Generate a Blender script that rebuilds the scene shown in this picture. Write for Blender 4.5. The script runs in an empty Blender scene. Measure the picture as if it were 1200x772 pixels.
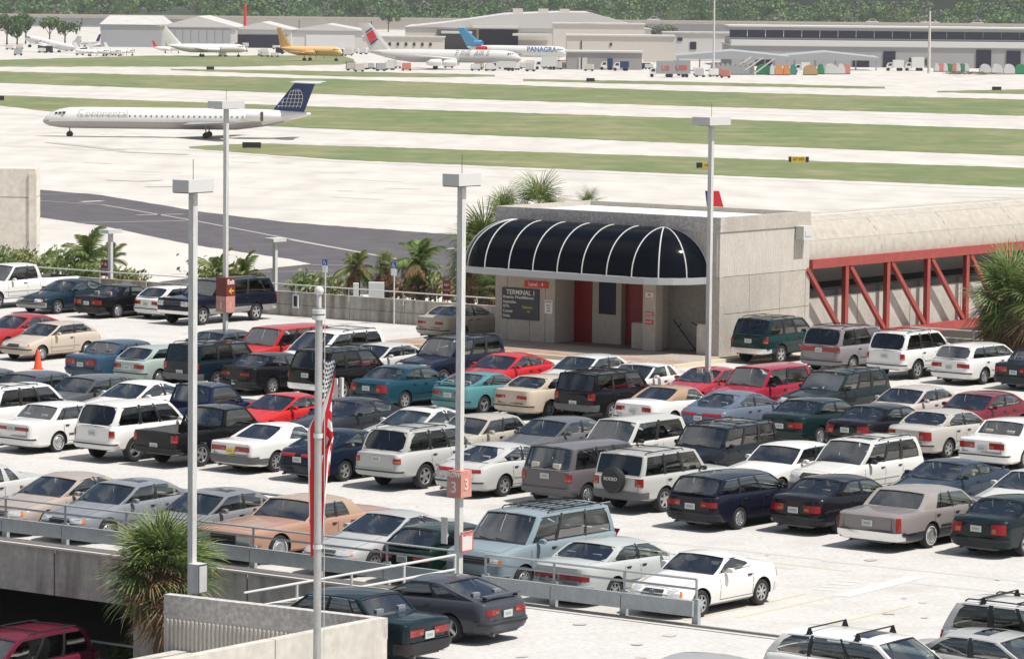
import bpy, bmesh, math, random
from mathutils import Vector, Matrix
from mathutils.bvhtree import BVHTree
random.seed(7)
R = math.radians
SC = bpy.context.scene
COL = SC.collection

# ------------------------------------------------------------------ camera
F = 4600.0; CAMZ = 13.3; ROLL = 0.010; HOR = 399.0      # focal length (photo px), eye height above deck, roll, centre-to-horizon
PITCH = math.atan(HOR / F)
cam_d = bpy.data.cameras.new('camera'); cam = bpy.data.objects.new('camera', cam_d); COL.objects.link(cam)
cam_d.sensor_fit = 'HORIZONTAL'; cam_d.sensor_width = 36; cam_d.lens = F / 1200 * 36
cam_d.clip_start = 1; cam_d.clip_end = 12000
CM = Matrix.Translation((0, 0, CAMZ)) @ Matrix.Rotation(math.pi / 2 - PITCH, 4, 'X') @ Matrix.Rotation(ROLL, 4, 'Z')
cam.matrix_world = CM
SC.camera = cam
# ------------------------------------------------------------------ world, sun, exposure
SUN_EL = R(62); SUN_AZ = Vector((0.90, -0.43, 0)).normalized()      # horizontal direction towards the sun
w = bpy.data.worlds.new('World'); SC.world = w; w.use_nodes = True
nt = w.node_tree; bg = nt.nodes['Background']
sky = nt.nodes.new('ShaderNodeTexSky'); sky.sky_type = 'NISHITA'; sky.sun_disc = False
sky.sun_elevation = SUN_EL; sky.sun_rotation = math.atan2(SUN_AZ.x, SUN_AZ.y)
sky.air_density = 1.3; sky.dust_density = 3.0; sky.altitude = 10
# unseen broken white cloud, added over the blue for reflections in glass and paint
tcw = nt.nodes.new('ShaderNodeTexCoord'); sx = nt.nodes.new('ShaderNodeSeparateXYZ'); nt.links.new(tcw.outputs['Generated'], sx.inputs[0])
zc_ = nt.nodes.new('ShaderNodeMath'); zc_.operation = 'MAXIMUM'; zc_.inputs[1].default_value = .08; nt.links.new(sx.outputs[2], zc_.inputs[0])
cb_ = nt.nodes.new('ShaderNodeCombineXYZ')
for k_ in (0, 1):
    dv_ = nt.nodes.new('ShaderNodeMath'); dv_.operation = 'DIVIDE'; nt.links.new(sx.outputs[k_], dv_.inputs[0]); nt.links.new(zc_.outputs[0], dv_.inputs[1]); nt.links.new(dv_.outputs[0], cb_.inputs[k_])
cn_ = nt.nodes.new('ShaderNodeTexNoise'); cn_.inputs['Scale'].default_value = 1.1; cn_.inputs['Detail'].default_value = 6; cn_.inputs['Roughness'].default_value = .55; nt.links.new(cb_.outputs[0], cn_.inputs['Vector'])
cr_ = nt.nodes.new('ShaderNodeMapRange'); cr_.inputs[1].default_value = .47; cr_.inputs[2].default_value = .62; cr_.inputs[4].default_value = .85; nt.links.new(cn_.outputs[0], cr_.inputs[0])
cm_ = nt.nodes.new('ShaderNodeMix'); cm_.data_type = 'RGBA'; nt.links.new(cr_.outputs[0], cm_.inputs[0]); nt.links.new(sky.outputs[0], cm_.inputs[6]); cm_.inputs[7].default_value = (8.6, 8.7, 8.9, 1)
nt.links.new(cm_.outputs[2], bg.inputs[0]); bg.inputs[1].default_value = 0.076
sd = bpy.data.lights.new('sun', 'SUN'); sd.energy = 4.6; sd.angle = R(0.53); sd.color = (1.0, 0.962, 0.905)
sun = bpy.data.objects.new('sun', sd); COL.objects.link(sun)
sv = Vector((SUN_AZ.x * math.cos(SUN_EL), SUN_AZ.y * math.cos(SUN_EL), math.sin(SUN_EL)))
sun.rotation_euler = sv.to_track_quat('Z', 'Y').to_euler(); sun.location = (60, 60, 80)
SC.view_settings.view_transform = 'Standard'; SC.view_settings.look = 'None'
SC.view_settings.exposure = 0.14; SC.view_settings.gamma = 1
try:
    SC.cycles.max_bounces = 8; SC.cycles.transparent_max_bounces = 24; SC.cycles.diffuse_bounces = 3; SC.cycles.glossy_bounces = 3
    SC.cycles.caustics_reflective = False; SC.cycles.caustics_refractive = False
except Exception: pass

# ------------------------------------------------------------------ photo pixel -> place
def at(u, v, z=0.0):
    d = CM.to_3x3() @ Vector((u - 600, 386 - v, -F))
    t = (z - CAMZ) / d.z
    return Vector((d.x * t, d.y * t, z))
def at_y(u, v, Y):
    d = CM.to_3x3() @ Vector((u - 600, 386 - v, -F))
    t = Y / d.y
    return Vector((d.x * t, Y, CAMZ + d.z * t))
def px(p):
    q = CM.inverted() @ Vector(p)
    return (600 + q.x / -q.z * F, 386 - q.y / -q.z * F)
AG = -11.0                       # airfield level
TH = R(36.5)                     # lot axis
E1 = Vector((math.cos(TH), -math.sin(TH), 0)); E2 = Vector((math.sin(TH), math.cos(TH), 0)); EZ = Vector((0, 0, 1))
H_AWAY = math.atan2(E2.y, E2.x) - R(2.2); H_TOW = H_AWAY + math.pi; H_R = math.atan2(E1.y, E1.x); H_L = H_R + math.pi

# ------------------------------------------------------------------ materials
MATS = {}
def mat(name, col=(0.5, 0.5, 0.5), rough=0.6, metal=0.0, spec=0.5, coat=0.0, emit=None, noise=None, bump=0, objcol=False, streak=None):
    if name in MATS: return MATS[name]
    m = bpy.data.materials.new(name); m.use_nodes = True; MATS[name] = m
    n = m.node_tree; b = n.nodes['Principled BSDF']
    b.inputs['Base Color'].default_value = (*col, 1); b.inputs['Roughness'].default_value = rough
    b.inputs['Metallic'].default_value = metal; b.inputs['Specular IOR Level'].default_value = spec
    b.inputs['Coat Weight'].default_value = coat; b.inputs['Coat IOR'].default_value = 1.38; b.inputs['Coat Roughness'].default_value = 0.04
    if objcol:
        oi = n.nodes.new('ShaderNodeObjectInfo')
        n.links.new(oi.outputs['Color'], b.inputs['Base Color'])
        if noise:
            tc = n.nodes.new('ShaderNodeTexCoord'); nz = n.nodes.new('ShaderNodeTexNoise'); nz.inputs['Scale'].default_value = noise[0]; nz.inputs['Detail'].default_value = 5
            n.links.new(tc.outputs['Object'], nz.inputs['Vector'])
            mr = n.nodes.new('ShaderNodeMapRange'); mr.inputs[1].default_value = .35; mr.inputs[2].default_value = .7; mr.inputs[3].default_value = 0; mr.inputs[4].default_value = noise[1]
            n.links.new(nz.outputs[0], mr.inputs[0])
            mx = n.nodes.new('ShaderNodeMix'); mx.data_type = 'RGBA'; n.links.new(mr.outputs[0], mx.inputs[0])
            n.links.new(oi.outputs['Color'], mx.inputs[6]); mx.inputs[7].default_value = (0.42, 0.39, 0.35, 1)
            n.links.new(mx.outputs[2], b.inputs['Base Color'])
    elif noise:                               # (scale, colour2, contrast lo, hi [, stretch])
        tc = n.nodes.new('ShaderNodeNewGeometry'); mp = n.nodes.new('ShaderNodeMapping')
        n.links.new(tc.outputs['Position'], mp.inputs[0])
        st = noise[4] if len(noise) > 4 else (1, 1, 1)
        mp.inputs['Scale'].default_value = st
        nz = n.nodes.new('ShaderNodeTexNoise'); nz.inputs['Scale'].default_value = noise[0]; nz.inputs['Detail'].default_value = 8; nz.inputs['Roughness'].default_value = .65
        n.links.new(mp.outputs[0], nz.inputs['Vector'])
        rp = n.nodes.new('ShaderNodeMapRange'); rp.inputs[1].default_value = noise[2]; rp.inputs[2].default_value = noise[3]
        n.links.new(nz.outputs[0], rp.inputs[0])
        mx = n.nodes.new('ShaderNodeMix'); mx.data_type = 'RGBA'
        n.links.new(rp.outputs[0], mx.inputs[0]); mx.inputs[6].default_value = (*col, 1); mx.inputs[7].default_value = (*noise[1], 1)
        out = mx.outputs[2]
        nf = n.nodes.new('ShaderNodeTexNoise'); nf.inputs['Scale'].default_value = noise[0] * 9; nf.inputs['Detail'].default_value = 6
        n.links.new(mp.outputs[0], nf.inputs['Vector'])
        m2 = n.nodes.new('ShaderNodeMix'); m2.data_type = 'RGBA'; m2.blend_type = 'MULTIPLY'; m2.inputs[0].default_value = .5
        r2 = n.nodes.new('ShaderNodeMapRange'); r2.inputs[1].default_value = .3; r2.inputs[2].default_value = .7; r2.inputs[3].default_value = .7; r2.inputs[4].default_value = 1.15
        n.links.new(nf.outputs[0], r2.inputs[0]); n.links.new(r2.outputs[0], m2.inputs[7]); n.links.new(out, m2.inputs[6]); out = m2.outputs[2]
        if streak:                            # rain streaks / dirt: (scale, colour, amount)
            mp2 = n.nodes.new('ShaderNodeMapping'); n.links.new(tc.outputs['Position'], mp2.inputs[0]); mp2.inputs['Scale'].default_value = (1, 1, .12)
            ns = n.nodes.new('ShaderNodeTexNoise'); ns.inputs['Scale'].default_value = streak[0]; ns.inputs['Detail'].default_value = 6
            n.links.new(mp2.outputs[0], ns.inputs['Vector'])
            rs = n.nodes.new('ShaderNodeMapRange'); rs.inputs[1].default_value = .50 if streak[2] < .8 else .44; rs.inputs[2].default_value = .72 if streak[2] < .8 else .62; rs.inputs[4].default_value = streak[2]
            n.links.new(ns.outputs[0], rs.inputs[0])
            m3 = n.nodes.new('ShaderNodeMix'); m3.data_type = 'RGBA'; n.links.new(rs.outputs[0], m3.inputs[0]); n.links.new(out, m3.inputs[6]); m3.inputs[7].default_value = (*streak[1], 1)
            out = m3.outputs[2]
        n.links.new(out, b.inputs['Base Color'])
        if bump:
            bp = n.nodes.new('ShaderNodeBump'); bp.inputs['Strength'].default_value = bump; bp.inputs['Distance'].default_value = .02
            n.links.new(nf.outputs[0], bp.inputs['Height']); n.links.new(bp.outputs[0], b.inputs['Normal'])
    if emit:
        b.inputs['Emission Color'].default_value = (*col, 1); b.inputs['Emission Strength'].default_value = emit
    return m
def glass_mat(name, tint, refl=1.0, rough=.02, extra=.03):
    m = bpy.data.materials.new(name); m.use_nodes = True; MATS[name] = m
    n = m.node_tree; n.nodes.remove(n.nodes['Principled BSDF']); o = n.nodes['Material Output']
    t = n.nodes.new('ShaderNodeBsdfTransparent'); t.inputs[0].default_value = (*tint, 1)
    g = n.nodes.new('ShaderNodeBsdfGlossy'); g.inputs['Roughness'].default_value = rough
    fr = n.nodes.new('ShaderNodeFresnel'); fr.inputs[0].default_value = 1.6
    ml = n.nodes.new('ShaderNodeMath'); ml.operation = 'MULTIPLY_ADD'; ml.inputs[1].default_value = refl; ml.inputs[2].default_value = extra; ml.use_clamp = True; n.links.new(fr.outputs[0], ml.inputs[0])
    mx = n.nodes.new('ShaderNodeMixShader'); n.links.new(ml.outputs[0], mx.inputs[0]); n.links.new(t.outputs[0], mx.inputs[1]); n.links.new(g.outputs[0], mx.inputs[2])
    n.links.new(mx.outputs[0], o.inputs[0]); return m
M_PAINT = mat('car_paint', rough=.35, metal=.0, spec=.06, coat=.8, objcol=True)
M_FLAT = mat('flat_colour', rough=.75, objcol=True)
M_GLASS = glass_mat('car_glass', (.86, .95, .92), 1.7, extra=.15)
M_DGLASS = glass_mat('privacy_glass', (.13, .15, .16), 1.5, extra=.05)
M_TRIM = mat('black_trim', (.018, .018, .02), .55)
M_GREYTRIM = mat('grey_trim', (.11, .11, .115), .5)
M_CHROME = mat('chrome', (.72, .72, .72), .18, 1.0)
M_TYRE = mat('tyre_rubber', (.02, .02, .021), .85)
M_RIM = mat('wheel_metal', (.52, .52, .53), .35, .7)
M_RED = mat('red_lens', (.26, .006, .007), .18, coat=.6)
M_ORANGE = mat('amber_lens', (.75, .17, .02), .2, coat=.6)
M_CLEAR = mat('clear_lens', (.62, .63, .62), .12, .3, coat=.8)
M_PLATE = mat('plate_white', (.50, .53, .51), .5)
M_PLATEY = mat('plate_yellow', (.75, .55, .03), .5)
M_INT = mat('seat_cloth', objcol=True, rough=.9)
M_TUB = mat('cabin_carpet', (.13, .13, .135), .9)
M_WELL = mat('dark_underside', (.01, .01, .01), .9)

# ------------------------------------------------------------------ mesh builder
class MB:
    def __init__(s): s.v = []; s.f = []; s.m = []
    def quad(s, a, b, c, d, mi=0):
        i = len(s.v); s.v += [tuple(a), tuple(b), tuple(c), tuple(d)]; s.f.append((i, i + 1, i + 2, i + 3)); s.m.append(mi)
    def poly(s, pts, mi=0):
        i = len(s.v); s.v += [tuple(p) for p in pts]; s.f.append(tuple(range(i, i + len(pts)))); s.m.append(mi)
    def grid(s, rows, mi=0, closed=False):
        i = len(s.v); n = len(rows[0])
        for r in rows: s.v += [tuple(p) for p in r]
        for a in range(len(rows) - 1):
            for b in range(n - (0 if closed else 1)):
                b2 = (b + 1) % n
                s.f.append((i + a * n + b, i + a * n + b2, i + (a + 1) * n + b2, i + (a + 1) * n + b)); s.m.append(mi)
    def box(s, c, d, mi=0, ax=None):          # centre, size, axes
        c = Vector(c); X, Y, Z = ax or (Vector((1, 0, 0)), Vector((0, 1, 0)), EZ)
        X = X * d[0] / 2; Y = Y * d[1] / 2; Z = Z * d[2] / 2
        p = [c + X * a + Y * b + Z * e for e in (-1, 1) for b in (-1, 1) for a in (-1, 1)]
        i = len(s.v); s.v += [tuple(q) for q in p]
        for q in ((0, 2, 3, 1), (4, 5, 7, 6), (0, 1, 5, 4), (2, 6, 7, 3), (0, 4, 6, 2), (1, 3, 7, 5)):
            s.f.append(tuple(i + k for k in q)); s.m.append(mi)
    def lbox(s, o, A, B, C, mi=0):            # corner + three edge vectors
        o = Vector(o); p = [o + A * a + B * b + C * e for e in (0, 1) for b in (0, 1) for a in (0, 1)]
        i = len(s.v); s.v += [tuple(q) for q in p]
        for q in ((0, 2, 3, 1), (4, 5, 7, 6), (0, 1, 5, 4), (2, 6, 7, 3), (0, 4, 6, 2), (1, 3, 7, 5)):
            s.f.append(tuple(i + k for k in q)); s.m.append(mi)
    def tube(s, pts, r, n=8, mi=0, cap=True):
        pts = [Vector(p) for p in pts]
        rr = r if isinstance(r, (list, tuple)) else [r] * len(pts)
        rows = []
        for k, p in enumerate(pts):
            d = (pts[min(k + 1, len(pts) - 1)] - pts[max(k - 1, 0)]).normalized()
            a = d.orthogonal().normalized() if k == 0 else (a - d * a.dot(d)).normalized()
            b = d.cross(a)
            rows.append([p + (a * math.cos(2 * math.pi * j / n) + b * math.sin(2 * math.pi * j / n)) * rr[k] for j in range(n)])
        s.grid(rows, mi, True)
        if cap: s.poly(rows[0][::-1], mi); s.poly(rows[-1], mi)
    def lathe(s, prof, c, n=16, axis='Z', mi=0):  # prof: (r, h)
        c = Vector(c); rows = []
        for r, h in prof:
            row = []
            for j in range(n):
                a = 2 * math.pi * j / n
                if axis == 'Z': row.append(c + Vector((r * math.cos(a), r * math.sin(a), h)))
                elif axis == 'Y': row.append(c + Vector((r * math.cos(a), h, r * math.sin(a))))
                else: row.append(c + Vector((h, r * math.cos(a), r * math.sin(a))))
            rows.append(row)
        s.grid(rows, mi, True)
    def mesh(s, name, mats, smooth=False, weld=True, angle=38):
        me = bpy.data.meshes.new(name); me.from_pydata(s.v, [], s.f)
        for m in mats: me.materials.append(m)
        me.polygons.foreach_set('material_index', s.m)
        if weld:
            bm = bmesh.new(); bm.from_mesh(me); bmesh.ops.remove_doubles(bm, verts=bm.verts, dist=.0008)
            bmesh.ops.recalc_face_normals(bm, faces=bm.faces); bm.to_mesh(me); bm.free()
        if smooth:
            me.polygons.foreach_set('use_smooth', [True] * len(me.polygons))
            me.set_sharp_from_angle(angle=R(angle))
        me.update(); return me
def link(name, me, parent=None, color=None):
    o = bpy.data.objects.new(name, me); COL.objects.link(o)
    if parent: o.parent = parent
    if color: o.color = (*color, 1)
    return o
def obj(name, mb, mats, parent=None, smooth=False, color=None, weld=True, angle=38):
    if not isinstance(mats, (list, tuple)): mats = [mats]
    return link(name, mb.mesh(name, mats, smooth, weld, angle), parent, color)
def empty(name, loc=(0, 0, 0), rz=0):
    o = bpy.data.objects.new(name, None); COL.objects.link(o); o.location = loc; o.rotation_euler = (0, 0, rz); o.empty_display_size = .3
    return o
def tag(o, label=None, cat=None, group=None, kind=None):
    if label: o['label'] = label
    if cat: o['category'] = cat
    if group: o['group'] = group
    if kind: o['kind'] = kind
    return o
def copy_tree(o, parent=None, color=None, color2=None):
    c = o.copy(); COL.objects.link(c); c.parent = parent
    for ch in o.children: copy_tree(ch, c)
    return c
def text_mesh(s, size, mat_, loc, X, Z, parent=None, name='lettering', depth=.004, align='CENTER', bold=0, shear=0):
    cu = bpy.data.curves.new('t', 'FONT'); cu.body = s; cu.size = size; cu.align_x = align; cu.align_y = 'CENTER'; cu.extrude = depth; cu.offset = bold; cu.resolution_u = 3; cu.shear = shear
    to = bpy.data.objects.new('t', cu); COL.objects.link(to)
    me = bpy.data.meshes.new_from_object(to.evaluated_get(bpy.context.evaluated_depsgraph_get()))
    bpy.data.objects.remove(to); me.materials.clear(); me.materials.append(mat_)
    X = X.normalized(); Z = Z.normalized(); N = X.cross(Z)
    Mx = Matrix((X, Z, N)).transposed().to_4x4(); Mx.translation = Vector(loc)
    me.transform(Mx)
    return link(name, me, parent)
# ================================================================== CARS
def sm(pts, x):                    # smooth interpolation through (x, z) points, x ascending
    if x <= pts[0][0]: return pts[0][1]
    for (a, b), (c, d) in zip(pts, pts[1:]):
        if x <= c:
            t = (x - a) / (c - a); return b + (d - b) * t
    return pts[-1][1]
def smooth_prof(pts, k=.07):
    return lambda x: (sm(pts, x - k) + sm(pts, x) * 2 + sm(pts, x + k)) / 4
WHEELS = {}
def wheel_meshes(r, kind):
    key = (round(r, 2), kind)
    if key in WHEELS: return WHEELS[key]
    wd = .20; ri = r * .64
    t = MB(); t.lathe([(ri * .98, -wd / 2), (ri + .015, -wd / 2 - .008), (r - .03, -wd / 2 - .008), (r, -wd / 2 + .03), (r, wd / 2 - .03), (r - .03, wd / 2 + .008), (ri + .015, wd / 2 + .008), (ri * .98, wd / 2)], (0, 0, 0), 20, 'Y')
    tm = t.mesh('tyre', [M_TYRE], True)
    m = MB(); yo = wd / 2
    m.lathe([(ri, yo), (ri * .93, yo + .004), (ri * .88, yo - .03)], (0, 0, 0), 20, 'Y')
    if kind == 'cap':
        m.lathe([(ri * .88, yo - .03), (ri * .8, yo - .004), (ri * .35, yo + .012), (.001, yo + .018)], (0, 0, 0), 20, 'Y')
        for j in range(10):
            a = 2 * math.pi * j / 10; c = Vector((math.cos(a) * ri * .67, yo + .008, math.sin(a) * ri * .67))
            u = Vector((math.cos(a), 0, math.sin(a))); v = Vector((-math.sin(a), 0, math.cos(a)))
            m.box(c, (ri * .22, ri * .13, .012), 1, (u, v, Vector((0, 1, 0))))
    elif kind == 'whitewall':
        m.lathe([(ri * 1.18, yo + .011), (ri * 1.05, yo + .011)], (0, 0, 0), 20, 'Y', 2)
        m.lathe([(ri * .88, yo - .01), (ri * .75, yo + .01), (ri * .6, yo - .005), (ri * .3, yo + .02), (.001, yo + .025)], (0, 0, 0), 20, 'Y')
    else:
        n = {'five': 5, 'seven': 7, 'three': 3}[kind]
        m.lathe([(ri * .9, yo - .06), (.001, yo - .06)], (0, 0, 0), 20, 'Y', 1)
        m.lathe([(ri * .26, yo - .03), (ri * .24, yo), (.001, yo + .003)], (0, 0, 0), 12, 'Y')
        for j in range(n):
            a = 2 * math.pi * j / n + .3; u = Vector((math.cos(a), 0, math.sin(a))); v = Vector((-math.sin(a), 0, math.cos(a)))
            w0 = ri * (.14 if n > 5 else .2); w1 = ri * (.10 if n > 5 else .16)
            for sgn, w_ in ((1, 0),):
                a0 = u * ri * .2; a1 = u * ri * .92; Y0 = Vector((0, yo - .004, 0)); Y1 = Vector((0, yo - .012, 0)); D = Vector((0, -.05, 0))
                m.quad(a0 + v * w0 + Y0, a1 + v * w1 + Y1, a1 - v * w1 + Y1, a0 - v * w0 + Y0)
                m.quad(a0 + v * w0 + Y0, a0 + v * w0 + D + Y0, a1 + v * w1 + D + Y1, a1 + v * w1 + Y1)
                m.quad(a0 - v * w0 + Y0, a1 - v * w1 + Y1, a1 - v * w1 + D + Y1, a0 - v * w0 + D + Y0)
    rm = m.mesh('rim', [M_RIM, M_TRIM, mat('whitewall', (.6, .6, .58), .7)], True, angle=50)
    WHEELS[key] = (tm, rm); return tm, rm

STY = {}
def style(name, **k): STY[name] = k
# lengths in metres measured from the front end; heights above ground
base = dict(W=1.76, rc=.32, rr=.28, zb=.2, tumble=.80, crown=.035, rcrown=.05, bow=.13, rbow=.09, wind=[(.05, .47), (.53, .90)], hw=(.06, .92), tyre=.31, whl='cap',
            bump='body', rack=None, tail=('wide', .38, .95, .62, .80), head=('wide', .45, .93, .56, .68), grille=('slot', .38, .55, .66), rwin=.10, wwin=.06,
            dark=False, darkfrom=9, seam=[], lean=.12, rlean=.06, plate=(.66, 0), mould=True, bpil=True, wheelz=None, cut=.06, boxy=.0, roofarch=.05, seats=2, kind='car')
def mk(name, **k):
    d = dict(base); d.update(k); STY[name] = d
mk('sedan', L=4.75, H=1.40, prof=[(0, .62), (.15, .70), (.9, .82), (1.45, .93), (3.75, .99), (4.3, 1.00), (4.6, .97), (4.75, .90)], g=(1.42, 2.15, 3.35, 3.98), axle=(.92, 3.65))
mk('sedan_square', bright=1, L=4.78, H=1.42, rc=.16, rr=.14, prof=[(0, .66), (.08, .78), (1.4, .93), (3.7, .97), (4.3, .97), (4.7, .95), (4.78, .90)], g=(1.48, 2.05, 3.4, 3.85), axle=(.85, 3.58), tumble=.84, bow=.06, rbow=.04, lean=.04, rlean=.02,
   tail=('wide', .30, .90, .66, .84), head=('wide', .42, .88, .58, .74), grille=('slot', .36, .56, .74), boxy=1, cut=.03, wind=[(.05, .45), (.49, .80), (.82, .93)])
mk('sedan_oval', L=4.95, H=1.40, rc=.42, rr=.42, W=1.85, prof=[(0, .58), (.2, .70), (1.0, .82), (1.6, .92), (3.9, .98), (4.5, .93), (4.8, .86), (4.95, .78)], g=(1.55, 2.35, 3.35, 4.35), axle=(1.0, 3.78),
   tumble=.74, tail=('wide', .15, 1.02, .74, .83), rlean=.16, lean=.2, cut=.16, rwin=.16, whl='five', wind=[(.05, .47), (.52, .90)], roofarch=.09, bpil=True)
mk('wedge', L=4.7, H=1.34, rc=.3, prof=[(0, .56), (.12, .66), (1.0, .80), (1.5, .90), (3.8, .97), (4.3, .98), (4.6, .96), (4.7, .88)], g=(1.5, 2.35, 3.1, 4.0), axle=(.9, 3.55), wind=[(.05, .55), (.60, .88)], tumble=.76, whl='seven', cut=.09, kind='coupe')
mk('coupe_square', L=4.8, H=1.36, rc=.18, rr=.16, prof=[(0, .66), (.08, .76), (1.6, .90), (3.8, .95), (4.7, .93), (4.8, .88)], g=(1.65, 2.25, 3.2, 3.75), axle=(.95, 3.7), wind=[(.05, .58), (.68, .86)], tumble=.84, boxy=1, cut=.03, bpil=False, kind='coupe', bow=.07)
mk('roadster', L=4.0, H=1.29, W=1.715, rc=.34, rr=.3, prof=[(0, .56), (.15, .66), (.9, .82), (1.45, .90), (2.7, .95), (3.4, .97), (3.85, .93), (4.0, .84)], g=(1.40, 1.95, 2.45, 3.10), axle=(.80, 3.20), wind=[(.06, .84)], tumble=.78, whl='seven', tyre=.315, kind='coupe', mould=False, lean=.1, cut=.12, head=('wide', .50, .92, .52, .66), grille=('star', .36, .54, .66), seats=1, roofarch=.04)
mk('hatch', L=4.05, H=1.36, W=1.66, rc=.25, rr=.22, prof=[(0, .58), (.1, .68), (.8, .82), (1.2, .92), (3.5, .97), (3.9, .93), (4.05, .84)], g=(1.15, 1.85, 3.25, 3.85), axle=(.78, 3.2), wind=[(.05, .50), (.55, .90)], whl='cap', tyre=.29, tail=('wide', .42, .92, .64, .78), cut=.05, kind='hatch')
mk('liftback', L=4.38, H=1.32, W=1.71, rc=.25, rr=.26, prof=[(0, .54), (.1, .64), (1.0, .78), (1.45, .88), (3.4, .95), (4.1, .95), (4.3, .92), (4.38, .84)], g=(1.4, 2.2, 3.0, 4.05), axle=(.85, 3.4), wind=[(.05, .58), (.62, .86)], whl='three', tyre=.31, tail=('wide', .34, .88, .66, .78), grille=('slot', .34, .5, .6), head=('wide', .4, .85, .52, .60), cut=.08, kind='hatch', spoiler=.98, rwin=.12)
mk('wagon', bright=1, L=4.75, H=1.44, W=1.76, rc=.3, rr=.2, prof=[(0, .60), (.15, .70), (.9, .82), (1.4, .93), (4.3, .98), (4.65, .96), (4.75, .88)], g=(1.38, 2.05, 4.25, 4.62), axle=(.92, 3.62), wind=[(.04, .36), (.385, .66), (.69, .93)], whl='cap', tail=('wide', .40, .95, .66, .80), cut=.07, rbow=.06, rwin=.08)
mk('suv', L=4.55, H=1.72, W=1.75, rc=.22, rr=.14, zb=.36, prof=[(0, .80), (.08, .92), (1.1, 1.06), (1.35, 1.10), (4.45, 1.10), (4.55, 1.05)], g=(1.32, 1.95, 4.15, 4.48), axle=(.85, 3.55), tumble=.84, tyre=.37, whl='five', wind=[(.05, .33), (.37, .60), (.65, .93)], bump='grey', rack='rails', tail=('tall', .74, .97, .80, 1.05), head=('wide', .5, .88, .76, .92), grille=('slot', .45, .76, .92), rwin=.07, dark=True, darkfrom=1, cut=.05, rbow=.05, bow=.07, lean=.03, rlean=.02, plate=(.9, .0), roofarch=.03, kind='suv')
mk('suv_box', L=4.35, H=1.64, W=1.75, rc=.12, rr=.09, zb=.36, prof=[(0, .80), (.05, .95), (1.25, 1.03), (4.28, 1.05), (4.35, 1.0)], g=(1.3, 1.75, 4.12, 4.3), axle=(.7, 3.25), tumble=.88, tyre=.35, whl='five', wind=[(.05, .34), (.38, .62), (.66, .94)], bump='grey', rack='rails', tail=('tall', .70, .95, .78, 1.0), head=('wide', .48, .85, .74, .9), grille=('slot', .45, .72, .9), rwin=.06, dark=True, darkfrom=1, cut=.02, rbow=.03, bow=.03, lean=.0, rlean=.0, boxy=1, roofarch=.02, rcrown=.03, kind='suv')
mk('suv_2door', L=4.4, H=1.66, W=1.72, rc=.15, rr=.12, zb=.36, prof=[(0, .78), (.05, .92), (1.25, 1.02), (4.3, 1.05), (4.4, 1.0)], g=(1.3, 1.85, 4.05, 4.33), axle=(.75, 3.3), tumble=.85, tyre=.35, whl='five', wind=[(.05, .42), (.48, .93)], bump='grey', rack=None, tail=('tall', .70, .95, .76, 1.0), rwin=.06, dark=True, darkfrom=1, cut=.04, bow=.05, boxy=1, roofarch=.02, kind='suv')
mk('suburban', L=5.55, H=1.85, W=1.95, rc=.12, rr=.1, zb=.40, prof=[(0, .92), (.05, 1.10), (1.45, 1.16), (5.45, 1.18), (5.55, 1.12)], g=(1.5, 2.1, 5.15, 5.45), axle=(.9, 4.2), tumble=.86, tyre=.38, whl='five', wind=[(.04, .27), (.30, .53), (.57, .94)], bump='chrome', rack='rails', head=('wide', .52, .90, .82, 1.02), grille=('gmc', .5, .84, 1.04), tail=('tall', .8, .97, .85, 1.15), rwin=.06, dark=True, darkfrom=1, cut=.04, boxy=1, bow=.06, lean=.0, rlean=.0, two='grey', kind='suv')
mk('minivan', L=4.75, H=1.70, W=1.86, rc=.34, rr=.14, zb=.24, prof=[(0, .62), (.15, .76), (.8, .95), (1.05, 1.00), (4.6, 1.02), (4.75, .98)], g=(.98, 1.95, 4.35, 4.66), axle=(.9, 3.75), tumble=.84, tyre=.32, whl='cap', wind=[(.06, .36), (.40, .66), (.69, .94)], bump='body', rack='rails', tail=('tall', .72, .97, .80, 1.02), rwin=.06, dark=True, darkfrom=1, cut=.06, bow=.14, rbow=.06, lean=.15, rlean=.02, plate=(.86, 0), roofarch=.05, kind='van')
mk('van_box', L=4.45, H=1.84, W=1.92, rc=.18, rr=.1, zb=.28, prof=[(0, .78), (.06, .98), (.75, 1.12), (1.0, 1.15), (4.38, 1.15), (4.45, 1.1)], g=(.95, 1.5, 4.18, 4.39), axle=(.8, 3.4), tumble=.85, tyre=.34, whl='cap', wind=[(.05, .30), (.33, .64), (.66, .95)], bump='body', rack='ribs', tail=('tall', .78, .97, .9, 1.2), head=('wide', .55, .80, .74, .88), grille=('slotwide', .52, .72, .90), rwin=.06, dark=False, cut=.05, bow=.10, boxy=1, lean=.03, rlean=.0, roofarch=.03, kind='van')
mk('minivan_box', L=4.5, H=1.66, W=1.83, rc=.14, rr=.1, zb=.26, prof=[(0, .70), (.06, .86), (.9, .97), (1.15, 1.0), (4.42, 1.02), (4.5, .98)], g=(1.1, 1.7, 4.2, 4.43), axle=(.85, 3.7), tumble=.87, tyre=.31, whl='cap', wind=[(.05, .30), (.34, .60), (.63, .94)], bump='grey', rack=None, tail=('tall', .74, .96, .72, .92), rwin=.06, dark=False, cut=.04, boxy=1, bow=.06, rlean=0, lean=.02, roofarch=.03, kind='van', plate=(.84, 0))
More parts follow.
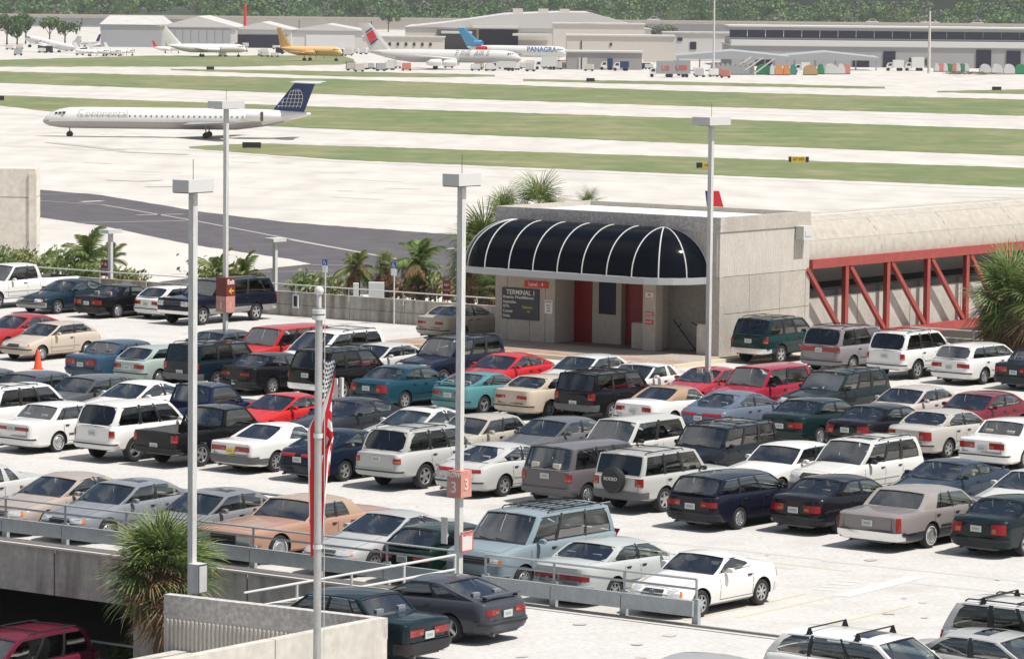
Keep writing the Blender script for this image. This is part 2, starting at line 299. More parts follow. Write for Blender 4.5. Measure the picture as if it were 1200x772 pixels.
mk('pickup', L=5.0, H=1.66, W=1.82, rc=.16, rr=.08, zb=.38, prof=[(0, .80), (.06, .95), (1.2, 1.05), (2.9, 1.08), (4.95, 1.06), (5.0, 1.04)], g=(1.3, 1.85, 2.75, 2.98), axle=(.85, 3.85), tumble=.84, tyre=.36, whl='five', wind=[(.06, .90)], bump='body', tail=('tall', .76, .97, .78, 1.0), rwin=.08, cut=.04, bow=.06, boxy=1, lean=.02, rlean=0, seats=1, roofarch=.02, kind='pickup', bed=3.12)
mk('pickup_big', L=6.1, H=1.90, W=2.02, rc=.2, rr=.08, zb=.42, prof=[(0, .90), (.06, 1.05), (.5, 1.12), (1.4, 1.20), (3.7, 1.24), (6.05, 1.22), (6.1, 1.2)], g=(1.5, 2.1, 3.45, 3.72), axle=(.95, 4.75), tumble=.84, tyre=.39, whl='five', wind=[(.05, .55), (.60, .90)], bump='chrome', tail=('tall', .82, .97, .9, 1.15), rwin=.08, cut=.04, bow=.06, boxy=0, lean=.05, rlean=0, roofarch=.02, kind='pickup', bed=3.85)
mk('limo', bright=1, L=5.6, H=1.45, W=1.98, rc=.16, rr=.14, zb=.22, prof=[(0, .72), (.06, .84), (1.7, .96), (4.2, 1.0), (5.4, .96), (5.6, .90)], g=(1.85, 2.45, 3.95, 4.42), axle=(1.0, 4.05), tumble=.84, tyre=.33, whl='whitewall', wind=[(.05, .43), (.47, .66), (.68, .76)], bump='chrome', tail=('fin', .90, 1.0, .55, .90), boxy=1, cut=.03, rwin=.16, roofarch=.05, bow=.07, two='chrome', plate=(.72, 0), lean=.02, rlean=.03)
mk('seventies', bright=1, L=5.75, H=1.40, W=2.02, rc=.12, rr=.12, zb=.24, prof=[(0, .78), (.06, .86), (1.9, .94), (4.2, .96), (5.6, .90), (5.75, .84)], g=(2.05, 2.6, 3.75, 4.25), axle=(1.0, 4.2), tumble=.84, tyre=.36, whl='whitewall', wind=[(.05, .48), (.52, .74)], bump='chrome', tail=('wide', .3, .9, .62, .74), head=('wide', .45, .92, .55, .74), grille=('slot', .4, .5, .78), boxy=1, cut=.03, rwin=.18, roofarch=.02, bow=.06, two=None, mould=False, lean=0, rlean=.02)
mk('convertible', L=4.6, H=1.34, W=1.78, rc=.22, rr=.2, prof=[(0, .60), (.1, .70), (1.5, .88), (3.4, .95), (4.4, .95), (4.6, .88)], g=(1.6, 2.15, 2.85, 3.65), axle=(.9, 3.5), wind=[(.06, .60)], tumble=.80, whl='five', kind='coupe', rwin=.2, tail=('wide', .42, .84, .66, .80), cut=.04, bpil=False, mould=True, boxy=0, seats=1, roofarch=.05, rbow=.1)
mk('convertible_square', L=4.56, H=1.32, W=1.74, rc=.12, rr=.1, prof=[(0, .62), (.06, .74), (1.5, .88), (3.4, .93), (4.5, .92), (4.56, .88)], g=(1.65, 2.15, 2.85, 3.7), axle=(.9, 3.45), wind=[(.06, .60)], tumble=.80, whl='seven', kind='coupe', rwin=.2, tail=('wide', .22, .86, .66, .80), cut=.04, bpil=False, bump='grey', boxy=1, seats=1, roofarch=.03, rbow=.06, rlean=.02, two='trim')

def var(new, old, **k):
    d = dict(STY[old]); d.update(k); STY[new] = d
var('sedan_b', 'sedan', tail=('wide', .52, 1.0, .62, .88), whl='five', cut=.10, rc=.36, plate=(.74, 0))
var('sedan_e', 'sedan', tail=('wide', .05, 1.0, .63, .77), whl='seven', plate=(.50, 0), L=4.77, H=1.37, cut=.07, bump='body')
var('sedan_c', 'sedan', tail=('wide', .30, .80, .70, .80), whl='seven', L=4.6, H=1.38, tumble=.78, cut=.08, plate=(.45, 0), axle=(.9, 3.52), bright=1)
var('sedan_d', 'sedan_square', tail=('wide', .22, .78, .66, .80), bump='black', whl='five', W=1.70, head=('wide', .5, .85, .60, .74))
var('sedan_bar', 'sedan_square', tail=('wide', .04, .86, .72, .82), plate=(.77, 0), whl='whitewall', rc=.22)
var('suv_b', 'suv', rack=None, bump='body', tail=('tall', .80, .97, .78, .98), H=1.74, plate=(.88, .0), cut=.06, whl='three')
var('suv_e', 'suv_b', rack='rails', whl='five')
var('suv_c', 'suv', bump='chrome', tail=('tall', .78, .98, .82, 1.08), whl='five', H=1.76, W=1.82)
var('suv_d', 'suv', bump='body', tail=('tall', .72, .97, .80, 1.08), L=4.75, cut=.08)
PART_KEYS = {}
def build_style(name, P):
    """meshes of one body style: list of (part name, mesh, parent part or None, colour key, loc)"""
    L, W, H = P['L'], P['W'], P['H']; hw = W / 2
    X = lambda d: L / 2 - d                       # distance from front -> local x
    top = smooth_prof(P['prof'], .05 if P['boxy'] else .08)
    rc, rr = P['rc'], P['rr']; zb = P['zb']
    def hwid(d):
        w_ = hw
        if d < rc: w_ -= rc * (1 - math.sqrt(max(0, 1 - ((rc - d) / rc) ** 2)))
        e = L - d
        if e < rr: w_ -= rr * (1 - math.sqrt(max(0, 1 - ((rr - e) / rr) ** 2)))
        w_ -= .05 * max(0, 1 - d / 1.4) ** 2 + .04 * max(0, 1 - e / 1.2) ** 2
        return w_
    def xs(d, z):                                  # lean of nose and tail
        zt = top(d); x = X(d)
        q = max(0, (z - .52)) / .4
        if d < .7: x -= P['lean'] * q * (1 - d / .7) ; x -= .08 * max(0, .36 - z) / .2 * (1 - d / .7) if z < .36 else 0
        e = L - d
        if e < .6: x += P['rlean'] * q * (1 - e / .6); x += (.10 * max(0, .4 - z) / .2) * (1 - e / .6) if z < .4 else 0
        return x
    gA, gT, gR, gB = P['g']
    st = [0, .015, .05, .1, .17, .26, .36, .5]
    ds = sorted(set([round(q, 3) for q in st] + [round(L - q, 3) for q in st] + [round(.5 + (L - 1.0) * k / 20, 3) for k in range(21)] + [gA, gB] + ([P['bed'], L - .07] if P.get('bed') else [])))
    ds2 = [ds[0]]
    for d in ds[1:]:
        if d - ds2[-1] > .012: ds2.append(d)
        elif d in (gA, gB, P.get('bed')): ds2[-1] = d
    ds = ds2
    yk = .90 if not P['boxy'] else .93
    rise = 1.0
    def ring(d):
        w_ = hwid(d); zt = top(d); zz = zt - zb
        endf = min(1, min(d, L - d) / .12) if P['boxy'] == 0 else min(1, min(d, L - d) / .06)
        zbb = zb + (1 - min(1, min(d, L - d) / .5)) * .06
        if P['boxy']:
            sec = [(0, zbb), (.86, zbb), (.965, zbb + .07), (.985, zb + zz * .35), (1, zb + zz * .55), (.995, zb + zz * .8), (.985, zt - .05), (.965, zt - .012), (yk, zt), (.5, zt + P['crown'] * .7 * endf), (0, zt + P['crown'] * endf)]
        else:
            sec = [(0, zbb), (.82, zbb), (.955, zbb + .07), (.985, zb + zz * .33), (1, zb + zz * .52), (.995, zb + zz * .72), (.97, zt - .085), (.94, zt - .025), (yk, zt), (.5, zt + P['crown'] * .9 * endf), (0, zt + P['crown'] * 1.2 * endf)]
        return [(xs(d, z), y * w_, z) for y, z in sec]
    rows = [ring(d) for d in ds]
    nR = len(rows[0]); topi = 8                    # index of shoulder top
    body = MB()
    # full rings left+right
    def full(r): return [(x, -y, z) for x, y, z in r[::-1]] + [(x, y, z) for x, y, z in r[1:]]
    frows = [full(r) for r in rows]
    nF = len(frows[0]); i0 = 0
    # ring order: -top centre ... bottom centre ... +top centre (first and last coincide)
    body.v = [p for r in frows for p in r]
    for a in range(len(ds) - 1):
        dm = (ds[a] + ds[a + 1]) / 2
        for b in range(nF - 1):
            k = b if b < nR - 1 else nF - 2 - b   # distance from the top centre
            is_top = k < nR - 1 - topi
            if is_top and gA <= dm <= gB: continue
            if is_top and P.get('bed') and P['bed'] < dm < L - .07: continue
            f = (a * nF + b, a * nF + b + 1, (a + 1) * nF + b + 1, (a + 1) * nF + b)
            body.f.append(f)
            under = k >= nR - 2
            zz = sum(body.v[q][2] for q in f) / 4
            body.m.append(1 if under else (3 if (P.get('two') and not is_top and .30 < zz < zb + .24 and P.get('two')) else 0))
    body.f.append(tuple(range(nF - 1))); body.m.append(0)
    body.f.append(tuple((len(ds) - 1) * nF + q for q in range(nF - 1))[::-1]); body.m.append(0)
    bvh = BVHTree.FromPolygons([Vector(v) for v in body.v], body.f)
    # bed interior
    if P.get('bed'):
        x0, x1 = X(P['bed']) - .04, X(L - .07); yb = hwid(L * .8) * yk; zt = top(L * .8); zf = .62
        for s in (-1, 1):
            body.quad((x0 + .04, s * yb, zt), (x1, s * yb, zt), (x1, s * (yb - .05), zt), (x0 + .04, s * (yb - .05), zt), 0)
            body.quad((x0 + .04, s * (yb - .05), zt), (x1, s * (yb - .05), zt), (x1, s * (yb - .05), zf), (x0 + .04, s * (yb - .05), zf), 4)
        body.quad((x0, -yb + .05, zf), (x1, -yb + .05, zf), (x1, yb - .05, zf), (x0, yb - .05, zf), 4)
        body.quad((x1, -yb, zf), (x1, yb, zf), (x1, yb, zt), (x1, -yb, zt), 4)
        body.quad((x0 + .04, -yb, zf), (x0 + .04, yb, zf), (x0 + .04, yb, zt), (x0 + .04, -yb, zt), 0)
    # cabin tub (dark floor and sides)
    ya = hwid(L * .5) * .86; xa, xb_ = X(gA) - .02, X(gB) + .02; zt = top(L * .5) - .03
    body.box(((xa + xb_) / 2, 0, zb + .12), (xa - xb_, ya * 2, .04), 6)
    body.quad((xa, -ya, zb + .1), (xa, ya, zb + .1), (xa, ya, zt), (xa, -ya, zt), 6)
    body.quad((xb_, -ya, zb + .1), (xb_, ya, zb + .1), (xb_, ya, top(gB) - .01), (xb_, -ya, top(gB) - .01), 6)
    body.box((xa - .2, 0, zt - .06), (.42, ya * 2, .10), 6)                  # dashboard
    if P['kind'] in ('car', 'coupe') and gB - gR > .3:
        body.box((xb_ + .22, 0, top(gB) - .05), (.5, ya * 2, .03), 5)        # parcel shelf
    two_m = {'grey': mat('lower_silver', (.30, .30, .31), .4, .3, coat=.4), 'chrome': M_CHROME, 'trim': M_GREYTRIM}.get(P.get('two'), M_PAINT)
    bmesh_ = body.mesh('body', [M_PAINT, M_WELL, M_TRIM, two_m, M_WELL, mat('parcel_shelf', (.30, .29, .27), .9), M_TUB], True, angle=32)
    # wheel arches by boolean
    ro = P['tyre'] + .055; zc = P['tyre']
    cut = MB()
    for ax in P['axle']:
        for s in (-1, 1):
            prof = [(.001, 0), (ro, 0), (ro, 0)]
            n = 22; rowsA = []
            for h in (hw - .30, hw + .12):
                rowsA.append([(X(ax) + ro * math.cos(2 * math.pi * j / n), s * h, zc + ro * math.sin(2 * math.pi * j / n)) for j in range(n)])
            cut.grid(rowsA, 0, True); cut.poly(rowsA[0]); cut.poly(rowsA[1][::-1])
    ob = link('tmp_body', bmesh_); oc = obj('tmp_cut', cut, M_WELL)
    md = ob.modifiers.new('b', 'BOOLEAN'); md.object = oc; md.operation = 'DIFFERENCE'; md.solver = 'EXACT'; md.use_self = False
    try: md.material_mode = 'TRANSFER'
    except Exception: pass
    dg = bpy.context.evaluated_depsgraph_get()
    nb = bpy.data.meshes.new_from_object(ob.evaluated_get(dg)); nb.name = name + '_body'
    if len(nb.polygons) > 50: bmesh_ = nb
    bmesh_.polygons.foreach_set('use_smooth', [True] * len(bmesh_.polygons)); bmesh_.set_sharp_from_angle(angle=R(32))
    bpy.data.objects.remove(ob); bpy.data.objects.remove(oc)
    parts = [('body', bmesh_, None, 'c', None)]
    # ---------------- greenhouse
    def B(d): return Vector((X(d), hwid(d) * yk, top(d) + .0))
    zr = lambda d: H - P['rcrown'] - P['roofarch'] * ((d - (gT * .45 + gR * .55)) / max(.5, (gR - gT) / 2)) ** 2 * .55
    def T(d):
        return Vector((X(d), hw * P['tumble'] - .03 * ((d - (gT + gR) / 2) / 1.2) ** 2, zr(d)))
    def S(s, h):
        p = B(gA + (gB - gA) * s).lerp(T(gT + (gR - gT) * s), h)
        p.y += .035 * 4 * h * (1 - h) * (1 if not P['boxy'] else .5); return p
    roof = MB(); sides = []
    h0, h1 = P['hw']
    for sgn in (1, -1):
        sb = [0.0]
        for a, b in P['wind']: sb += [a, b]
        sb.append(1.0)
        for k in range(len(sb) - 1):
            a, b = sb[k], sb[k + 1]; isw = k % 2 == 1
            n = max(1, round((b - a) * 9)); ss = [a + (b - a) * q / n for q in range(n + 1)]
            pil = P['bpil'] and 1 < k < len(sb) - 2 and not isw
            def col(hs, off=0): return [[Vector((p.x, (p.y + off) * sgn, p.z)) for p in (S(s_, h) for s_ in ss)] for h in hs]
            if isw:
                roof.grid(col([0, h0]), 0); roof.grid(col([h1, (1 + h1) / 2, 1]), 0)
                g = MB(); g.grid(col([h0 - .01] + [h0 + (h1 - h0) * q / 4 for q in (1, 2, 3)] + [h1 + .01], -.012), 0)
                wi = (k - 1) // 2
                sides.append((g, wi))
                # corner fillets
                cx = P['cut'] / (gR - gT); cz = P['cut'] / .45
                first, last = wi == 0, wi == len(P['wind']) - 1
                kk = 1.0
                for (s_, h_, ds_, dh_, big) in ((a, h0, cx, cz, .5 if not first else .3), (b, h0, -cx, cz, 1 if last else .5), (a, h1, cx, -cz, .6 if not first else 1.2), (b, h1, -cx, -cz, 1.6 if last else .6)):
                    tri = [S(s_, h_), S(s_ + ds_ * big, h_), S(s_, h_ + dh_ * big)]
                    roof.poly([Vector((p.x, (p.y + .002) * sgn, p.z)) for p in tri], 0)
                # black gasket round the glass
                if not P['boxy'] or True:
                    gk = .012
                    for hh in (h0, h1):
                        pr = col([hh - .018, hh + .018], .003); roof.grid(pr, 2 if P.get('bright') else 1)
            else:
                roof.grid(col([0, h0, .3, .5, .7, h1, (1 + h1) / 2, 1]), 1 if pil else 0)
    def FR(t, h, s_, bow):                           # front (s=0) or rear (s=1) screen surface
        a = S(s_, h); sg = 1 if s_ == 0 else -1
        y = a.y * t; p = Vector((a.x + sg * bow * (1 - t * t) * (1 - .25 * h), y, a.z + (P['rcrown'] * (1 - t * t) if h > .99 else P['rcrown'] * (1 - t * t) * h * h)))
        if h < .05: p.z += P['crown'] * (1 - t * t)
        return p
    screens = []
    for s_, bow, mg, nm in ((0, P['bow'], P['wwin'], 'windshield'), (1, P['rbow'], P['rwin'], 'rear_window')):
        tt = [-1, -1 + mg] + [(-1 + mg) + (2 - 2 * mg) * q / 8 for q in range(1, 8)] + [1 - mg, 1]
        ha, hb = (.03, .95) if s_ == 0 else (.10, .93)
        hh = [0, ha, .3, .5, .7, hb, 1]
        for i in range(len(tt) - 1):
            for j in range(len(hh) - 1):
                if 0 < i < len(tt) - 2 and 0 < j < len(hh) - 2: continue
                roof.quad(FR(tt[i], hh[j], s_, bow), FR(tt[i + 1], hh[j], s_, bow), FR(tt[i + 1], hh[j + 1], s_, bow), FR(tt[i], hh[j + 1], s_, bow), 0)
        g = MB(); g.grid([[FR(t, h, s_, bow) + Vector((-.012 if s_ == 0 else .012, 0, -.004)) for t in tt[1:-1]] for h in [ha - .01, .3, .5, .7, hb + .01]], 0)
        screens.append((nm, g))
        c = P['cut'] / hw * 1.1
        if s_ == 1:
            for ts in (-1, 1):
                for hq, dh in ((ha, .22 * P['cut'] / .06 * .5), (hb, -.3 * P['cut'] / .06 * .5)):
                    t0 = ts * (1 - mg)
                    off = Vector((-.004, 0, .002))
                    roof.poly([FR(t0, hq, s_, bow) + off, FR(t0 - ts * c * 1.6, hq, s_, bow) + off, FR(t0, hq + dh, s_, bow) + off], 0)
        # gasket
        for hq in (ha, hb):
            off = Vector((.004 if s_ == 0 else -.004, 0, .003))
            roof.grid([[FR(t, hq - .02, s_, bow) + off for t in tt[1:-1]], [FR(t, hq + .018, s_, bow) + off for t in tt[1:-1]]], 1)
    # roof panel
    tt = [-1 + 2 * q / 8 for q in range(9)]; nn = 8
    rows = []
    for q in range(nn + 1):
        s_ = q / nn
        row = []
        for t in tt:
            a = S(s_, 1.0)
            bx = 0
            x = a.x + (P['bow'] * .75 * (1 - t * t) * max(0, 1 - s_ * 3) - P['rbow'] * .75 * (1 - t * t) * max(0, 1 - (1 - s_) * 3))
            row.append(Vector((x, a.y * t, a.z + P['rcrown'] * (1 - t * t))))
        rows.append(row)
    roof.grid(rows, 0)
    rf = roof.mesh('roof', [M_PAINT, M_TRIM, M_CHROME], True, angle=32)
    parts.append(('roof', rf, None, 'r', None))
    for nm, g in screens:
        gm = M_DGLASS if (nm == 'rear_window' and P['dark']) else M_GLASS
        parts.append((nm, g.mesh(nm, [gm], True), None, None, None))
    for g, wi in sides:
        parts.append(('side_window', g.mesh('side_window', [M_DGLASS if wi >= P['darkfrom'] else M_GLASS], True), None, None, None))
    # ---------------- patches on the body skin
    def hit(end, q, z):
        k = hw
        s = 1 if q >= 0 else -1; a = abs(q)
        xc = (L / 2 - k) if end > 0 else (-L / 2 + k)
        if a <= hw: tx, ty = k, a
        else: tx, ty = k - (a - hw), hw
        D = Vector((end * tx, s * ty, 0)); D.normalize()
        o = Vector((xc, 0, z)) + D * 3
        loc, nrm, _, _ = bvh.ray_cast(o, -D)
        if loc is None: return Vector((end * L / 2, s * min(a, hw), z)), Vector((end, 0, 0))
        if nrm.dot(D) < 0: nrm = -nrm
        return loc, Vector((D.x * .6 + nrm.x * .4, D.y * .6 + nrm.y * .4, 0)).normalized()
    def patch(mb, end, q0, q1, z0, z1, off, mi=0, nq=6, nz=2, back=.02):
        qs = [q0 + (q1 - q0) * k / nq for k in range(nq + 1)]; zs = [z0 + (z1 - z0) * k / nz for k in range(nz + 1)]
        G = []
        for z in zs:
            G.append([(lambda h: (h[0] + h[1] * off, h[0] - h[1] * back))(hit(end, q, z)) for q in qs])
        mb.grid([[p[0] for p in r] for r in G], mi)
        mb.grid([[p[0] for p in G[0]], [p[1] for p in G[0]]], mi); mb.grid([[p[1] for p in G[-1]], [p[0] for p in G[-1]]], mi)
        mb.grid([[r[0][1], r[0][0]] for r in G], mi); mb.grid([[r[-1][0], r[-1][1]] for r in G], mi)
    bm_mat = {'body': M_PAINT, 'grey': M_GREYTRIM, 'chrome': M_CHROME, 'black': M_TRIM}[P['bump']]
    tall = P['zb'] > .3
    bz = (.42, .62) if tall else (.30, .52)
    bo = .05 if P['bump'] != 'body' else .035
    for end, nm in ((1, 'front_bumper'), (-1, 'rear_bumper')):
        m = MB(); patch(m, end, -hw - .30, hw + .30, bz[0], bz[1], bo, 0, 18, 3)
        if P['bump'] == 'body' and P['mould']: patch(m, end, -hw - .2, hw + .2, bz[1] - .075, bz[1] - .035, bo + .012, 1, 14, 1)
        parts.append((nm, m.mesh(nm, [bm_mat, M_TRIM], True, angle=50), None, 'c', None))
    kind, a, b, z0, z1 = P['tail']
    for s in (-1, 1):
        m = MB()
        q0, q1 = s * a * hw, s * b * hw + (s * .10 if b > .9 else 0)
        patch(m, -1, q0, q1, z0, z1, .014, 0, 6, 2)
        if kind == 'wide' and b - a < .75:
            qq = q0 + (q1 - q0) * .62
            patch(m, -1, q0 + (q1 - q0) * .05, q0 + (q1 - q0) * .30, z0 + .03, z0 + (z1 - z0) * .55, .02, 1, 2, 1)
        elif kind == 'tall':
            patch(m, -1, q0 + (q1 - q0) * .1, q0 + (q1 - q0) * .9, z0 + (z1 - z0) * .08, z0 + (z1 - z0) * .30, .02, 1, 2, 1)
        parts.append(('taillight', m.mesh('taillight', [M_RED, mat('lens_pale', (.42, .12, .07), .2)], True), None, None, None))
        kind_, a_, b_, y0, y1 = P['head']
        m = MB(); patch(m, 1, s * a_ * hw, s * b_ * hw + s * .02, y0, y1, .012, 0, 5, 2)
        patch(m, 1, s * b_ * hw + s * .03, s * b_ * hw + s * .14, y0 + .01, y1 - .01, .012, 1, 2, 1)
        parts.append(('headlight', m.mesh('headlight', [M_CLEAR, M_ORANGE], True), None, None, None))
    gk, gw, g0, g1 = P['grille']
    m = MB(); patch(m, 1, -gw * hw if gk != 'slotwide' else -.5 * hw, gw * hw, g0, g1, .01, 0, 8, 2)
    for k in range(3): patch(m, 1, -gw * hw * .97, gw * hw * .97, g0 + (g1 - g0) * (k + .4) / 3.2, g0 + (g1 - g0) * (k + .4) / 3.2 + .012, .018, 1, 8, 1)
    if gk == 'star':
        p, n = hit(1, 0, (g0 + g1) / 2)
        m.lathe([(.055, 0), (.065, .012), (.055, .02)], p + Vector((.012, 0, 0)), 16, 'X', 1)
        for k in range(3):
            a = R(90 + 120 * k); m.box(p + Vector((.024, math.cos(a) * .03, math.sin(a) * .03)), (.01, .062, .010), 1, (Vector((1, 0, 0)), Vector((0, math.cos(a), math.sin(a))), Vector((0, -math.sin(a), math.cos(a)))))
    parts.append(('grille', m.mesh('grille', [M_TRIM, M_GREYTRIM if gk != 'star' else M_CHROME], True), None, None, None))
    if gk == 'gmc':
        pass
    # number plate
    pz, po = P['plate']; p, n = hit(-1, 0, pz)
    m = MB(); m.box(p + Vector((-.02, 0, 0)), (.02, .31, .155), 0); m.box(p + Vector((-.031, 0, 0)), (.004, .20, .06), 1)
    parts.append(('licence_plate', m.mesh('licence_plate', [M_PLATE, mat('plate_ink', (.30, .36, .33), .6)]), None, None, None))
    # door seams, handles, moulding on the flanks
    side = MB(); han = MB(); mld = MB()
    def flank(x, z, s, off):
        loc, nrm, _, _ = bvh.ray_cast(Vector((x, s * 3, z)), Vector((0, -s, 0)))
        y = loc.y if loc else s * hw
        return Vector((x, y + s * off, z))
    wlist = P['wind']
    sx = [gA - .03 + .12]
    mids = [(wlist[k][1] + wlist[k + 1][0]) / 2 for k in range(len(wlist) - 1)][:2] or [wlist[0][1]]
    xb = [X(gA + .10)] + [X(gA + (gB - gA) * q) for q in mids]
    if P['kind'] in ('coupe', 'hatch') or len(wlist) == 1: xb = [X(gA + .12), X(gA + (gB - gA) * wlist[0][1] - .02)]
    elif len(wlist) == 2: xb.append(X(min(gB - .15, P['axle'][1] - .35)))
    elif P['kind'] == 'car' and name != 'wagon': xb[2] = X(gA + (gB - gA) * .80)
    for s in (-1, 1):
        for x in xb:
            zs = [zb + .12 + (top(L / 2 - x) - .03 - zb - .12) * k / 6 for k in range(7)]
            side.grid([[flank(x - .008, z, s, .002) for z in zs], [flank(x + .008, z, s, .002) for z in zs]], 0)
        xx = [xb[0] + (xb[-1] - xb[0]) * k / 8 for k in range(9)]
        side.grid([[flank(x, zb + .12, s, .002) for x in xx], [flank(x, zb + .135, s, .002) for x in xx]], 0)
        if P['mould']:
            m0, m1 = X(P['axle'][0] + .42), X(P['axle'][1] - .42); mz = zb + (top(L / 2) - zb) * .42
            xx = [m0 + (m1 - m0) * k / 10 for k in range(11)]
            mld.grid([[flank(x, mz, s, .002) for x in xx], [flank(x, mz, s, .016) for x in xx], [flank(x, mz + .045, s, .016) for x in xx], [flank(x, mz + .045, s, .002) for x in xx]], 0)
    def down(x, y, off=.002):
        loc, nrm, _, _ = bvh.ray_cast(Vector((x, y, 3)), Vector((0, 0, -1)))
        return Vector((x, y, (loc.z if loc else 1) + off))
    lid = MB()
    def topline(pts, w=.007, dx=False):
        o_ = Vector((w, 0, 0)) if dx else Vector((0, w, 0))
        lid.grid([[down(*(Vector((x, y, 0)) - o_).xy) for x, y in pts], [down(*(Vector((x, y, 0)) + o_).xy) for x, y in pts]])
    for s in (-1, 1): topline([(X(.22 + (gA - .32) * k / 6), s * hw * (.74 - .04 * (1 - k / 6))) for k in range(7)])
    topline([(X(.20), hw * .70 * (k / 4 - 1)) for k in range(9)], dx=True)
    if P['kind'] in ('car', 'coupe') and L - gB > .4:
        for s in (-1, 1): topline([(X(gB + .05 + (L - .12 - gB) * k / 5), s * hw * .74) for k in range(6)])
        for s in (-1, 1): patch(lid, -1, s * hw * .745, s * hw * .757, .56, top(L - .05) - .03, .002, 0, 1, 6, .004)
        patch(lid, -1, -hw * .75, hw * .75, .555, .567, .002, 0, 10, 1, .004)
    else:
        for s in (-1, 1): patch(lid, -1, s * hw * .80, s * hw * .812, bz[1] + .02, top(L - .1) - .04, .002, 0, 1, 6, .004)
    parts.append(('lid_seam', lid.mesh('lid_seam', [mat('panel_gap', (.05, .05, .052), .7)], weld=False), None, None, None))
    if P['kind'] in ('suv', 'van', 'hatch') or name == 'wagon':
        wp = MB(); a_ = FR(.05, .10, 1, P['rbow']) + Vector((-.02, 0, .0)); c_ = FR(-.42, .26, 1, P['rbow']) + Vector((-.02, 0, 0)); wp.tube([a_, c_], .011, 4)
        parts.append(('wiper', wp.mesh('wiper', [M_TRIM]), None, None, None))
    ex = MB(); ex.tube([(-L / 2 + .02, hw * .55, zb + .02), (-L / 2 + .3, hw * .55, zb + .04)], .035, 8); ex.box((-L / 2 + .25, 0, zb + .05), (.25, W * .6, .08))
    parts.append(('exhaust', ex.mesh('exhaust', [M_GREYTRIM], weld=False), None, None, None))
    parts.append(('door_seam', side.mesh('door_seam', [M_TRIM]), None, None, None))
    if P['mould']: parts.append(('side_moulding', mld.mesh('side_moulding', [M_TRIM if P['boxy'] else M_PAINT], True), None, 'c', None))
    for s in (-1, 1):
        for x in xb[1:3]:
            if P['kind'] in ('coupe', 'hatch', 'pickup') and x != xb[1]: continue
            if name in ('suv_2door',) and x != xb[1]: continue
            h_ = MB(); z = top(L / 2) - .13; p = flank(x + .14, z, s, .012)
            h_.box(p, (.15, .03, .035), 0); parts.append(('door_handle', h_.mesh('door_handle', [M_TRIM]), None, 'c', None))
        # mirror
        m = MB(); mx = X(gA + .28 + (gT - gA) * .18); p = B(gA + .35); c = Vector((mx, s * (hwid(gA + .4) * yk + .17), top(gA + .3) + .07))
        prof = [(-.07, .3), (-.055, .85), (-.02, 1), (.03, .98), (.06, .8)]
        rowsm = []
        for dx, k in prof[::-1]:
            rowsm.append([c + Vector((dx, .095 * k * (abs(math.cos(a)) ** .6) * (1 if math.cos(a) >= 0 else -1), .062 * k * (abs(math.sin(a)) ** .6) * (1 if math.sin(a) >= 0 else -1))) for a in [2 * math.pi * q / 12 for q in range(12)]])
        m.grid(rowsm, 0, True); m.poly(rowsm[0]); m.poly(rowsm[-1][::-1], 1)
        m.tube([c + Vector((0, -s * .05, -.02)), Vector((mx + .02, s * (hwid(gA + .4) * yk - .03), top(gA + .3) + .0))], .025, 6, 0)
        parts.append(('side_mirror', m.mesh('side_mirror', [M_PAINT if P['bump'] != 'grey' else M_TRIM, M_CLEAR], True), None, 'c', None))
    # wipers
    m = MB()
    for y0 in (.45, -.15):
        a = FR(y0 / hw, .06, 0, P['bow']) + Vector((.012, 0, .012)); b = FR((y0 - .5) / hw, .13, 0, P['bow']) + Vector((.012, 0, .012))
        m.tube([a, b], .009, 4)
    parts.append(('wiper', m.mesh('wiper', [M_TRIM]), None, None, None))
    # seats
    def seat(x, y, wd, hi=True, rear=False):
        m = MB(); z = zb + .16
        m.box((x, y, z + .10), (.5, wd, .18), 0)
        rowss = []
        zt_ = top(L / 2) + (.10 if not rear else .02)
        for xo, zz, wk in ((-.22, z + .1, 1), (-.28, zt_ - .12, 1), (-.33, zt_, .8)):
            rowss.append([Vector((x + xo + dx, y + dy * wk * wd / 2, zz)) for dx, dy in ((-.06, -1), (.06, -1), (.06, 1), (-.06, 1))])
        m.grid(rowss, 0, True); m.poly(rowss[-1], 0)
        ys = (y,) if wd < .7 else (y - wd * .3, y + wd * .3)
        for yy in ys: m.box((x - .34, yy, zt_ + .09), (.09, .24, .15), 0)
        return m.mesh('seat', [M_INT], False)
    xd = X(gA + (gB - gA) * .44) if P['kind'] not in ('suv', 'van', 'pickup') else X(gA + (1.35 if L > 4.2 else 1.2))
    if P['kind'] == 'pickup': xd = X(gB) + .55
    for s in (-1, 1): parts.append(('seat', seat(xd, s * .36, .5), None, 'i', None))
    if P['seats'] > 1 and P['kind'] != 'pickup':
        parts.append(('seat', seat(xd - .85, 0, 1.25, rear=True), None, 'i', None))
        if P['kind'] == 'van': parts.append(('seat', seat(xd - 1.65, 0, 1.25, rear=True), None, 'i', None))
    # roof rack
    zr0 = lambda d: zr(d) + P['rcrown'] * .35
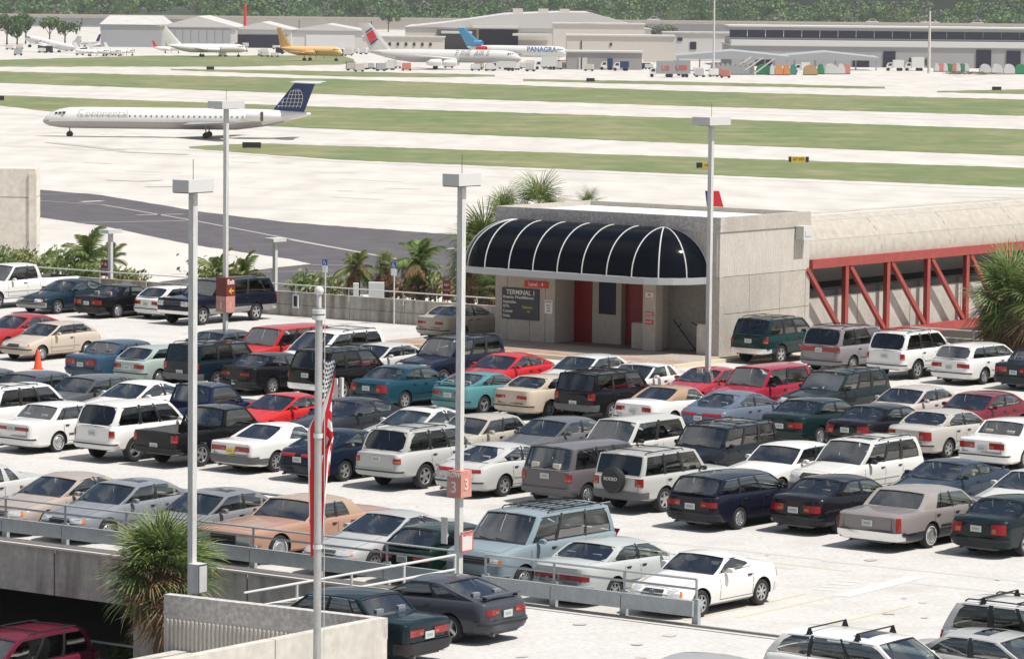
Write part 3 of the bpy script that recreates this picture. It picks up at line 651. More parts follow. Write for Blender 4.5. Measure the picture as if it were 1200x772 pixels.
    if P['rack']:
        m = MB(); r0, r1 = gT + .45, gR - .15; yy = hw * P['tumble'] * .86
        if P['rack'] in ('rails', 'ribs'):
            for s in (-1, 1):
                pts = [Vector((X(r0), s * yy, zr0(r0) + .01))] + [Vector((X(d), s * yy, zr0(d) + .055)) for d in (r0 + .08, (r0 + r1) / 2, r1 - .08)] + [Vector((X(r1), s * yy, zr0(r1) + .01))]
                m.tube(pts, .017, 6)
            for d in ((r0 + .35, r1 - .35) if P['rack'] == 'rails' else ()):
                m.box((X(d), 0, zr0(d) + .065), (.05, yy * 2, .022))
            if P['rack'] == 'ribs':
                for k in range(6):
                    y_ = -yy + 2 * yy * (k + .5) / 6; m.box((X((r0 + r1) / 2), y_, zr0((r0 + r1) / 2) + P['rcrown'] * .6 + .012), (r1 - r0 - .3, .035, .012))
                for d in (r0 + .3, (r0 + r1) / 2, r1 - .3): m.box((X(d), 0, zr0(d) + .07), (.045, yy * 2, .02))
        parts.append(('roof_rack', m.mesh('roof_rack', [M_TRIM]), None, None, None))
    if P.get('spoiler'):
        m = MB(); z = P['spoiler']; d = L - .22
        m.box((X(d), 0, z + .07), (.16, W * .74, .025)); 
        for s in (-1, 1): m.box((X(d) + .01, s * W * .32, z + .03), (.12, .03, .08))
        parts.append(('spoiler', m.mesh('spoiler', [M_PAINT]), None, 'c', None))
    # wheels
    tm, rm = wheel_meshes(P['tyre'], P['whl'])
    for ax in P['axle']:
        for s in (-1, 1):
            parts.append(('wheel', tm, None, None, (X(ax), s * (hw - .125 - (.02 if ax == P['axle'][1] else 0)), P['tyre'], 0 if s > 0 else math.pi)))
    return parts, rm, dict(roof_c=(X((gT + gR) / 2 if P['kind'] != 'pickup' else (gT + gR) / 2), H), L=L, W=W)
CARBUILT = {}
CAR_K = .935
CARS = []
def car(sty, u, v, head, color, label, cat='car', name=None, roof=None, interior=None, z=0.0, group=None, drop=(), extra=None):
    P = STY[sty]
    if sty not in CARBUILT: CARBUILT[sty] = build_style(sty, P)
    parts, rm, info = CARBUILT[sty]
    rx = info['roof_c'][0] * CAR_K
    if max(color) < .06: color = tuple(c * .6 for c in color)
    K = CAR_K; p = at(u, v, z + P['H'] * K - .02); h = head
    loc = Vector((p.x - rx * math.cos(h), p.y - rx * math.sin(h), z))
    kindname = {'car': 'parked_sedan', 'coupe': 'parked_coupe', 'hatch': 'parked_hatchback', 'suv': 'parked_suv', 'van': 'parked_minivan', 'pickup': 'pickup_truck'}[P['kind']]
    if sty == 'wagon': kindname = 'parked_station_wagon'
    if 'convertible' in sty: kindname = 'parked_convertible'
    root = empty(name or kindname, loc, h + random.uniform(-.012, .012)); root.scale = (CAR_K,) * 3
    tag(root, label, cat, group or 'cars parked in the rows of the rooftop lot')
    ic = interior or random.choice([(.34, .34, .36), (.46, .42, .37), (.24, .25, .28), (.55, .50, .43)])
    for nm, me, par, ck, tr in parts:
        if nm in drop: continue
        o = link(nm, me, root)
        if ck == 'c': o.color = (*color, 1)
        elif ck == 'r': o.color = (*(roof or color), 1)
        elif ck == 'i': o.color = (*ic, 1)
        if nm == 'wheel':
            o.location = tr[:3]; o.rotation_euler = (0, random.uniform(0, 6) if True else 0, tr[3])
            c = link('rim', rm, o)
        if nm == 'body': o.color = (*color, 1)
        if nm in ('lid_seam', 'door_seam'): o['kind'] = 'stuff'
    CARS.append([label, loc, h, info['L'] * CAR_K, info['W'] * CAR_K, root])
    if extra: extra(root, P)
    return root
# ================================================================== THE ROOFTOP LOT
C0 = Vector((-1.0, 85.2, 0))                      # corner of the deck edge and the ramp rail
def L(a, b, z=0.0): return C0 + E1 * a + E2 * b + EZ * z
AX = (E1, E2, EZ)
M_DECK = mat('deck_concrete', (.565, .548, .52), .9, noise=(.9, (.515, .498, .47), .40, .70), bump=.15, streak=(.75, (.40, .37, .34), .45))
M_CONC = mat('wall_concrete', (.46, .425, .37), .9, noise=(.6, (.40, .385, .35), .35, .65), bump=.2, streak=(2.2, (.17, .145, .115), .82))
M_CONCD = mat('stained_concrete', (.60, .57, .52), .9, noise=(.8, (.44, .415, .38), .35, .65), bump=.3, streak=(2.6, (.14, .13, .12), .6))
M_PALE = mat('pale_concrete', (.60, .57, .51), .88, noise=(.5, (.53, .505, .45), .4, .7), bump=.1, streak=(1.5, (.34, .32, .27), .4))
M_AGG = mat('aggregate', (.44, .41, .385), .95, noise=(9, (.64, .61, .585), .42, .62), bump=.4)
M_FACE = mat('facade_concrete', (.52, .475, .42), .9, noise=(1.6, (.46, .42, .37), .35, .66, (1, 1, .6)), bump=.2, streak=(1.2, (.30, .27, .235), .3))
M_FLUTE = mat('fluted_concrete', (.62, .575, .52), .9, noise=(3, (.55, .51, .455), .35, .66, (1, 1, .3)), bump=.2)
M_BLUEG = mat('painted_guardrail', (.40, .43, .44), .55, noise=(3, (.34, .37, .385), .4, .6))
M_PIPE = mat('white_pipe', (.58, .58, .57), .45)
M_POLE = mat('pole_paint', (.66, .66, .64), .5, noise=(6, (.50, .50, .48), .45, .75, (1, 1, .15)))
M_LINEY = mat('faded_yellow_line', (.56, .50, .36), .9)
M_LINEW = mat('white_line', (.66, .645, .61), .85, noise=(1.5, (.60, .58, .55), .4, .65))
M_LINEB = mat('faded_blue_line', (.40, .48, .53), .9)
M_SEAM = mat('joint_sealant', (.22, .20, .19), .9)
M_RED_P = mat('red_steel', (.33, .05, .042), .5, noise=(2, (.38, .065, .052), .4, .65))
M_RED_D = mat('red_door_paint', (.22, .004, .006), .45)
M_DARK = mat('dark_panel', (.035, .035, .05), .4)
M_WHITE = mat('white_print', (.80, .80, .78), .6)
M_BROWN = mat('brown_sign', (.17, .03, .022), .5)
M_PINK = mat('faded_pink_sign', (.60, .25, .20), .6, noise=(2.5, (.66, .40, .34), .4, .7))
M_AMBER = mat('amber_print', (.85, .50, .03), .5)
M_PAVER = mat('brick_paver', (.33, .17, .12), .9, noise=(1.5, (.42, .32, .25), .35, .65))
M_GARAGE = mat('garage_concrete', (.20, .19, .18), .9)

def slab(name, pts, z0, z1, m, kind='structure', parent=None):
    b = MB(); n = len(pts); t = [Vector((p.x, p.y, z1)) for p in pts]; q = [Vector((p.x, p.y, z0)) for p in pts]
    b.poly(t); b.poly(q[::-1])
    for k in range(n): b.quad(q[k], q[(k + 1) % n], t[(k + 1) % n], t[k])
    o = obj(name, b, m, parent)
    if kind and not parent: o['kind'] = kind
    return o
BF = 54.3                                         # far edge of deck
# parking deck: the lot, and the lane on this side of the guard rail
slab('parking_deck', [L(-150, 0), L(110, 0), L(110, BF), L(-150, BF)], -.75, 0, M_DECK)
slab('driving_lane', [L(0.05, -95), L(110, -95), L(110, -.012), L(0.05, -.012)], -.75, -.004, mat('lane_concrete', (.565, .55, .525), .9, noise=(.8, (.52, .505, .48), .4, .7, (1, 1, 1)), bump=.1, streak=(.5, (.44, .41, .38), .4)))
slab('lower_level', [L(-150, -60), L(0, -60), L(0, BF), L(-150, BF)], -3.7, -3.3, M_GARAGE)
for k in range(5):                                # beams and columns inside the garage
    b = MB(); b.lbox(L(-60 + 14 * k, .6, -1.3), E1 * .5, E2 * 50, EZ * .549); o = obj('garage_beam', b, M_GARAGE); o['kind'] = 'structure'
b = MB(); b.lbox(L(-9.6, -.12, -3.3), E1 * .8, E2 * .7, EZ * 2.15); tag(obj('garage_column', b, M_CONC), 'light grey concrete column holding up the deck edge beside the palm', 'column')
b = MB(); b.lbox(L(-8.0, -.9, -3.3), E1 * .28, E2 * .2, EZ * 1.9); tag(obj('service_cabinet', b, M_POLE), 'narrow white cabinet at the foot of the column behind the palm', 'cabinet')
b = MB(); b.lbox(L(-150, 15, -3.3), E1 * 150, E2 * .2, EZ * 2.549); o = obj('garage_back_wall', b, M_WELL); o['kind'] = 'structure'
# deck fascia with joints
fas = empty('deck_edge_beam', L(-150, -.2)); tag(fas, 'stained grey concrete edge beam below the guard rail, above the dark garage opening', 'beam')
for k in range(26):
    b = MB(); b.lbox(L(-149.5 + 5.98 * k, -.25, -1.12) - fas.location, E1 * 5.93, E2 * .24, EZ * 1.10); obj('beam_panel', b, M_CONCD, fas)
b = MB(); b.lbox(L(-149.5, -.31, -.02) - fas.location, E1 * 149.2, E2 * .10, EZ * .05); b.lbox(L(-149.5, .02, 0.0) - fas.location, E1 * 149.2, E2 * .10, EZ * .06)
obj('edge_strip', b, mat('edge_strip_paint', (.62, .58, .55), .8), fas)
b = MB(); b.lbox(L(.15, -.25, -.003), E1 * 100, E2 * .05, EZ * .008); b.lbox(L(.15, .02, -.003), E1 * 24.5, E2 * .10, EZ * .04)
o = obj('deck_joint', b, M_SEAM); o['kind'] = 'structure'
# ---- guard rail: flat beam with two pipes
def guard_rail(a0, a1, n, off, label):
    g = empty('guard_rail', L(a0, .32)); tag(g, label, 'guard rail')
    O = g.location
    st = (a1 - a0) / n
    for k in range(n):
        b = MB(); b.lbox(L(a0 + st * k + .01, .05, .20) - O, E1 * (st - .02), E2 * .08, EZ * .33); obj('beam', b, M_BLUEG, g)
    for k in range(n + 1):
        b = MB(); b.lbox(L(a0 + st * k - .075, .135, 0) - O, E1 * .15, E2 * .11, EZ * .56); b.tube([L(a0 + st * k, .19, .5) - O, L(a0 + st * k, .19, .98) - O], .028, 8); obj('post', b, M_BLUEG, g, weld=False)
    for z in (.98, .77):
        b = MB(); b.tube([L(a0, .19, z) - O, L(a1, .19, z) - O], .026, 8); obj('pipe_rail', b, M_BLUEG, g)
guard_rail(-70.5, -.35, 36, 0, 'long blue grey guard rail with flat beam, left of the row 3 pole')
guard_rail(.45, 6.0, 3, 0, 'short blue grey guard rail section in front of the white hardtop roadster')
# ---- white pipe rail down the ramp side
g = empty('ramp_railing', L(0, -.4)); tag(g, 'white two pipe railing running down from the row 3 pole to the fluted wall', 'railing'); O = g.location
for z in (.98, .66):
    b = MB(); b.tube([L(-.02, -.3, z) - O, L(-.02, -7.4, z) - O], .03, 8); obj('pipe_rail', b, M_PIPE, g)
for k in range(4):
    b = MB(); b.tube([L(-.02, -.3 - 1.8 * k, -.5) - O, L(-.02, -.3 - 1.8 * k, .98) - O], .03, 8); obj('post', b, M_PIPE, g)
b = MB(); b.lbox(L(-.3, -40, -3.3), E1 * .3, E2 * 39.74, EZ * 3.31); tag(obj('retaining_wall', b, M_CONCD), 'dark stained retaining wall under the white pipe railing', 'wall')
# railing by the maroon minivan on the lower level
pA, pB = at(105, 750.5, -2.3), at(205, 764, -2.3); d = (pB - pA).normalized()
g = empty('lower_railing', pA); tag(g, 'white pipe railing on the lower level between the maroon minivan and the palm', 'railing')
for z in (0, -.42):
    b = MB(); b.tube([d * -.2 + EZ * z, d * 3 + EZ * z], .03, 8); obj('pipe_rail', b, M_PIPE, g)
for k in range(3):
    b = MB(); b.tube([d * (1.4 * k + .05), d * (1.4 * k + .05) - EZ * 1.0], .03, 8); obj('post', b, M_PIPE, g)
# ---- fluted enclosure walls at the bottom of the picture
K = at(447, 725, 1.1); K1 = at(192, 696, 1.1)
dv = (K1 - K); dv.z = 0; lw = dv.length; dv.normalize(); nv = Vector((-dv.y, dv.x, 0)); nv = nv if nv.y < 0 else -nv     # nv points to camera-left: towards inside
f1 = empty('fluted_wall', K); tag(f1, 'low concrete wall with rough top band and vertical flutes, behind the flagpole', 'wall')
b = MB(); b.lbox(-EZ * .42, dv * lw, -nv * .22, EZ * .42); obj('top_band', b, M_AGG, f1)
b = MB(); b.lbox(-EZ * 4.4, dv * lw, -nv * .20, EZ * 3.98); obj('backing', b, M_FLUTE, f1)
m_ = None
nfl = int(lw / .105)
fl = MB(); 
for (x, y) in ((0, 0),):
    pr = [(0, 0), (.015, .045), (.05, .045), (.065, 0)]
    fl.grid([[dv * p + nv * q + EZ * (-4.4) for p, q in pr], [dv * p + nv * q + EZ * (-.50) for p, q in pr], [dv * p + nv * 0.0 + EZ * (-.43) for p, q in pr]])
flm = fl.mesh('flute', [M_FLUTE])
for k in range(nfl):
    o = link('flute', flm, f1); o.location = dv * (.03 + k * (lw - .08) / nfl)
f2 = empty('near_parapet', K); tag(f2, 'pale smooth concrete parapet in panels at the bottom edge, passing behind the flagpole', 'wall')
D2 = -E2
pos = .0
for k in range(6):
    b = MB(); b.lbox(D2 * (pos + .012) - E1 * .2 - EZ * 4.6, D2 * 3.2, E1 * .22, EZ * (4.6 + .012)); obj('panel', b, M_PALE, f2)
    pos += 3.224
# ---- far parapet wall with pipe on top
def far_wall(a0, a1, label, step=2.6):
    g = empty('parapet_wall', L(a0, BF)); tag(g, label, 'wall'); O = g.location
    n = max(1, round((a1 - a0) / step)); st = (a1 - a0) / n
    for k in range(n):
        b = MB(); b.lbox(L(a0 + st * k + .012, BF, 0.0) - O, E1 * (st - .024), E2 * .2, EZ * .45); obj('lower_panel', b, M_CONC, g)
        b = MB(); b.lbox(L(a0 + st * k + .012, BF + .03, .455) - O, E1 * (st - .024), E2 * .2, EZ * .52); obj('panel', b, M_CONC, g)
    for k in range(n + 1):
        b = MB(); b.tube([L(a0 + st * k, BF - .04, .75) - O, L(a0 + st * k, BF - .04, 1.28) - O], .02, 6); obj('post', b, M_PIPE, g)
    b = MB(); b.tube([L(a0, BF - .04, 1.28) - O, L(a1, BF - .04, 1.28) - O], .026, 6); b2 = obj('pipe_rail', b, M_PIPE, g)
    return g
far_wall(-52.6, -33.2, 'weathered grey concrete parapet with pipe rail, from the dark suburban to the terminal entrance')
far_wall(-110, -52.7, 'weathered parapet with pipe rail behind the white pickup and the parked sedans, far left')
far_wall(-21.0, 60, 'concrete parapet with pipe rail at the right, below the red truss and the palm')
# ---- painted lines on the deck
ln = MB()
for k in range(0, 40):
    a = -72 + 2.68 * k + .35
    for b0, b1 in ((.6, 5.4), ):
        ln.lbox(L(a + 73 * 0 + 2.0, b0, .004), E1 * .09, E2 * (b1 - b0), EZ * .002)
o = obj('stall_lines', ln, M_LINEY); o['kind'] = 'structure'
ln = MB(); p0 = at(985, 697); p1 = at(1085, 676); ln.poly([at(975, 697, .006), at(1063, 674.5, .006), at(1086, 676, .006), at(996, 699, .006)]); o = obj('white_bar_marking', ln, M_LINEW); o['kind'] = 'structure'
ln = MB()
for k in range(4):
    ln.poly([at(952 + 10 * k, 690 - 3.2 * k, .005), at(978 + 10 * k, 692 - 3.2 * k, .005), at(980 + 10 * k, 690.8 - 3.2 * k, .005), at(954 + 10 * k, 688.8 - 3.2 * k, .005)])
o = obj('worn_marking', ln, mat('worn_white', (.60, .58, .545), .9)); o['kind'] = 'structure'
ln = MB(); ln.poly([at(860, 723, .004), at(980, 697, .004), at(986, 697, .004), at(868, 723, .004)]); ln.poly([at(905, 658, .004), at(1000, 669, .004), at(1000, 670, .004), at(905, 659, .004)])
o = obj('yellow_lane_line', ln, M_LINEY); o['kind'] = 'structure'
ln = MB()                                            # blue and white hatching by the suburban
hp = at(330, 372); 
for k in range(12):
    c = at(212 + 26 * k, 391 - 1.6 * k, .005); ln.lbox(c, (E1 * .5 + E2 * 1.8), E1 * .14, EZ * .001)
o = obj('blue_hatching', ln, M_LINEB); o['kind'] = 'structure'

# oil drips and dark patches on the deck
rs_ = random.Random(12); sb_ = [MB(), MB()]
for k in range(230):
    b_ = rs_.choice([rs_.uniform(5.6, 12.4), rs_.uniform(21.5, 28), rs_.uniform(37.5, 46), rs_.uniform(1, 5), rs_.uniform(-12, -1)]); a_ = rs_.uniform(-48, 24) if b_ > -.5 else rs_.uniform(.5, 26)
    r_ = rs_.uniform(.04, .17) * (1 if rs_.random() < .85 else 1.6); c = L(a_, b_, .0); q_ = [c + E1 * math.cos(2 * math.pi * j / 11) * r_ * rs_.uniform(.6, 1.2) + E2 * math.sin(2 * math.pi * j / 11) * r_ * rs_.uniform(.7, 1.5) + EZ * (.007 + .00003 * k) for j in range(11)]
    sb_[k % 2].poly(q_)
for k in range(2): tag(obj('oil_stains', sb_[k], mat(['faint_oil', 'dark_oil'][k], [(.49, .465, .43), (.42, .395, .36)][k], .8), weld=False), 'scattered oil drips and dark patches on the pale parking deck', kind='stuff')
sb_ = MB()
for k in range(9):
    for b0 in (8.2, 9.9, 24.2, 26.0, 41.5):
        a0 = -50 + 9 * k + rs_.uniform(-2, 2); n_ = 6
        sb_.grid([[L(a0 + 1.6 * j, b0 + .12 * math.sin(j * .7 + k) , .003 + .0001 * k), L(a0 + 1.6 * j, b0 + .16 + .12 * math.sin(j * .7 + k), .003 + .0001 * k)] for j in range(n_)])
o = obj('tyre_tracks', sb_, mat('tyre_track', (.505, .48, .445), .9), weld=False); o['kind'] = 'structure'
# wheel stops seen between rows
wsm = None
for b0, a0, n_ in ((17.25, -26, 13), (32.9, -32, 12)):
    for k in range(n_):
        mb_ = MB(); pr_ = [(-.09, 0), (-.06, .12), (.06, .12), (.09, 0)]
        if wsm is None:
            mb_.grid([[E1 * x_ + E2 * p_ + EZ * (z_ + .002) for p_, z_ in pr_] for x_ in (-.95, .95)]); mb_.poly([E1 * -.95 + E2 * p_ + EZ * (z_ + .002) for p_, z_ in pr_]); mb_.poly([E1 * .95 + E2 * p_ + EZ * (z_ + .002) for p_, z_ in pr_[::-1]]); wsm = mb_.mesh('wheel_stop', [mat('stop_concrete', (.55, .52, .47), .9)])
        o = link('wheel_stop', wsm); o.location = L(a0 + 2.62 * k, b0, 0); tag(o, 'pale wheel stop between the ' + ('lower' if b0 < 20 else 'upper') + ' nose to nose rows, ' + 'first second third fourth fifth sixth seventh eighth ninth tenth eleventh twelfth thirteenth'.split()[k] + ' from the left', 'wheel stop', 'wheel stops between the nose to nose rows')

for k, (u, v) in enumerate([(690, 486), (700, 485.5), (888, 511)]):
    pass

# ---- poles
def big_pole(u, v, label, Y=None, zlow=0.0, lv=9.3, hs=1.0):
    p = at(u, v, 0) if Y is None else at_y(u, v, Y)
    g = empty('parking_lot_light', (p.x, p.y, zlow)); tag(g, label, 'light pole', 'tall light poles in the parking lot')
    hb = lv - zlow
    b = MB(); b.box((0, 0, hb / 2 - .15), (.137, .137, hb - .3), 0, AX); obj('pole', b, M_POLE, g)
    b = MB(); b.box((0, 0, .2), (.6, .6, .4), 0, AX); obj('base', b, M_CONC, g)
    b = MB(); b.box((0, 0, hb - .135), (.45 * hs, .80 * hs, .26), 0, AX); b.box((0, 0, hb - .275), (.42, .8, .02), 1, AX); obj('lamp_head', b, [mat('lamp_head_paint', (.60, .60, .58), .5), M_GREYTRIM], g)
    b = MB(); b.tube([(0, 0, hb - .01), (0, 0, hb + .42)], .008, 5); obj('lightning_rod', b, M_GREYTRIM, g)
    return g
P1 = big_pole(225, 690, 'tall square light pole rising behind the fluted wall next to the palm', Y=82.5, zlow=-3.3, lv=at_y(222.5, 210, 82.5).z)
P2 = big_pole(264, 429, 'tall light pole carrying the brown Exit sign box', hs=1.5)
P3 = big_pole(537, 700, 'tall light pole with the pink row 3 sign box')
P4 = big_pole(829, 477, 'tall light pole in front of the terminal entrance corner', hs=1.5)
def sign_box(pole, zc, size, mats, name='row_sign', parent=True, label=None, texts=()):
    g = empty(name, pole.location + EZ * (zc - pole.location.z)); tag(g, label, 'sign')
    s, h = size
    b = MB(); b.box((0, 0, 0), (s, s, h), 0, AX); obj('panel_box', b, mats[0], g)
    for (t, sz, dx, dz, m, face) in texts:
        if face == 'L': text_mesh(t, sz, m, -E2 * (s / 2 + .008) + E1 * dx + EZ * dz, E1, EZ, g, 'lettering', .003, bold=.006)
        else: text_mesh(t, sz, m, E1 * (s / 2 + .008) + E2 * dx + EZ * dz, E2, EZ, g, 'lettering', .003, bold=.006)
    return g
def pz(pole, v): return CAMZ + (at_y(px(pole.location)[0], v, pole.location.y).z - CAMZ)
W3 = .62
sign_box(P3, pz(P3, 566), (.385, .58), [M_PINK], label='faded pink box sign reading ROW 3 on the pole beside the silver sedan', texts=[('ROW', .15, 0, .20, M_WHITE, 'L'), ('3', .34, 0, -.08, M_WHITE, 'L'), ('3', .34, 0, -.02, mat('pale_pink_print', (.72, .55, .50), .6), 'R')])
sign_box(P2, pz(P2, 335.5), (.47, .64), [M_BROWN], name='exit_sign', label='dark brown Exit sign box with yellow arrow, above the pink row 1 box', texts=[('Exit', .235, .0, .16, M_WHITE, 'R'), ])
for gg in [o for o in COL.objects if o.name.startswith('exit_sign')]:
    b = MB(); q = E1 * .245 + E2 * .03 - EZ * .15
    b.quad(q - E2 * .04 - EZ * .025, q + E2 * .14 - EZ * .025, q + E2 * .14 + EZ * .025, q - E2 * .04 + EZ * .025)
    b.poly([q - E2 * .15, q - E2 * .01 - EZ * .11, q + E2 * .02 - EZ * .08, q - E2 * .06, q + E2 * .02 + EZ * .08, q - E2 * .01 + EZ * .11]); obj('arrow', b, M_AMBER, gg)
sign_box(P2, pz(P2, 356), (.47, .56), [M_PINK], label='faded pink row 1 box sign just below the brown Exit box', texts=[('1', .34, 0, -.06, M_WHITE, 'L'), ('1', .34, 0, -.06, mat('pale_pink_print', (.72, .55, .50), .6), 'R')])
def plate(name, base, X_, w_, h_, m, label, thick=.03, cat='sign', texts=(), post=None, frame=None):
    g = empty(name, base); tag(g, label, cat); X_ = X_.normalized(); N = X_.cross(EZ)
    b = MB(); b.box((0, 0, 0), (w_, thick, h_), 0, (X_, N, EZ)); obj('panel', b, m, g)
    if frame:
        b = MB(); t = .025
        for sx, sz, ww, hh in ((0, h_ / 2 - t / 2, w_, t), (0, -h_ / 2 + t / 2, w_, t), (w_ / 2 - t / 2, 0, t, h_), (-w_ / 2 + t / 2, 0, t, h_)):
            b.box(X_ * sx + EZ * sz + N * (thick / 2 + .003), (ww, .01, hh), 0, (X_, N, EZ))
        obj('frame', b, frame, g, weld=False)
    for (t_, sz, dx, dz, mm) in texts: text_mesh(t_, sz, mm, N * (thick / 2 + .006) + X_ * dx + EZ * dz, X_, EZ, g, 'lettering', .002, bold=sz * .02)
    if post:
        b = MB(); b.tube([(0, 0, -base.z + post[0]) + N * -.03 if False else Vector((0, 0, post[0] - base.z)) - N * .04, Vector((0, 0, h_ / 2 * .9)) - N * .04], .022, 6); obj('post', b, M_POLE, g)
    return g
def on_pole(P, v, off=E1 * 0): 
    return Vector((P.location.x, P.location.y, pz(P, v))) + off
M_RPRINT = mat('red_print', (.62, .08, .07), .6)
M_NOTICE = mat('notice_paper', (.74, .66, .64), .7)
plate('notice', on_pole(P3, 634, E1 * .12 + E2 * .13), E2, .42, .44, M_NOTICE, 'white and pink notice plate on the row 3 pole above the guard rail', texts=[('NOTICE', .085, 0, .15, M_RPRINT)], frame=M_RPRINT)
plate('notice', on_pole(P3, 622, -E1 * .30 - E2 * .13), E1, .16, .58, M_POLE, 'blank white plate on the left side of the row 3 pole')
plate('meter_box', on_pole(P1, 676, E1 * .16), E2, .30, .62, M_POLE, 'small grey electrical box on the pole beside the palm', thick=.3, cat='box', frame=M_GREYTRIM)
plate('notice', on_pole(P4, 441, E1 * .14 + E2 * .16), E2, .38, .46, M_NOTICE, 'white and pink notice on the pole in front of the red sedan', frame=M_RPRINT)
plate('notice', on_pole(P4, 441, -E1 * .22 - E2 * .14), E1, .22, .5, M_WHITE, 'plain white plate on the left of the pole before the red sedan')
plate('notice', on_pole(P2, 397, -E1 * .22 - E2 * .14), E1, .22, .42, M_WHITE, 'blank white plate low on the Exit sign pole')
# white ticket post by the flag
p = at(400, 500); g = empty('white_post', p); tag(g, 'short white post with a square plate beside the flag and dark sedan', 'post')
p2 = at(402, 497)
b = MB(); b.box((0, 0, .75), (.10, .10, 1.5), 0, AX); obj('post', b, M_POLE, g)
b = MB(); b.box(E1 * -.32 + EZ * 1.15, (.32, .05, .62), 0, AX); b.box(E1 * -.1 + EZ * 1.15, (.15, .05, .06), 0, AX); obj('panel', b, M_WHITE, g)
# small lamps on the lower road beyond the wall
def small_lamp(u, v_head, Y, label, wpx=26):
    p = at_y(u, v_head, Y); g = empty('street_lamp', (p.x, p.y, AG)); tag(g, label, 'street lamp', 'small flat lamps beyond the parapet')
    h = p.z - AG
    b = MB(); b.box((0, 0, h / 2), (.16, .16, h), 0, AX); obj('pole', b, M_POLE, g)
    b = MB(); b.box((0, 0, h), (.55, wpx * Y / 4600 * .9, .16), 0, AX); obj('lamp_head', b, M_POLE, g)
small_lamp(322.5, 281, 172, 'slim lamp with flat head beyond the parapet, in front of the dark apron')
small_lamp(129.5, 271, 167, 'slim lamp with flat head behind the shrubs at the left')
small_lamp(533, 293.5, 166, 'flat lamp head among palm fronds left of the terminal entrance', 20)
plate('direction_sign', at_y(124, 314, 170), E1 + E2 * .2, .50, .70, mat('russet_sign', (.30, .055, .03), .5), 'reddish brown sign with white marks by the shrubs at the left', post=(AG, 0), texts=[('P & P', .2, 0, .16, M_WHITE), ('AIRLINES', .1, 0, -.05, M_WHITE), ('ARRIVALS', .1, 0, -.2, M_WHITE)])
plate('direction_sign', at_y(523.5, 340, 156.5), E1 + E2 * .2, .34, .80, mat('russet_sign'), 'narrow reddish brown sign left of the entrance building', post=(AG, 0), texts=[('P&P', .14, 0, .2, M_WHITE), ('GATES', .09, 0, 0, M_WHITE), ('ALL', .09, 0, -.15, M_WHITE)])
M_HBLUE = mat('handicap_blue', (.02, .08, .35), .5)
for u, vb, vt, lb in ((404, 372, 307.5, 'blue wheelchair parking sign on a thin post, left one of two at the parapet'), (484, 378, 311, 'blue wheelchair parking sign on a thin post, right one of two at the parapet')):
    Pq = L(*[((at(u, vb) - C0).dot(E1)), BF - .35]); zt = at_y(u, vt, Pq.y).z
    g = empty('disabled_parking_sign', Pq); tag(g, lb, 'sign', 'disabled parking signs at the parapet')
    b = MB(); b.tube([(0, 0, 0), (0, 0, zt + .1)], .03, 6); obj('post', b, M_POLE, g)
    b = MB(); b.box(EZ * zt - E2 * .04, (.24, .03, .24), 0, AX); obj('panel', b, M_HBLUE, g)
    b = MB(); b.box(EZ * (zt - .27) - E2 * .04, (.24, .03, .27), 0, AX); obj('panel', b, M_WHITE, g)
    b = MB(); q = EZ * zt - E2 * .058
    b.box(q + EZ * .075 + E1 * -.02, (.035, .004, .035), 0, AX); b.box(q + EZ * .02 - E1 * .02, (.025, .004, .09), 0, AX); b.box(q - EZ * .01 + E1 * .02, (.08, .004, .022), 0, AX); b.box(q - EZ * .05 + E1 * .055, (.022, .004, .07), 0, AX)
    for k in range(10):
        a0, a1 = R(100 + 24 * k), R(124 + 24 * k); b.quad(*[q - E1 * .01 - EZ * .04 + E1 * rr_ * math.cos(a_) + EZ * rr_ * math.sin(a_) for rr_, a_ in ((.055, a0), (.07, a0), (.07, a1), (.055, a1))])
    obj('wheelchair_symbol', b, M_WHITE, g, weld=False)
plate('fire_cabinet', L((at(333, 372) - C0).dot(E1), BF - .06, .62), E1, .30, .56, M_WHITE, 'white framed dark cabinet on the parapet behind the suburban', cat='cabinet', frame=M_WHITE)
b = MB(); b.box(L((at(333, 372) - C0).dot(E1), BF - .082, .62), (.17, .01, .42), 0, AX); tag(obj('cabinet_glass', b, M_TRIM), 'dark glass front of the white cabinet on the parapet', 'glass')
# traffic cone
p = at(44.5, 432.5); g = empty('traffic_cone', p); tag(g, 'orange traffic cone standing alone behind the grey sedans at left', 'traffic cone')
b = MB(); b.lathe([(.15, .03), (.04, .68), (.001, .70)], (0, 0, 0), 14); obj('cone', b, mat('cone_orange', (.80, .10, .03), .5), g, smooth=True)
b = MB(); b.box((0, 0, .015), (.36, .36, .03)); obj('base', b, mat('cone_orange'), g)
# ---- flagpole and flag
YF = 49.0
top_ = at_y(374, 337, YF); g = empty('flagpole', (top_.x, top_.y, -3.0)); tag(g, 'tapered metal flagpole with ball top standing close at lower left', 'flagpole')
zt = top_.z + 3.0
b = MB(); b.tube([(0, 0, 0), (0, 0, zt - .25)], [.056, .046], 16); obj('pole', b, mat('brushed_aluminium', (.55, .55, .54), .42, .5, noise=(14, (.42, .42, .42), .4, .7, (1, 1, .2))), g, smooth=True)
for zz in [at_y(372, v, YF).z + 3 for v in (365, 372, 510, 640)]:
    b = MB(); b.lathe([(.06, -.03), (.085 if zz > zt - .5 else .060, -.025), (.085 if zz > zt - .5 else .060, .025), (.06, .03)], (0, 0, zz), 14); obj('collar', b, M_POLE, g, smooth=True)
b = MB(); b.tube([(0, 0, zt - .26), (0, 0, zt - .1)], .03, 8); obj('truck', b, M_POLE, g)
b = MB(); b.lathe([(.001, -.06)] + [(.06 * math.cos(R(a)), .06 * math.sin(R(a))) for a in range(-75, 90, 15)] + [(.001, .065)], (0, 0, zt - .04), 14); obj('finial_ball', b, M_POLE, g, smooth=True)
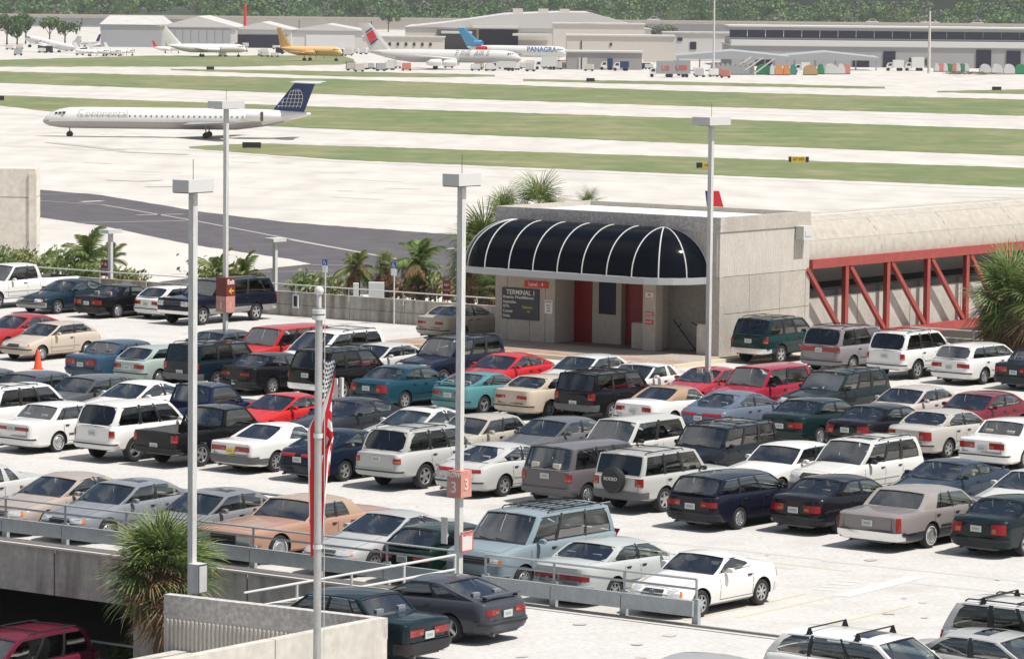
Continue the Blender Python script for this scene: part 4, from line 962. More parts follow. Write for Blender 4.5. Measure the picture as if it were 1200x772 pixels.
b = MB(); b.tube([(.075, -.03, zt - .4), (.11, -.03, 2.0)], .006, 4); obj('halyard', b, M_PIPE, g)
# flag: 13 stripes, canton with stars, hanging limp
fl = MB(); NS, NT = 42, 13
zt0 = at_y(380, 419, YF).z + 3.0
def flagp(s, t):
    # hoist edge runs down the pole; the fly collapses into long vertical pleats, so the stripes turn and hang
    w_ = max(0, min(1, (s - .20) / .30)); w_ = w_ * w_ * (3 - 2 * w_)
    pl = math.sin(t * 8.2 + 2.1) * (.19 - .10 * s) - .05 * s + .02
    x = (.05 + .62 * s * (1 - .35 * t)) * (1 - w_) + pl * w_
    yy = .10 + .02 * s + w_ * .09 * math.cos(t * 8.2 + 2.1 + s * 1.5) + (1 - w_) * .03 * math.sin(t * 9)
    zz = zt0 - 1.45 * t * (1 - w_ * .55) - .15 * s - 1.75 * w_ * (s ** 1.3) - .03 * math.sin(s * 17 + t * 5)
    return Vector((x, yy, zz))
for i in range(NS):
    for j in range(NT):
        s0, s1, t0, t1 = i / NS, (i + 1) / NS, j / NT, (j + 1) / NT
        mi = 2 if (s0 < .30 and j < 5) else (0 if j % 2 == 0 else 1)
        fl.quad(flagp(s0, t0), flagp(s1, t0), flagp(s1, t1), flagp(s0, t1), mi)
M_FR = mat('flag_red', (.60, .015, .02), .8); M_FW = mat('flag_white', (.78, .77, .76), .85); M_FB = mat('flag_blue', (.02, .03, .12), .8)
fg = obj('flag', fl, [M_FR, M_FW, M_FB], None, smooth=True, angle=60); fg.location = g.location; tag(fg, 'limp US flag with red and white stripes hanging down the flagpole', 'flag')
st = MB()
for r_ in range(9):
    for c_ in range(6 if r_ % 2 == 0 else 5):
        s = .30 * ((c_ + (.5 if r_ % 2 == 0 else 1)) / 6); t = 5 / 13 * (r_ + .7) / 9.4
        p = flagp(s, t); ds = (flagp(s + .01, t) - p).normalized(); dt = (flagp(s, t + .01) - p).normalized(); n_ = ds.cross(dt)
        for sg in (1, -1):
            pts = [p + n_ * .004 * sg + ds * (.032 if q % 2 == 0 else .014) * math.cos(R(36 * q + 90)) - dt * (.032 if q % 2 == 0 else .014) * math.sin(R(36 * q + 90)) for q in range(10)]
            st.poly(pts)
so = obj('star', st, M_WHITE, fg, weld=False); so['kind'] = 'stuff'

# ================================================================== TERMINAL ENTRANCE BUILDING
A_ = at(580, 401.2); TB = math.radians(38.4); TB = R(37.6)
T1 = Vector((math.cos(TB), -math.sin(TB), 0)); T2 = Vector((math.sin(TB), math.cos(TB), 0)); TX = (T1, T2, EZ)
BH = 5.15; BW = 10.25; BD = 5.9
bl = empty('terminal_entrance', A_); tag(bl, 'boxy grey concrete terminal entrance with fluted top, red doors and flat white roof', 'building')
def BP(s, d, z): return T1 * s + T2 * d + EZ * z          # local point: along front, depth, height
def wallbox(name, s0, s1, d0, d1, z0, z1, m, par=bl):
    b = MB(); b.lbox(BP(s0, d0, z0), T1 * (s1 - s0), T2 * (d1 - d0), EZ * (z1 - z0)); return obj(name, b, m, par)
# front left wall in three panels with joints
for k, (s0, s1) in enumerate(((0, .55), (.57, 1.62), (1.64, 2.35), (2.37, 2.81))): wallbox('wall_panel', s0, s1, 0, .25, 0.15, 2.98, M_FACE)
wallbox('wall_panel', 0.01, .24, .252, BD, .15, 2.98, M_FACE)
wallbox('wall_panel', 2.57, 2.812, .252, 1.2, .15, 2.98, M_FACE)                       # alcove side
wallbox('wall_panel', 3.78, 5.0, 1.2, 1.4, .15, 2.98, M_FACE)                         # alcove back
wallbox('wall_panel', 2.57, 2.92, 1.2, 1.4, .15, 2.98, M_FACE)
wallbox('wall_panel', 4.8, 5.0, 1.405, 3.2, .15, 2.98, M_FACE)
wallbox('wall_panel', 4.8, 9.8, 3.2, 3.4, .15, 2.98, M_DARK)
wallbox('wall_panel', 6.85, 7.42, 0, .45, .15, 2.98, M_FACE)                           # pier with notices
wallbox('wall_panel', 6.9, 7.1, .452, 3.2, .15, 2.98, M_FACE)
wallbox('wall_panel', 7.1, 9.85, 1.25, 1.45, .15, 2.98, mat('rough_render', (.30, .285, .26), .95, noise=(7, (.36, .34, .31), .4, .6), bump=.4))
wallbox('wall_panel', 9.86, BW, 0, .25, .15, 2.98, M_FACE)
wallbox('lintel', 0, BW, .005, .26, 2.985, 3.0, M_FACE)
# right side wall with panel joints, fluted upper wall
for k, (d0, d1) in enumerate(((.252, 1.9), (1.92, 3.9), (3.92, 5.6), (5.62, BD))):
    wallbox('wall_panel', BW - .25, BW, d0, d1, .15, 1.63, M_FACE); wallbox('wall_panel', BW - .25, BW, d0, d1, 1.65, 2.98, M_FACE)
wallbox('upper_wall', 0.03, BW - .03, .03, BD, 3.0, 4.62, M_FLUTE)
wallbox('parapet', -.01, BW + .01, -.01, .25, 4.62, BH, M_AGG)
wallbox('parapet', BW - .25, BW + .01, .252, BD, 4.62, BH, M_FACE)
wallbox('parapet', -.01, .25, .252, BD, 4.62, BH, M_FACE)
wallbox('parapet', .252, BW - .252, BD - .25, BD, 4.62, BH, M_FACE)
wallbox('roof', .252, BW - .252, .252, BD - .252, 4.621, 4.98, mat('roof_membrane', (.74, .73, .71), .8))
flt = MB(); pr = [(0, 0), (.01, -.035), (.05, -.035), (.06, 0)]
flt.grid([[BP(p, q + .03, 3.0) for p, q in pr], [BP(p, q + .03, 4.48) for p, q in pr], [BP(p, .03, 4.56) for p, q in pr]]); ftm = flt.mesh('flute', [M_FLUTE])
for k in range(92):
    o = link('flute', ftm, bl); o.location = BP(.06 + k * .11, 0, 0)
fs = MB(); fs.grid([[BP(BW - .03 - q * .25, p, 3.0) for p, q in pr], [BP(BW - .03 - q * .25, p, 4.56) for p, q in pr]]); fsm = fs.mesh('flute', [M_FLUTE])
for k in range(50):
    o = link('flute', fsm, bl); o.location = BP(0, .06 + k * .115, 0)
# doors
wallbox('door', 2.83, 3.66, 1.18, 1.24, .15, 2.75, M_RED_D); wallbox('wall_panel', 3.665, 3.79, 1.2, 1.4, .15, 2.98, M_FACE)
b = MB(); b.lbox(BP(5.03, 1.45, .15), T1 * .85, T2 * .3, EZ * 2.6); obj('door', b, M_RED_D, bl)
wallbox('window', 3.98, 4.75, 1.17, 1.198, 1.25, 2.45, mat('dark_poster', (.006, .008, .03), .6))
wallbox('light_switch', 2.5, 2.58, .5, .62, 1.7, 2.1, M_TRIM)
wallbox('counter', 6.1, 6.84, .35, .85, .15, 1.1, M_FACE)
wallbox('low_wall', 9.2, 9.85, .1, .3, .15, 1.25, M_PALE)
b = MB()
b.tube([BP(7.6, .9, 1.25), BP(8.6, .9, .2)], .03, 6); b.tube([BP(7.85, .9, 1.0), BP(7.95, .9, 1.15)], .02, 6); b.tube([BP(8.35, .9, .1), BP(8.7, .9, .35)], .015, 6)
b.tube([BP(9.0, .05, 1.3), BP(9.25, .05, 1.2)], .025, 6); obj('handrail', b, M_TRIM, bl, weld=False)
wallbox('floor', 0, BW, .0, 3.2, 0.0, .145, mat('entry_floor', (.22, .17, .15), .8))
wallbox('ceiling', .25, BW - .25, .26, 3.4, 2.96, 2.983, M_FACE)
b = MB(); b.lbox(BP(BW + .0, 4.9, 4.15), T1 * .36, T2 * .62, EZ * .5); b.lbox(BP(BW + .36, 5.0, 4.28), T1 * .02, T2 * .4, EZ * .2); fb = obj('wall_floodlight', b, mat('lamp_head_paint')); fb.location = A_; tag(fb, 'square metal floodlight box high on the right wall of the entrance building', 'light')
# canopy: glass barrel vault with quarter domes
cn = empty('barrel_canopy', A_); tag(cn, 'dark glass barrel canopy with white ribs and rounded ends over the entrance', 'canopy')
RX, RZ, CZ = 2.0, 1.72, 2.98
S0, S1 = 1.04, 7.76
M_CG = mat('smoked_canopy_glass', (.004, .005, .009), .08, spec=.10)
def arc(s, a): return BP(s, -RX * math.cos(a), CZ + RZ * math.sin(a))
NA = 12
ss_ = [S0 + 1.12 * k for k in range(7)]
for k in range(6):
    b = MB(); b.grid([[arc(ss_[k], R(90) * j / NA), arc(ss_[k + 1], R(90) * j / NA)] for j in range(NA + 1)]); obj('glass_panel', b, M_CG, cn, smooth=True)
def dome(sc, phi, a): return BP(sc + RX * math.cos(a) * math.sin(phi), -RX * math.cos(a) * math.cos(phi), CZ + RZ * math.sin(a))
for sc, sg in ((S0, -1), (S1, 1)):
    for q in range(3):
        b = MB(); b.grid([[dome(sc, sg * R(30) * (q + f / 4), R(90) * j / NA) for f in range(5)] for j in range(NA + 1)]); obj('glass_panel', b, M_CG, cn, smooth=True)
        b = MB(); b.tube([dome(sc, sg * R(30) * (q + 1), R(90) * j / NA) for j in range(NA + 1)], .026, 6); obj('rib', b, M_PIPE, cn, smooth=True)
for s in ss_:
    b = MB(); b.tube([arc(s, R(90) * j / NA) for j in range(NA + 1)], .026, 6); obj('rib', b, M_PIPE, cn, smooth=True)
gut = [BP(S0 - RX * 1.02 * math.sin(R(90 - 15 * k)), -RX * 1.02 * math.cos(R(90 - 15 * k)), 0) for k in range(7)] + [BP(S1 + RX * 1.02 * math.sin(R(15 * k)), -RX * 1.02 * math.cos(R(15 * k)), 0) for k in range(7)]
b = MB(); ctr = BP((S0 + S1) / 2, 0, 0)
inn = [BP((p).dot(T1) + 0, p.dot(T2) * .90, 0) for p in gut]
b.grid([[p + EZ * 2.74 for p in gut], [p + EZ * 2.98 for p in gut], [p + EZ * 3.0 + (ctr - p) * .02 for p in gut]]); b.grid([[p + EZ * 2.74 for p in inn], [p + EZ * 2.74 for p in gut]])
obj('gutter', b, mat('gutter_metal', (.44, .45, .46), .5, .2), cn, smooth=False)
b = MB(); b.poly([p + EZ * 2.76 for p in inn]); obj('soffit', b, M_FACE, cn)
# signs of the terminal
def tsign(name, s, z, w_, h_, m, label, texts=(), d=-.02, frame=None):
    g = empty(name, A_ + BP(s, d, z)); tag(g, label, 'sign'); N = -T2
    b = MB(); b.box((0, 0, 0), (w_, .05, h_), 0, TX); obj('panel', b, m, g)
    for (t_, sz, dx, dz, mm, al) in texts: text_mesh(t_, sz, mm, N * .03 + T1 * dx + EZ * dz, T1, EZ, g, 'lettering', .003, al, bold=sz * .015)
    return g
M_BLUEP = mat('blue_print', (.05, .10, .45), .6); M_YEP = mat('yellow_print', (.55, .52, .12), .6)
tsign('terminal_sign', 1.22, 1.53, 1.74, 1.18, M_DARK, 'large dark sign headed TERMINAL 1 with airline names, left of the red door', [
    ('TERMINAL 1', .25, .02, .42, M_WHITE, 'CENTER'), ('America West', .155, -.82, .24, M_WHITE, 'LEFT'), ('Midwest', .155, .10, .24, M_WHITE, 'LEFT'), ('Australian', .155, -.82, .06, M_WHITE, 'LEFT'),
    ('ATA', .155, -.82, -.11, M_WHITE, 'LEFT'), ('Bahama', .155, .10, -.11, M_YEP, 'LEFT'), ('Comair', .155, -.82, -.29, M_WHITE, 'LEFT'), ('s', .13, .10, -.29, M_BLUEP, 'LEFT'), ('Air', .13, .32, -.27, M_YEP, 'LEFT'), ('Delta', .155, -.82, -.47, M_WHITE, 'LEFT')])
tsign('level_sign', 1.95, 2.30, 1.1, .24, mat('red_sign', (.62, .03, .02), .5), 'small red Level 4 sign tucked under the canopy', [('Level   4', .2, 0, 0, M_WHITE, 'CENTER')])
tsign('small_notice', 2.55, 1.50, .36, .52, M_WHITE, 'small white notice with red heading beside the terminal sign', [('STOP', .12, 0, .17, M_RPRINT, 'CENTER'), ('Pets in', .07, 0, .05, M_TRIM, 'CENTER'), ('cages', .07, 0, -.05, M_TRIM, 'CENTER'), ('only', .07, 0, -.15, M_TRIM, 'CENTER')])
tsign('small_notice', 7.16, 1.50, .34, .12, M_RPRINT, 'upper red notice strip on the pier beside the stair recess', [('NOTICE', .09, 0, 0, M_WHITE, 'CENTER')])
tsign('small_notice', 7.16, 1.20, .34, .16, M_RPRINT, 'lower red notice strip on the pier beside the stair recess', [('NO EXIT', .08, 0, 0, M_WHITE, 'CENTER')])
tsign('small_notice', 7.16, 2.2, .34, .20, M_NOTICE, 'pale notice at the top of the pier under the canopy edge', [('24', .14, 0, 0, M_RPRINT, 'CENTER')])
# pavement with kerb in front, brick strips
sw = empty('entrance_pavement', A_); sw['kind'] = 'structure'
b = MB(); b.lbox(BP(-2.5, -3.7, .002), T1 * 13.3, T2 * 3.7, EZ * .138); obj('slab', b, mat('pavement_concrete', (.42, .37, .32), .9, noise=(.8, (.34, .29, .25), .4, .65)), sw)
b = MB(); b.lbox(BP(-2.5, -3.88, .0), T1 * 13.5, T2 * .17, EZ * .14); b.lbox(BP(10.82, -3.7, .0), T1 * .18, T2 * 9, EZ * .14); obj('kerb', b, mat('kerb_yellow', (.62, .54, .38), .85), sw, weld=False)
b = MB(); b.lbox(BP(10.25, 0, .0), T1 * .56, T2 * 5.9, EZ * .138); obj('slab', b, mat('pavement_concrete'), sw)
for k in range(12):
    b = MB(); b.lbox(BP(-2.4 + 1.1 * k, -3.6 + .0, .14), T1 * 1.06, T2 * 1.0, EZ * .006); obj('paver_band', b, M_PAVER, sw)

# ================================================================== RED TRUSS WALKWAY
W0 = A_ + BP(BW, BD - .3, 0); W0.z = 0
# truss plane continues the right wall of the building
D_ = (at(1110, 398) - at(950, 424)); D_ = E2.copy()
O_ = at_y(950, 311, (A_ + BP(BW, BD, 0)).y); TO = A_ + BP(BW, BD, 0)
wk = empty('truss_walkway', TO); tag(wk, 'elevated walkway with rounded beige roof and red steel truss, right of the entrance building', 'walkway')
DW = (Vector((at_y(1200, 288, TO.y + 12).x, TO.y + 12, 0)) - Vector((TO.x, TO.y, 0)))
DW = T2.copy(); NW = T1.copy()                  # NW points out of the truss plane towards the viewer
ZT, ZB = 3.18, .28; PT = 2.93; LEN = 34
def WP(s, n, z): return DW * s + NW * n + EZ * z
def beam(name, p, q, w_, d_, m, par):
    b = MB(); X_ = (q - p).normalized(); Y_ = NW; Z_ = X_.cross(Y_); b.box((p + q) / 2, ((q - p).length, d_, w_), 0, (X_, Y_, Z_)); return obj(name, b, m, par)
for side, n in (('near', 0), ('far', -3.3)):
    beam('top_chord', WP(0.02, n, ZT), WP(LEN, n, ZT), .34, .22, M_RED_P, wk)
    beam('bottom_chord', WP(0.02, n, ZB), WP(LEN, n, ZB), .34, .22, M_RED_P, wk)
    for k in range(12):
        s = 2.45 + PT * k
        if k < 11: beam('vertical', WP(s, n, ZB + .17), WP(s, n, ZT - .17), .22, .18, M_RED_P, wk)
        if side == 'near': beam('diagonal', WP(s - PT + .28, n, ZT - .18), WP(s - .16, n, ZB + .18), .17, .15, M_RED_P, wk)
        else:
            a, b_ = (ZT - .18, ZB + .18) if k < 3 else (ZB + .18, ZT - .18)
            beam('diagonal', WP(s - PT + .28, n, a), WP(s - .16, n, b_), .17, .15, M_RED_P, wk)
for k in range(9):
    b = MB(); b.lbox(WP(.1 + 3.8 * k, -.36, ZB - .05), DW * 3.76, -NW * .08, EZ * 1.65); obj('side_panel', b, mat('beige_panel', (.52, .50, .45), .8, noise=(2, (.46, .44, .40), .4, .6)), wk)
    b = MB(); b.lbox(WP(.1 + 3.8 * k, -2.7, ZB - .05), DW * 3.76, -NW * .08, EZ * 1.65); obj('side_panel', b, mat('beige_panel'), wk)
b = MB(); b.lbox(WP(.1, -.33, ZB + 1.605), DW * (LEN - .2), -NW * .12, EZ * .24); b.lbox(WP(.1, -2.68, ZB + 1.605), DW * (LEN - .2), -NW * .10, EZ * .24); obj('dark_rail', b, M_TRIM, wk, weld=False)
b = MB(); b.lbox(WP(.1, -.70, ZB - .25), DW * (LEN - .2), -NW * 2.2, EZ * .2); obj('floor', b, M_CONC, wk)
b = MB(); b.lbox(WP(-.6, -3.05, ZB - .1), DW * LEN, -NW * .06, EZ * (ZT - ZB + .2)); obj('far_lattice', b, mat('lattice_grey', (.70, .68, .65), .8), wk)
tr = MB(); n_ = 14; RW, RH = 1.62, 1.60
def tubep(s, a): return WP(s, -1.65 + RW * math.cos(a), ZT + .17 + RH * math.sin(a))
seg = 0
for k in range(7):
    s0, s1 = (.02 if k else -.5) + 8.8 * k / 1.75 , .02 + 8.8 * (k + 1) / 1.75 - .03
    for c_, (a0, a1) in enumerate(((0, 25), (25.3, 58), (58.3, 122), (122.3, 180))):
        b = MB(); b.grid([[tubep(s0, R(a0 + (a1 - a0) * j / 5)), tubep(s1, R(a0 + (a1 - a0) * j / 5))] for j in range(6)]); obj('roof_panel', b, mat('beige_roof', (.44, .405, .35), .85, noise=(.4, (.425, .39, .335), .4, .65), streak=(1.2, (.38, .33, .27), .1)), wk, smooth=True)
b = MB(); b.grid([[tubep(.03, R(180 * j / 12)) * .999 for j in range(13)], [tubep(LEN, R(180 * j / 12)) * .998 for j in range(13)]]); obj('roof_lining', b, mat('lining', (.7, .68, .64), .8), wk)
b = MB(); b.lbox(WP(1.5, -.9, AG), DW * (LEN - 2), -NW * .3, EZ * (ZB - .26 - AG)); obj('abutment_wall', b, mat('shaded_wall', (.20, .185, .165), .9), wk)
for k in range(3):
    b = MB(); b.lbox(WP(6 + 12 * k, -2.0, AG), DW * .6, -NW * .6, EZ * (ZB - .25 - AG)); obj('support', b, M_CONC, wk)
# ---- pale concourse block at the left edge
cb = empty('concourse_block', (0, 0, 0)); tag(cb, 'pale windowless concrete block with one horizontal joint at the left edge', 'building')
pa = at_y(41.5, 198, 250); zt_ = pa.z; X0 = pa.x
b = MB(); b.lbox((X0 - 60, 250, AG), Vector((60, 0, 0)), Vector((0, 2.5, 0)), EZ * (at_y(20, 231, 250).z - AG - .04)); obj('wall', b, mat('cream_concrete', (.72, .67, .59), .85, noise=(.3, (.66, .61, .54), .4, .7)), cb)
b = MB(); b.lbox((X0 - 60, 250, at_y(20, 231, 250).z), Vector((60, 0, 0)), Vector((0, 2.5, 0)), EZ * (zt_ - at_y(20, 231, 250).z)); obj('wall', b, mat('cream_concrete'), cb)
b = MB(); b.lbox((X0 - .42, 249.9, AG), Vector((.5, 0, 0)), Vector((0, .09, 0)), EZ * (zt_ - AG - .3)); obj('corner_strip', b, mat('cream_concrete'), cb)
# ================================================================== AIRFIELD
HAIR = CAMZ - AG
M_APRON = mat('apron_concrete', (.585, .555, .51), .9, noise=(.02, (.565, .535, .49), .40, .66, (1, .3, 1)), bump=0)
M_GRASS = mat('mown_grass', (.135, .18, .062), .95, noise=(.045, (.235, .225, .10), .42, .70, (1, .3, 1)), streak=(.09, (.33, .29, .19), .55))
M_ASPH = mat('old_asphalt', (.085, .078, .088), .9, noise=(.35, (.115, .105, .112), .4, .65))
def sheet(name, pts, z, m, kind='structure'):
    b = MB(); b.poly([Vector((p.x, p.y, z)) for p in pts]); o = obj(name, b, m); o['kind'] = kind
    return o
b = MB(); xs_ = [-1200, -600, -200, 0, 200, 600, 1200]; ys_ = [60, 200, 400, 700, 1200, 2000, 3100]
b.grid([[(x, y, AG) for x in xs_] for y in ys_]); o = obj('apron_ground', b, M_APRON); o['kind'] = 'structure'
def strip(name, top, bot, m, dz, jag=1):
    """polygon from two pixel polylines on the airfield plane"""
    rj = random.Random(int(top[0][0] * 7 + top[0][1]))
    def dens(pl):
        out = []
        for (u0, v0), (u1, v1) in zip(pl, pl[1:]):
            n = max(1, int(abs(u1 - u0) / 9))
            out += [(u0 + (u1 - u0) * k / n, v0 + (v1 - v0) * k / n + (rj.uniform(-.28, .28) * (jag if k else 0))) for k in range(n)]
        return out + [pl[-1]]
    top, bot = dens(top), dens(bot)
    ps = [at(u, v, AG) for u, v in top] + [at(u, v, AG) for u, v in bot[::-1]]
    o = sheet(name, ps, AG + dz, m); 
    return o
strip('grass_strip', [(222, 172), (300, 168), (800, 184), (1200, 197), (1500, 207)], [(222, 174), (300, 180.5), (400, 187.5), (800, 204), (1200, 220), (1500, 231)], M_GRASS, .03)
strip('grass_strip', [(-300, 102), (0, 112), (400, 126), (800, 138.5), (1200, 152), (1500, 162)], [(-300, 119), (0, 124), (60, 131), (200, 144), (320, 148.5), (400, 152), (800, 168), (1200, 183), (1500, 194)], M_GRASS, .03)
strip('grass_strip', [(-300, 77), (0, 84), (400, 93), (800, 107), (1200, 117), (1500, 125)], [(-300, 89), (0, 97.5), (400, 111.5), (800, 124.5), (1200, 136), (1500, 144)], M_GRASS, .03)
strip('grass_strip', [(-300, 68), (0, 70.5), (180, 65.5), (400, 65), (415, 70)], [(-300, 76), (0, 78.5), (280, 78.5), (400, 76), (415, 74)], M_GRASS, .03)
strip('grass_strip', [(200, 81), (400, 84), (580, 88)], [(200, 82.5), (400, 90), (500, 91), (580, 90)], M_GRASS, .03)
strip('grass_strip', [(613, 93), (800, 96), (1037, 102)], [(613, 95.5), (800, 100), (1000, 104), (1037, 104)], M_GRASS, .03)
strip('grass_strip', [(1098, 107), (1200, 105), (1500, 110)], [(1098, 108.5), (1200, 110.5), (1500, 117)], M_GRASS, .03)
strip('dark_apron', [(42, 222), (120, 229), (240, 249), (340, 261), (545, 276)], [(30, 252.5), (120, 265), (226, 287), (340, 303.5), (366, 309.5), (330, 313), (190, 330), (120, 345), (545, 345)], M_ASPH, .02)
strip('dark_apron', [(-60, 210), (43, 222)], [(-60, 238), (43, 252.5)], M_ASPH, .024)
# thin painted lines on the asphalt and worn wheel marks on the concrete
M_APL = mat('faded_apron_line', (.40, .36, .34), .9); M_SKID = mat('tyre_scuffs', (.44, .41, .385), .95)
def pline(pts, w_, m, dz=.05, name='apron_line'):
    b = MB()
    for (u0, v0), (u1, v1) in zip(pts, pts[1:]):
        p, q = at(u0, v0, AG + dz), at(u1, v1, AG + dz); d = (q - p).normalized(); n = Vector((-d.y, d.x, 0)) * w_ / 2
        b.quad(p - n, q - n, q + n, p + n)
    o = obj(name, b, m); o['kind'] = 'structure'
pline([(44, 235), (120, 240), (230, 259), (340, 280), (478, 306)], .45, M_APL)
pline([(340, 281), (478, 306)], .5, M_APL, .055)
pline([(90, 261), (205, 259), (226, 258)], .6, M_APL); pline([(160, 252), (215, 251)], .9, M_APL); pline([(95, 236.5), (120, 235.5)], 1.1, M_LINEW)
pline([(365, 310.5), (520, 312)], .35, M_APL); pline([(200, 321), (390, 317)], .25, M_APL); pline([(42, 228), (120, 226)], .3, M_APL)
pline([(125, 211), (165, 212.5), (190, 211)], .8, M_SKID); pline([(170, 219), (235, 218)], .8, M_SKID); pline([(60, 167), (110, 172), (140, 176)], 2.6, M_SKID); pline([(140, 178), (220, 181)], 1.6, M_SKID)
for pts in ([(-100, 169), (222, 176), (400, 190), (800, 207), (1300, 228)], ): pline(pts, 1.3, M_SKID, .01)
for (a, b_) in (((-100, 106.5), (1300, 145.5)), ((400, 118), (1300, 142)), ((0, 133), (400, 157))): pline([a, b_], 3.5, mat('rubber_streak', (.50, .475, .44), .95), .012)

# slab joints and tyre marks on the concrete
M_JNT = mat('slab_joint', (.50, .475, .44), .95)
for k in range(9):
    v0 = 178 + 11 * k; pline([(-120, v0 - 6), (1320, v0 + 42 + 2 * k)], .22, M_JNT, .008, 'slab_joint')
rj_ = random.Random(4)
for k in range(26):
    u = rj_.uniform(50, 1180); v = rj_.uniform(156, 232) + .03 * (u - 200); l = rj_.uniform(15, 90); pline([(u, v), (u + l, v + l * rj_.uniform(.0, .06))], rj_.uniform(.4, 1.3), mat('faint_scuff', (.515, .49, .455), .95), .015 + .0006 * k, 'tyre_mark')
# airfield signs
M_SBLK = mat('sign_black', (.02, .02, .02), .5); M_SYEL = mat('sign_yellow', (.80, .50, .02), .5)
def asign(u, v, wpx, hpx, segs, label):
    p = at(u, v, AG); s = p.y / 4600; g = empty('runway_sign', p); tag(g, label, 'airfield sign')
    w_, h_ = wpx * s, hpx * s; x = -w_ / 2
    for k, (fr, m) in enumerate(segs):
        b = MB(); b.lbox((x, -.15, .15), Vector((w_ * fr - .03, 0, 0)), Vector((0, .3, 0)), EZ * h_); obj('panel', b, m, g); x += w_ * fr
    b = MB()
    for k in (-.4, .4): b.tube([(w_ * k, 0, 0), (w_ * k, 0, .16)], .05, 6)
    obj('leg', b, M_SBLK, g, weld=False); return g, w_, h_
asign(246.5, 82.5, 9, 3.6, [(1, M_SBLK)], 'small dark airfield sign seen from behind, far left strip')
asign(295, 174.5, 22, 6.5, [(1, M_SBLK)], 'wide black airfield sign at the tip of the near grass strip')
asign(692, 96.5, 10, 4, [(1, M_SBLK)], 'small dark airfield sign near the middle far strip')
asign(1168, 106.5, 11, 4, [(1, M_SBLK)], 'small dark airfield sign at the far right')
asign(1, 118.5, 8, 5, [(1, M_SBLK)], 'small dark airfield sign cut by the left edge')
g_, w_, h_ = asign(936, 191, 24, 6, [(.14, M_SBLK), (.7, M_SYEL), (.16, M_SBLK)], 'yellow and black taxiway sign on the near grass, right of the light pole')
text_mesh('-S7 H7-', h_ * .8, M_SBLK, Vector((0, -.17, .15 + h_ / 2)), Vector((1, 0, 0)), EZ, g_)
g_, w_, h_ = asign(824, 198, 16, 6, [(.45, M_SBLK), (.55, M_SYEL)], 'yellow and black taxiway sign half hidden by the light pole')
text_mesh('14', h_ * .8, M_SBLK, Vector((w_ * .2, -.17, .15 + h_ / 2)), Vector((1, 0, 0)), EZ, g_)

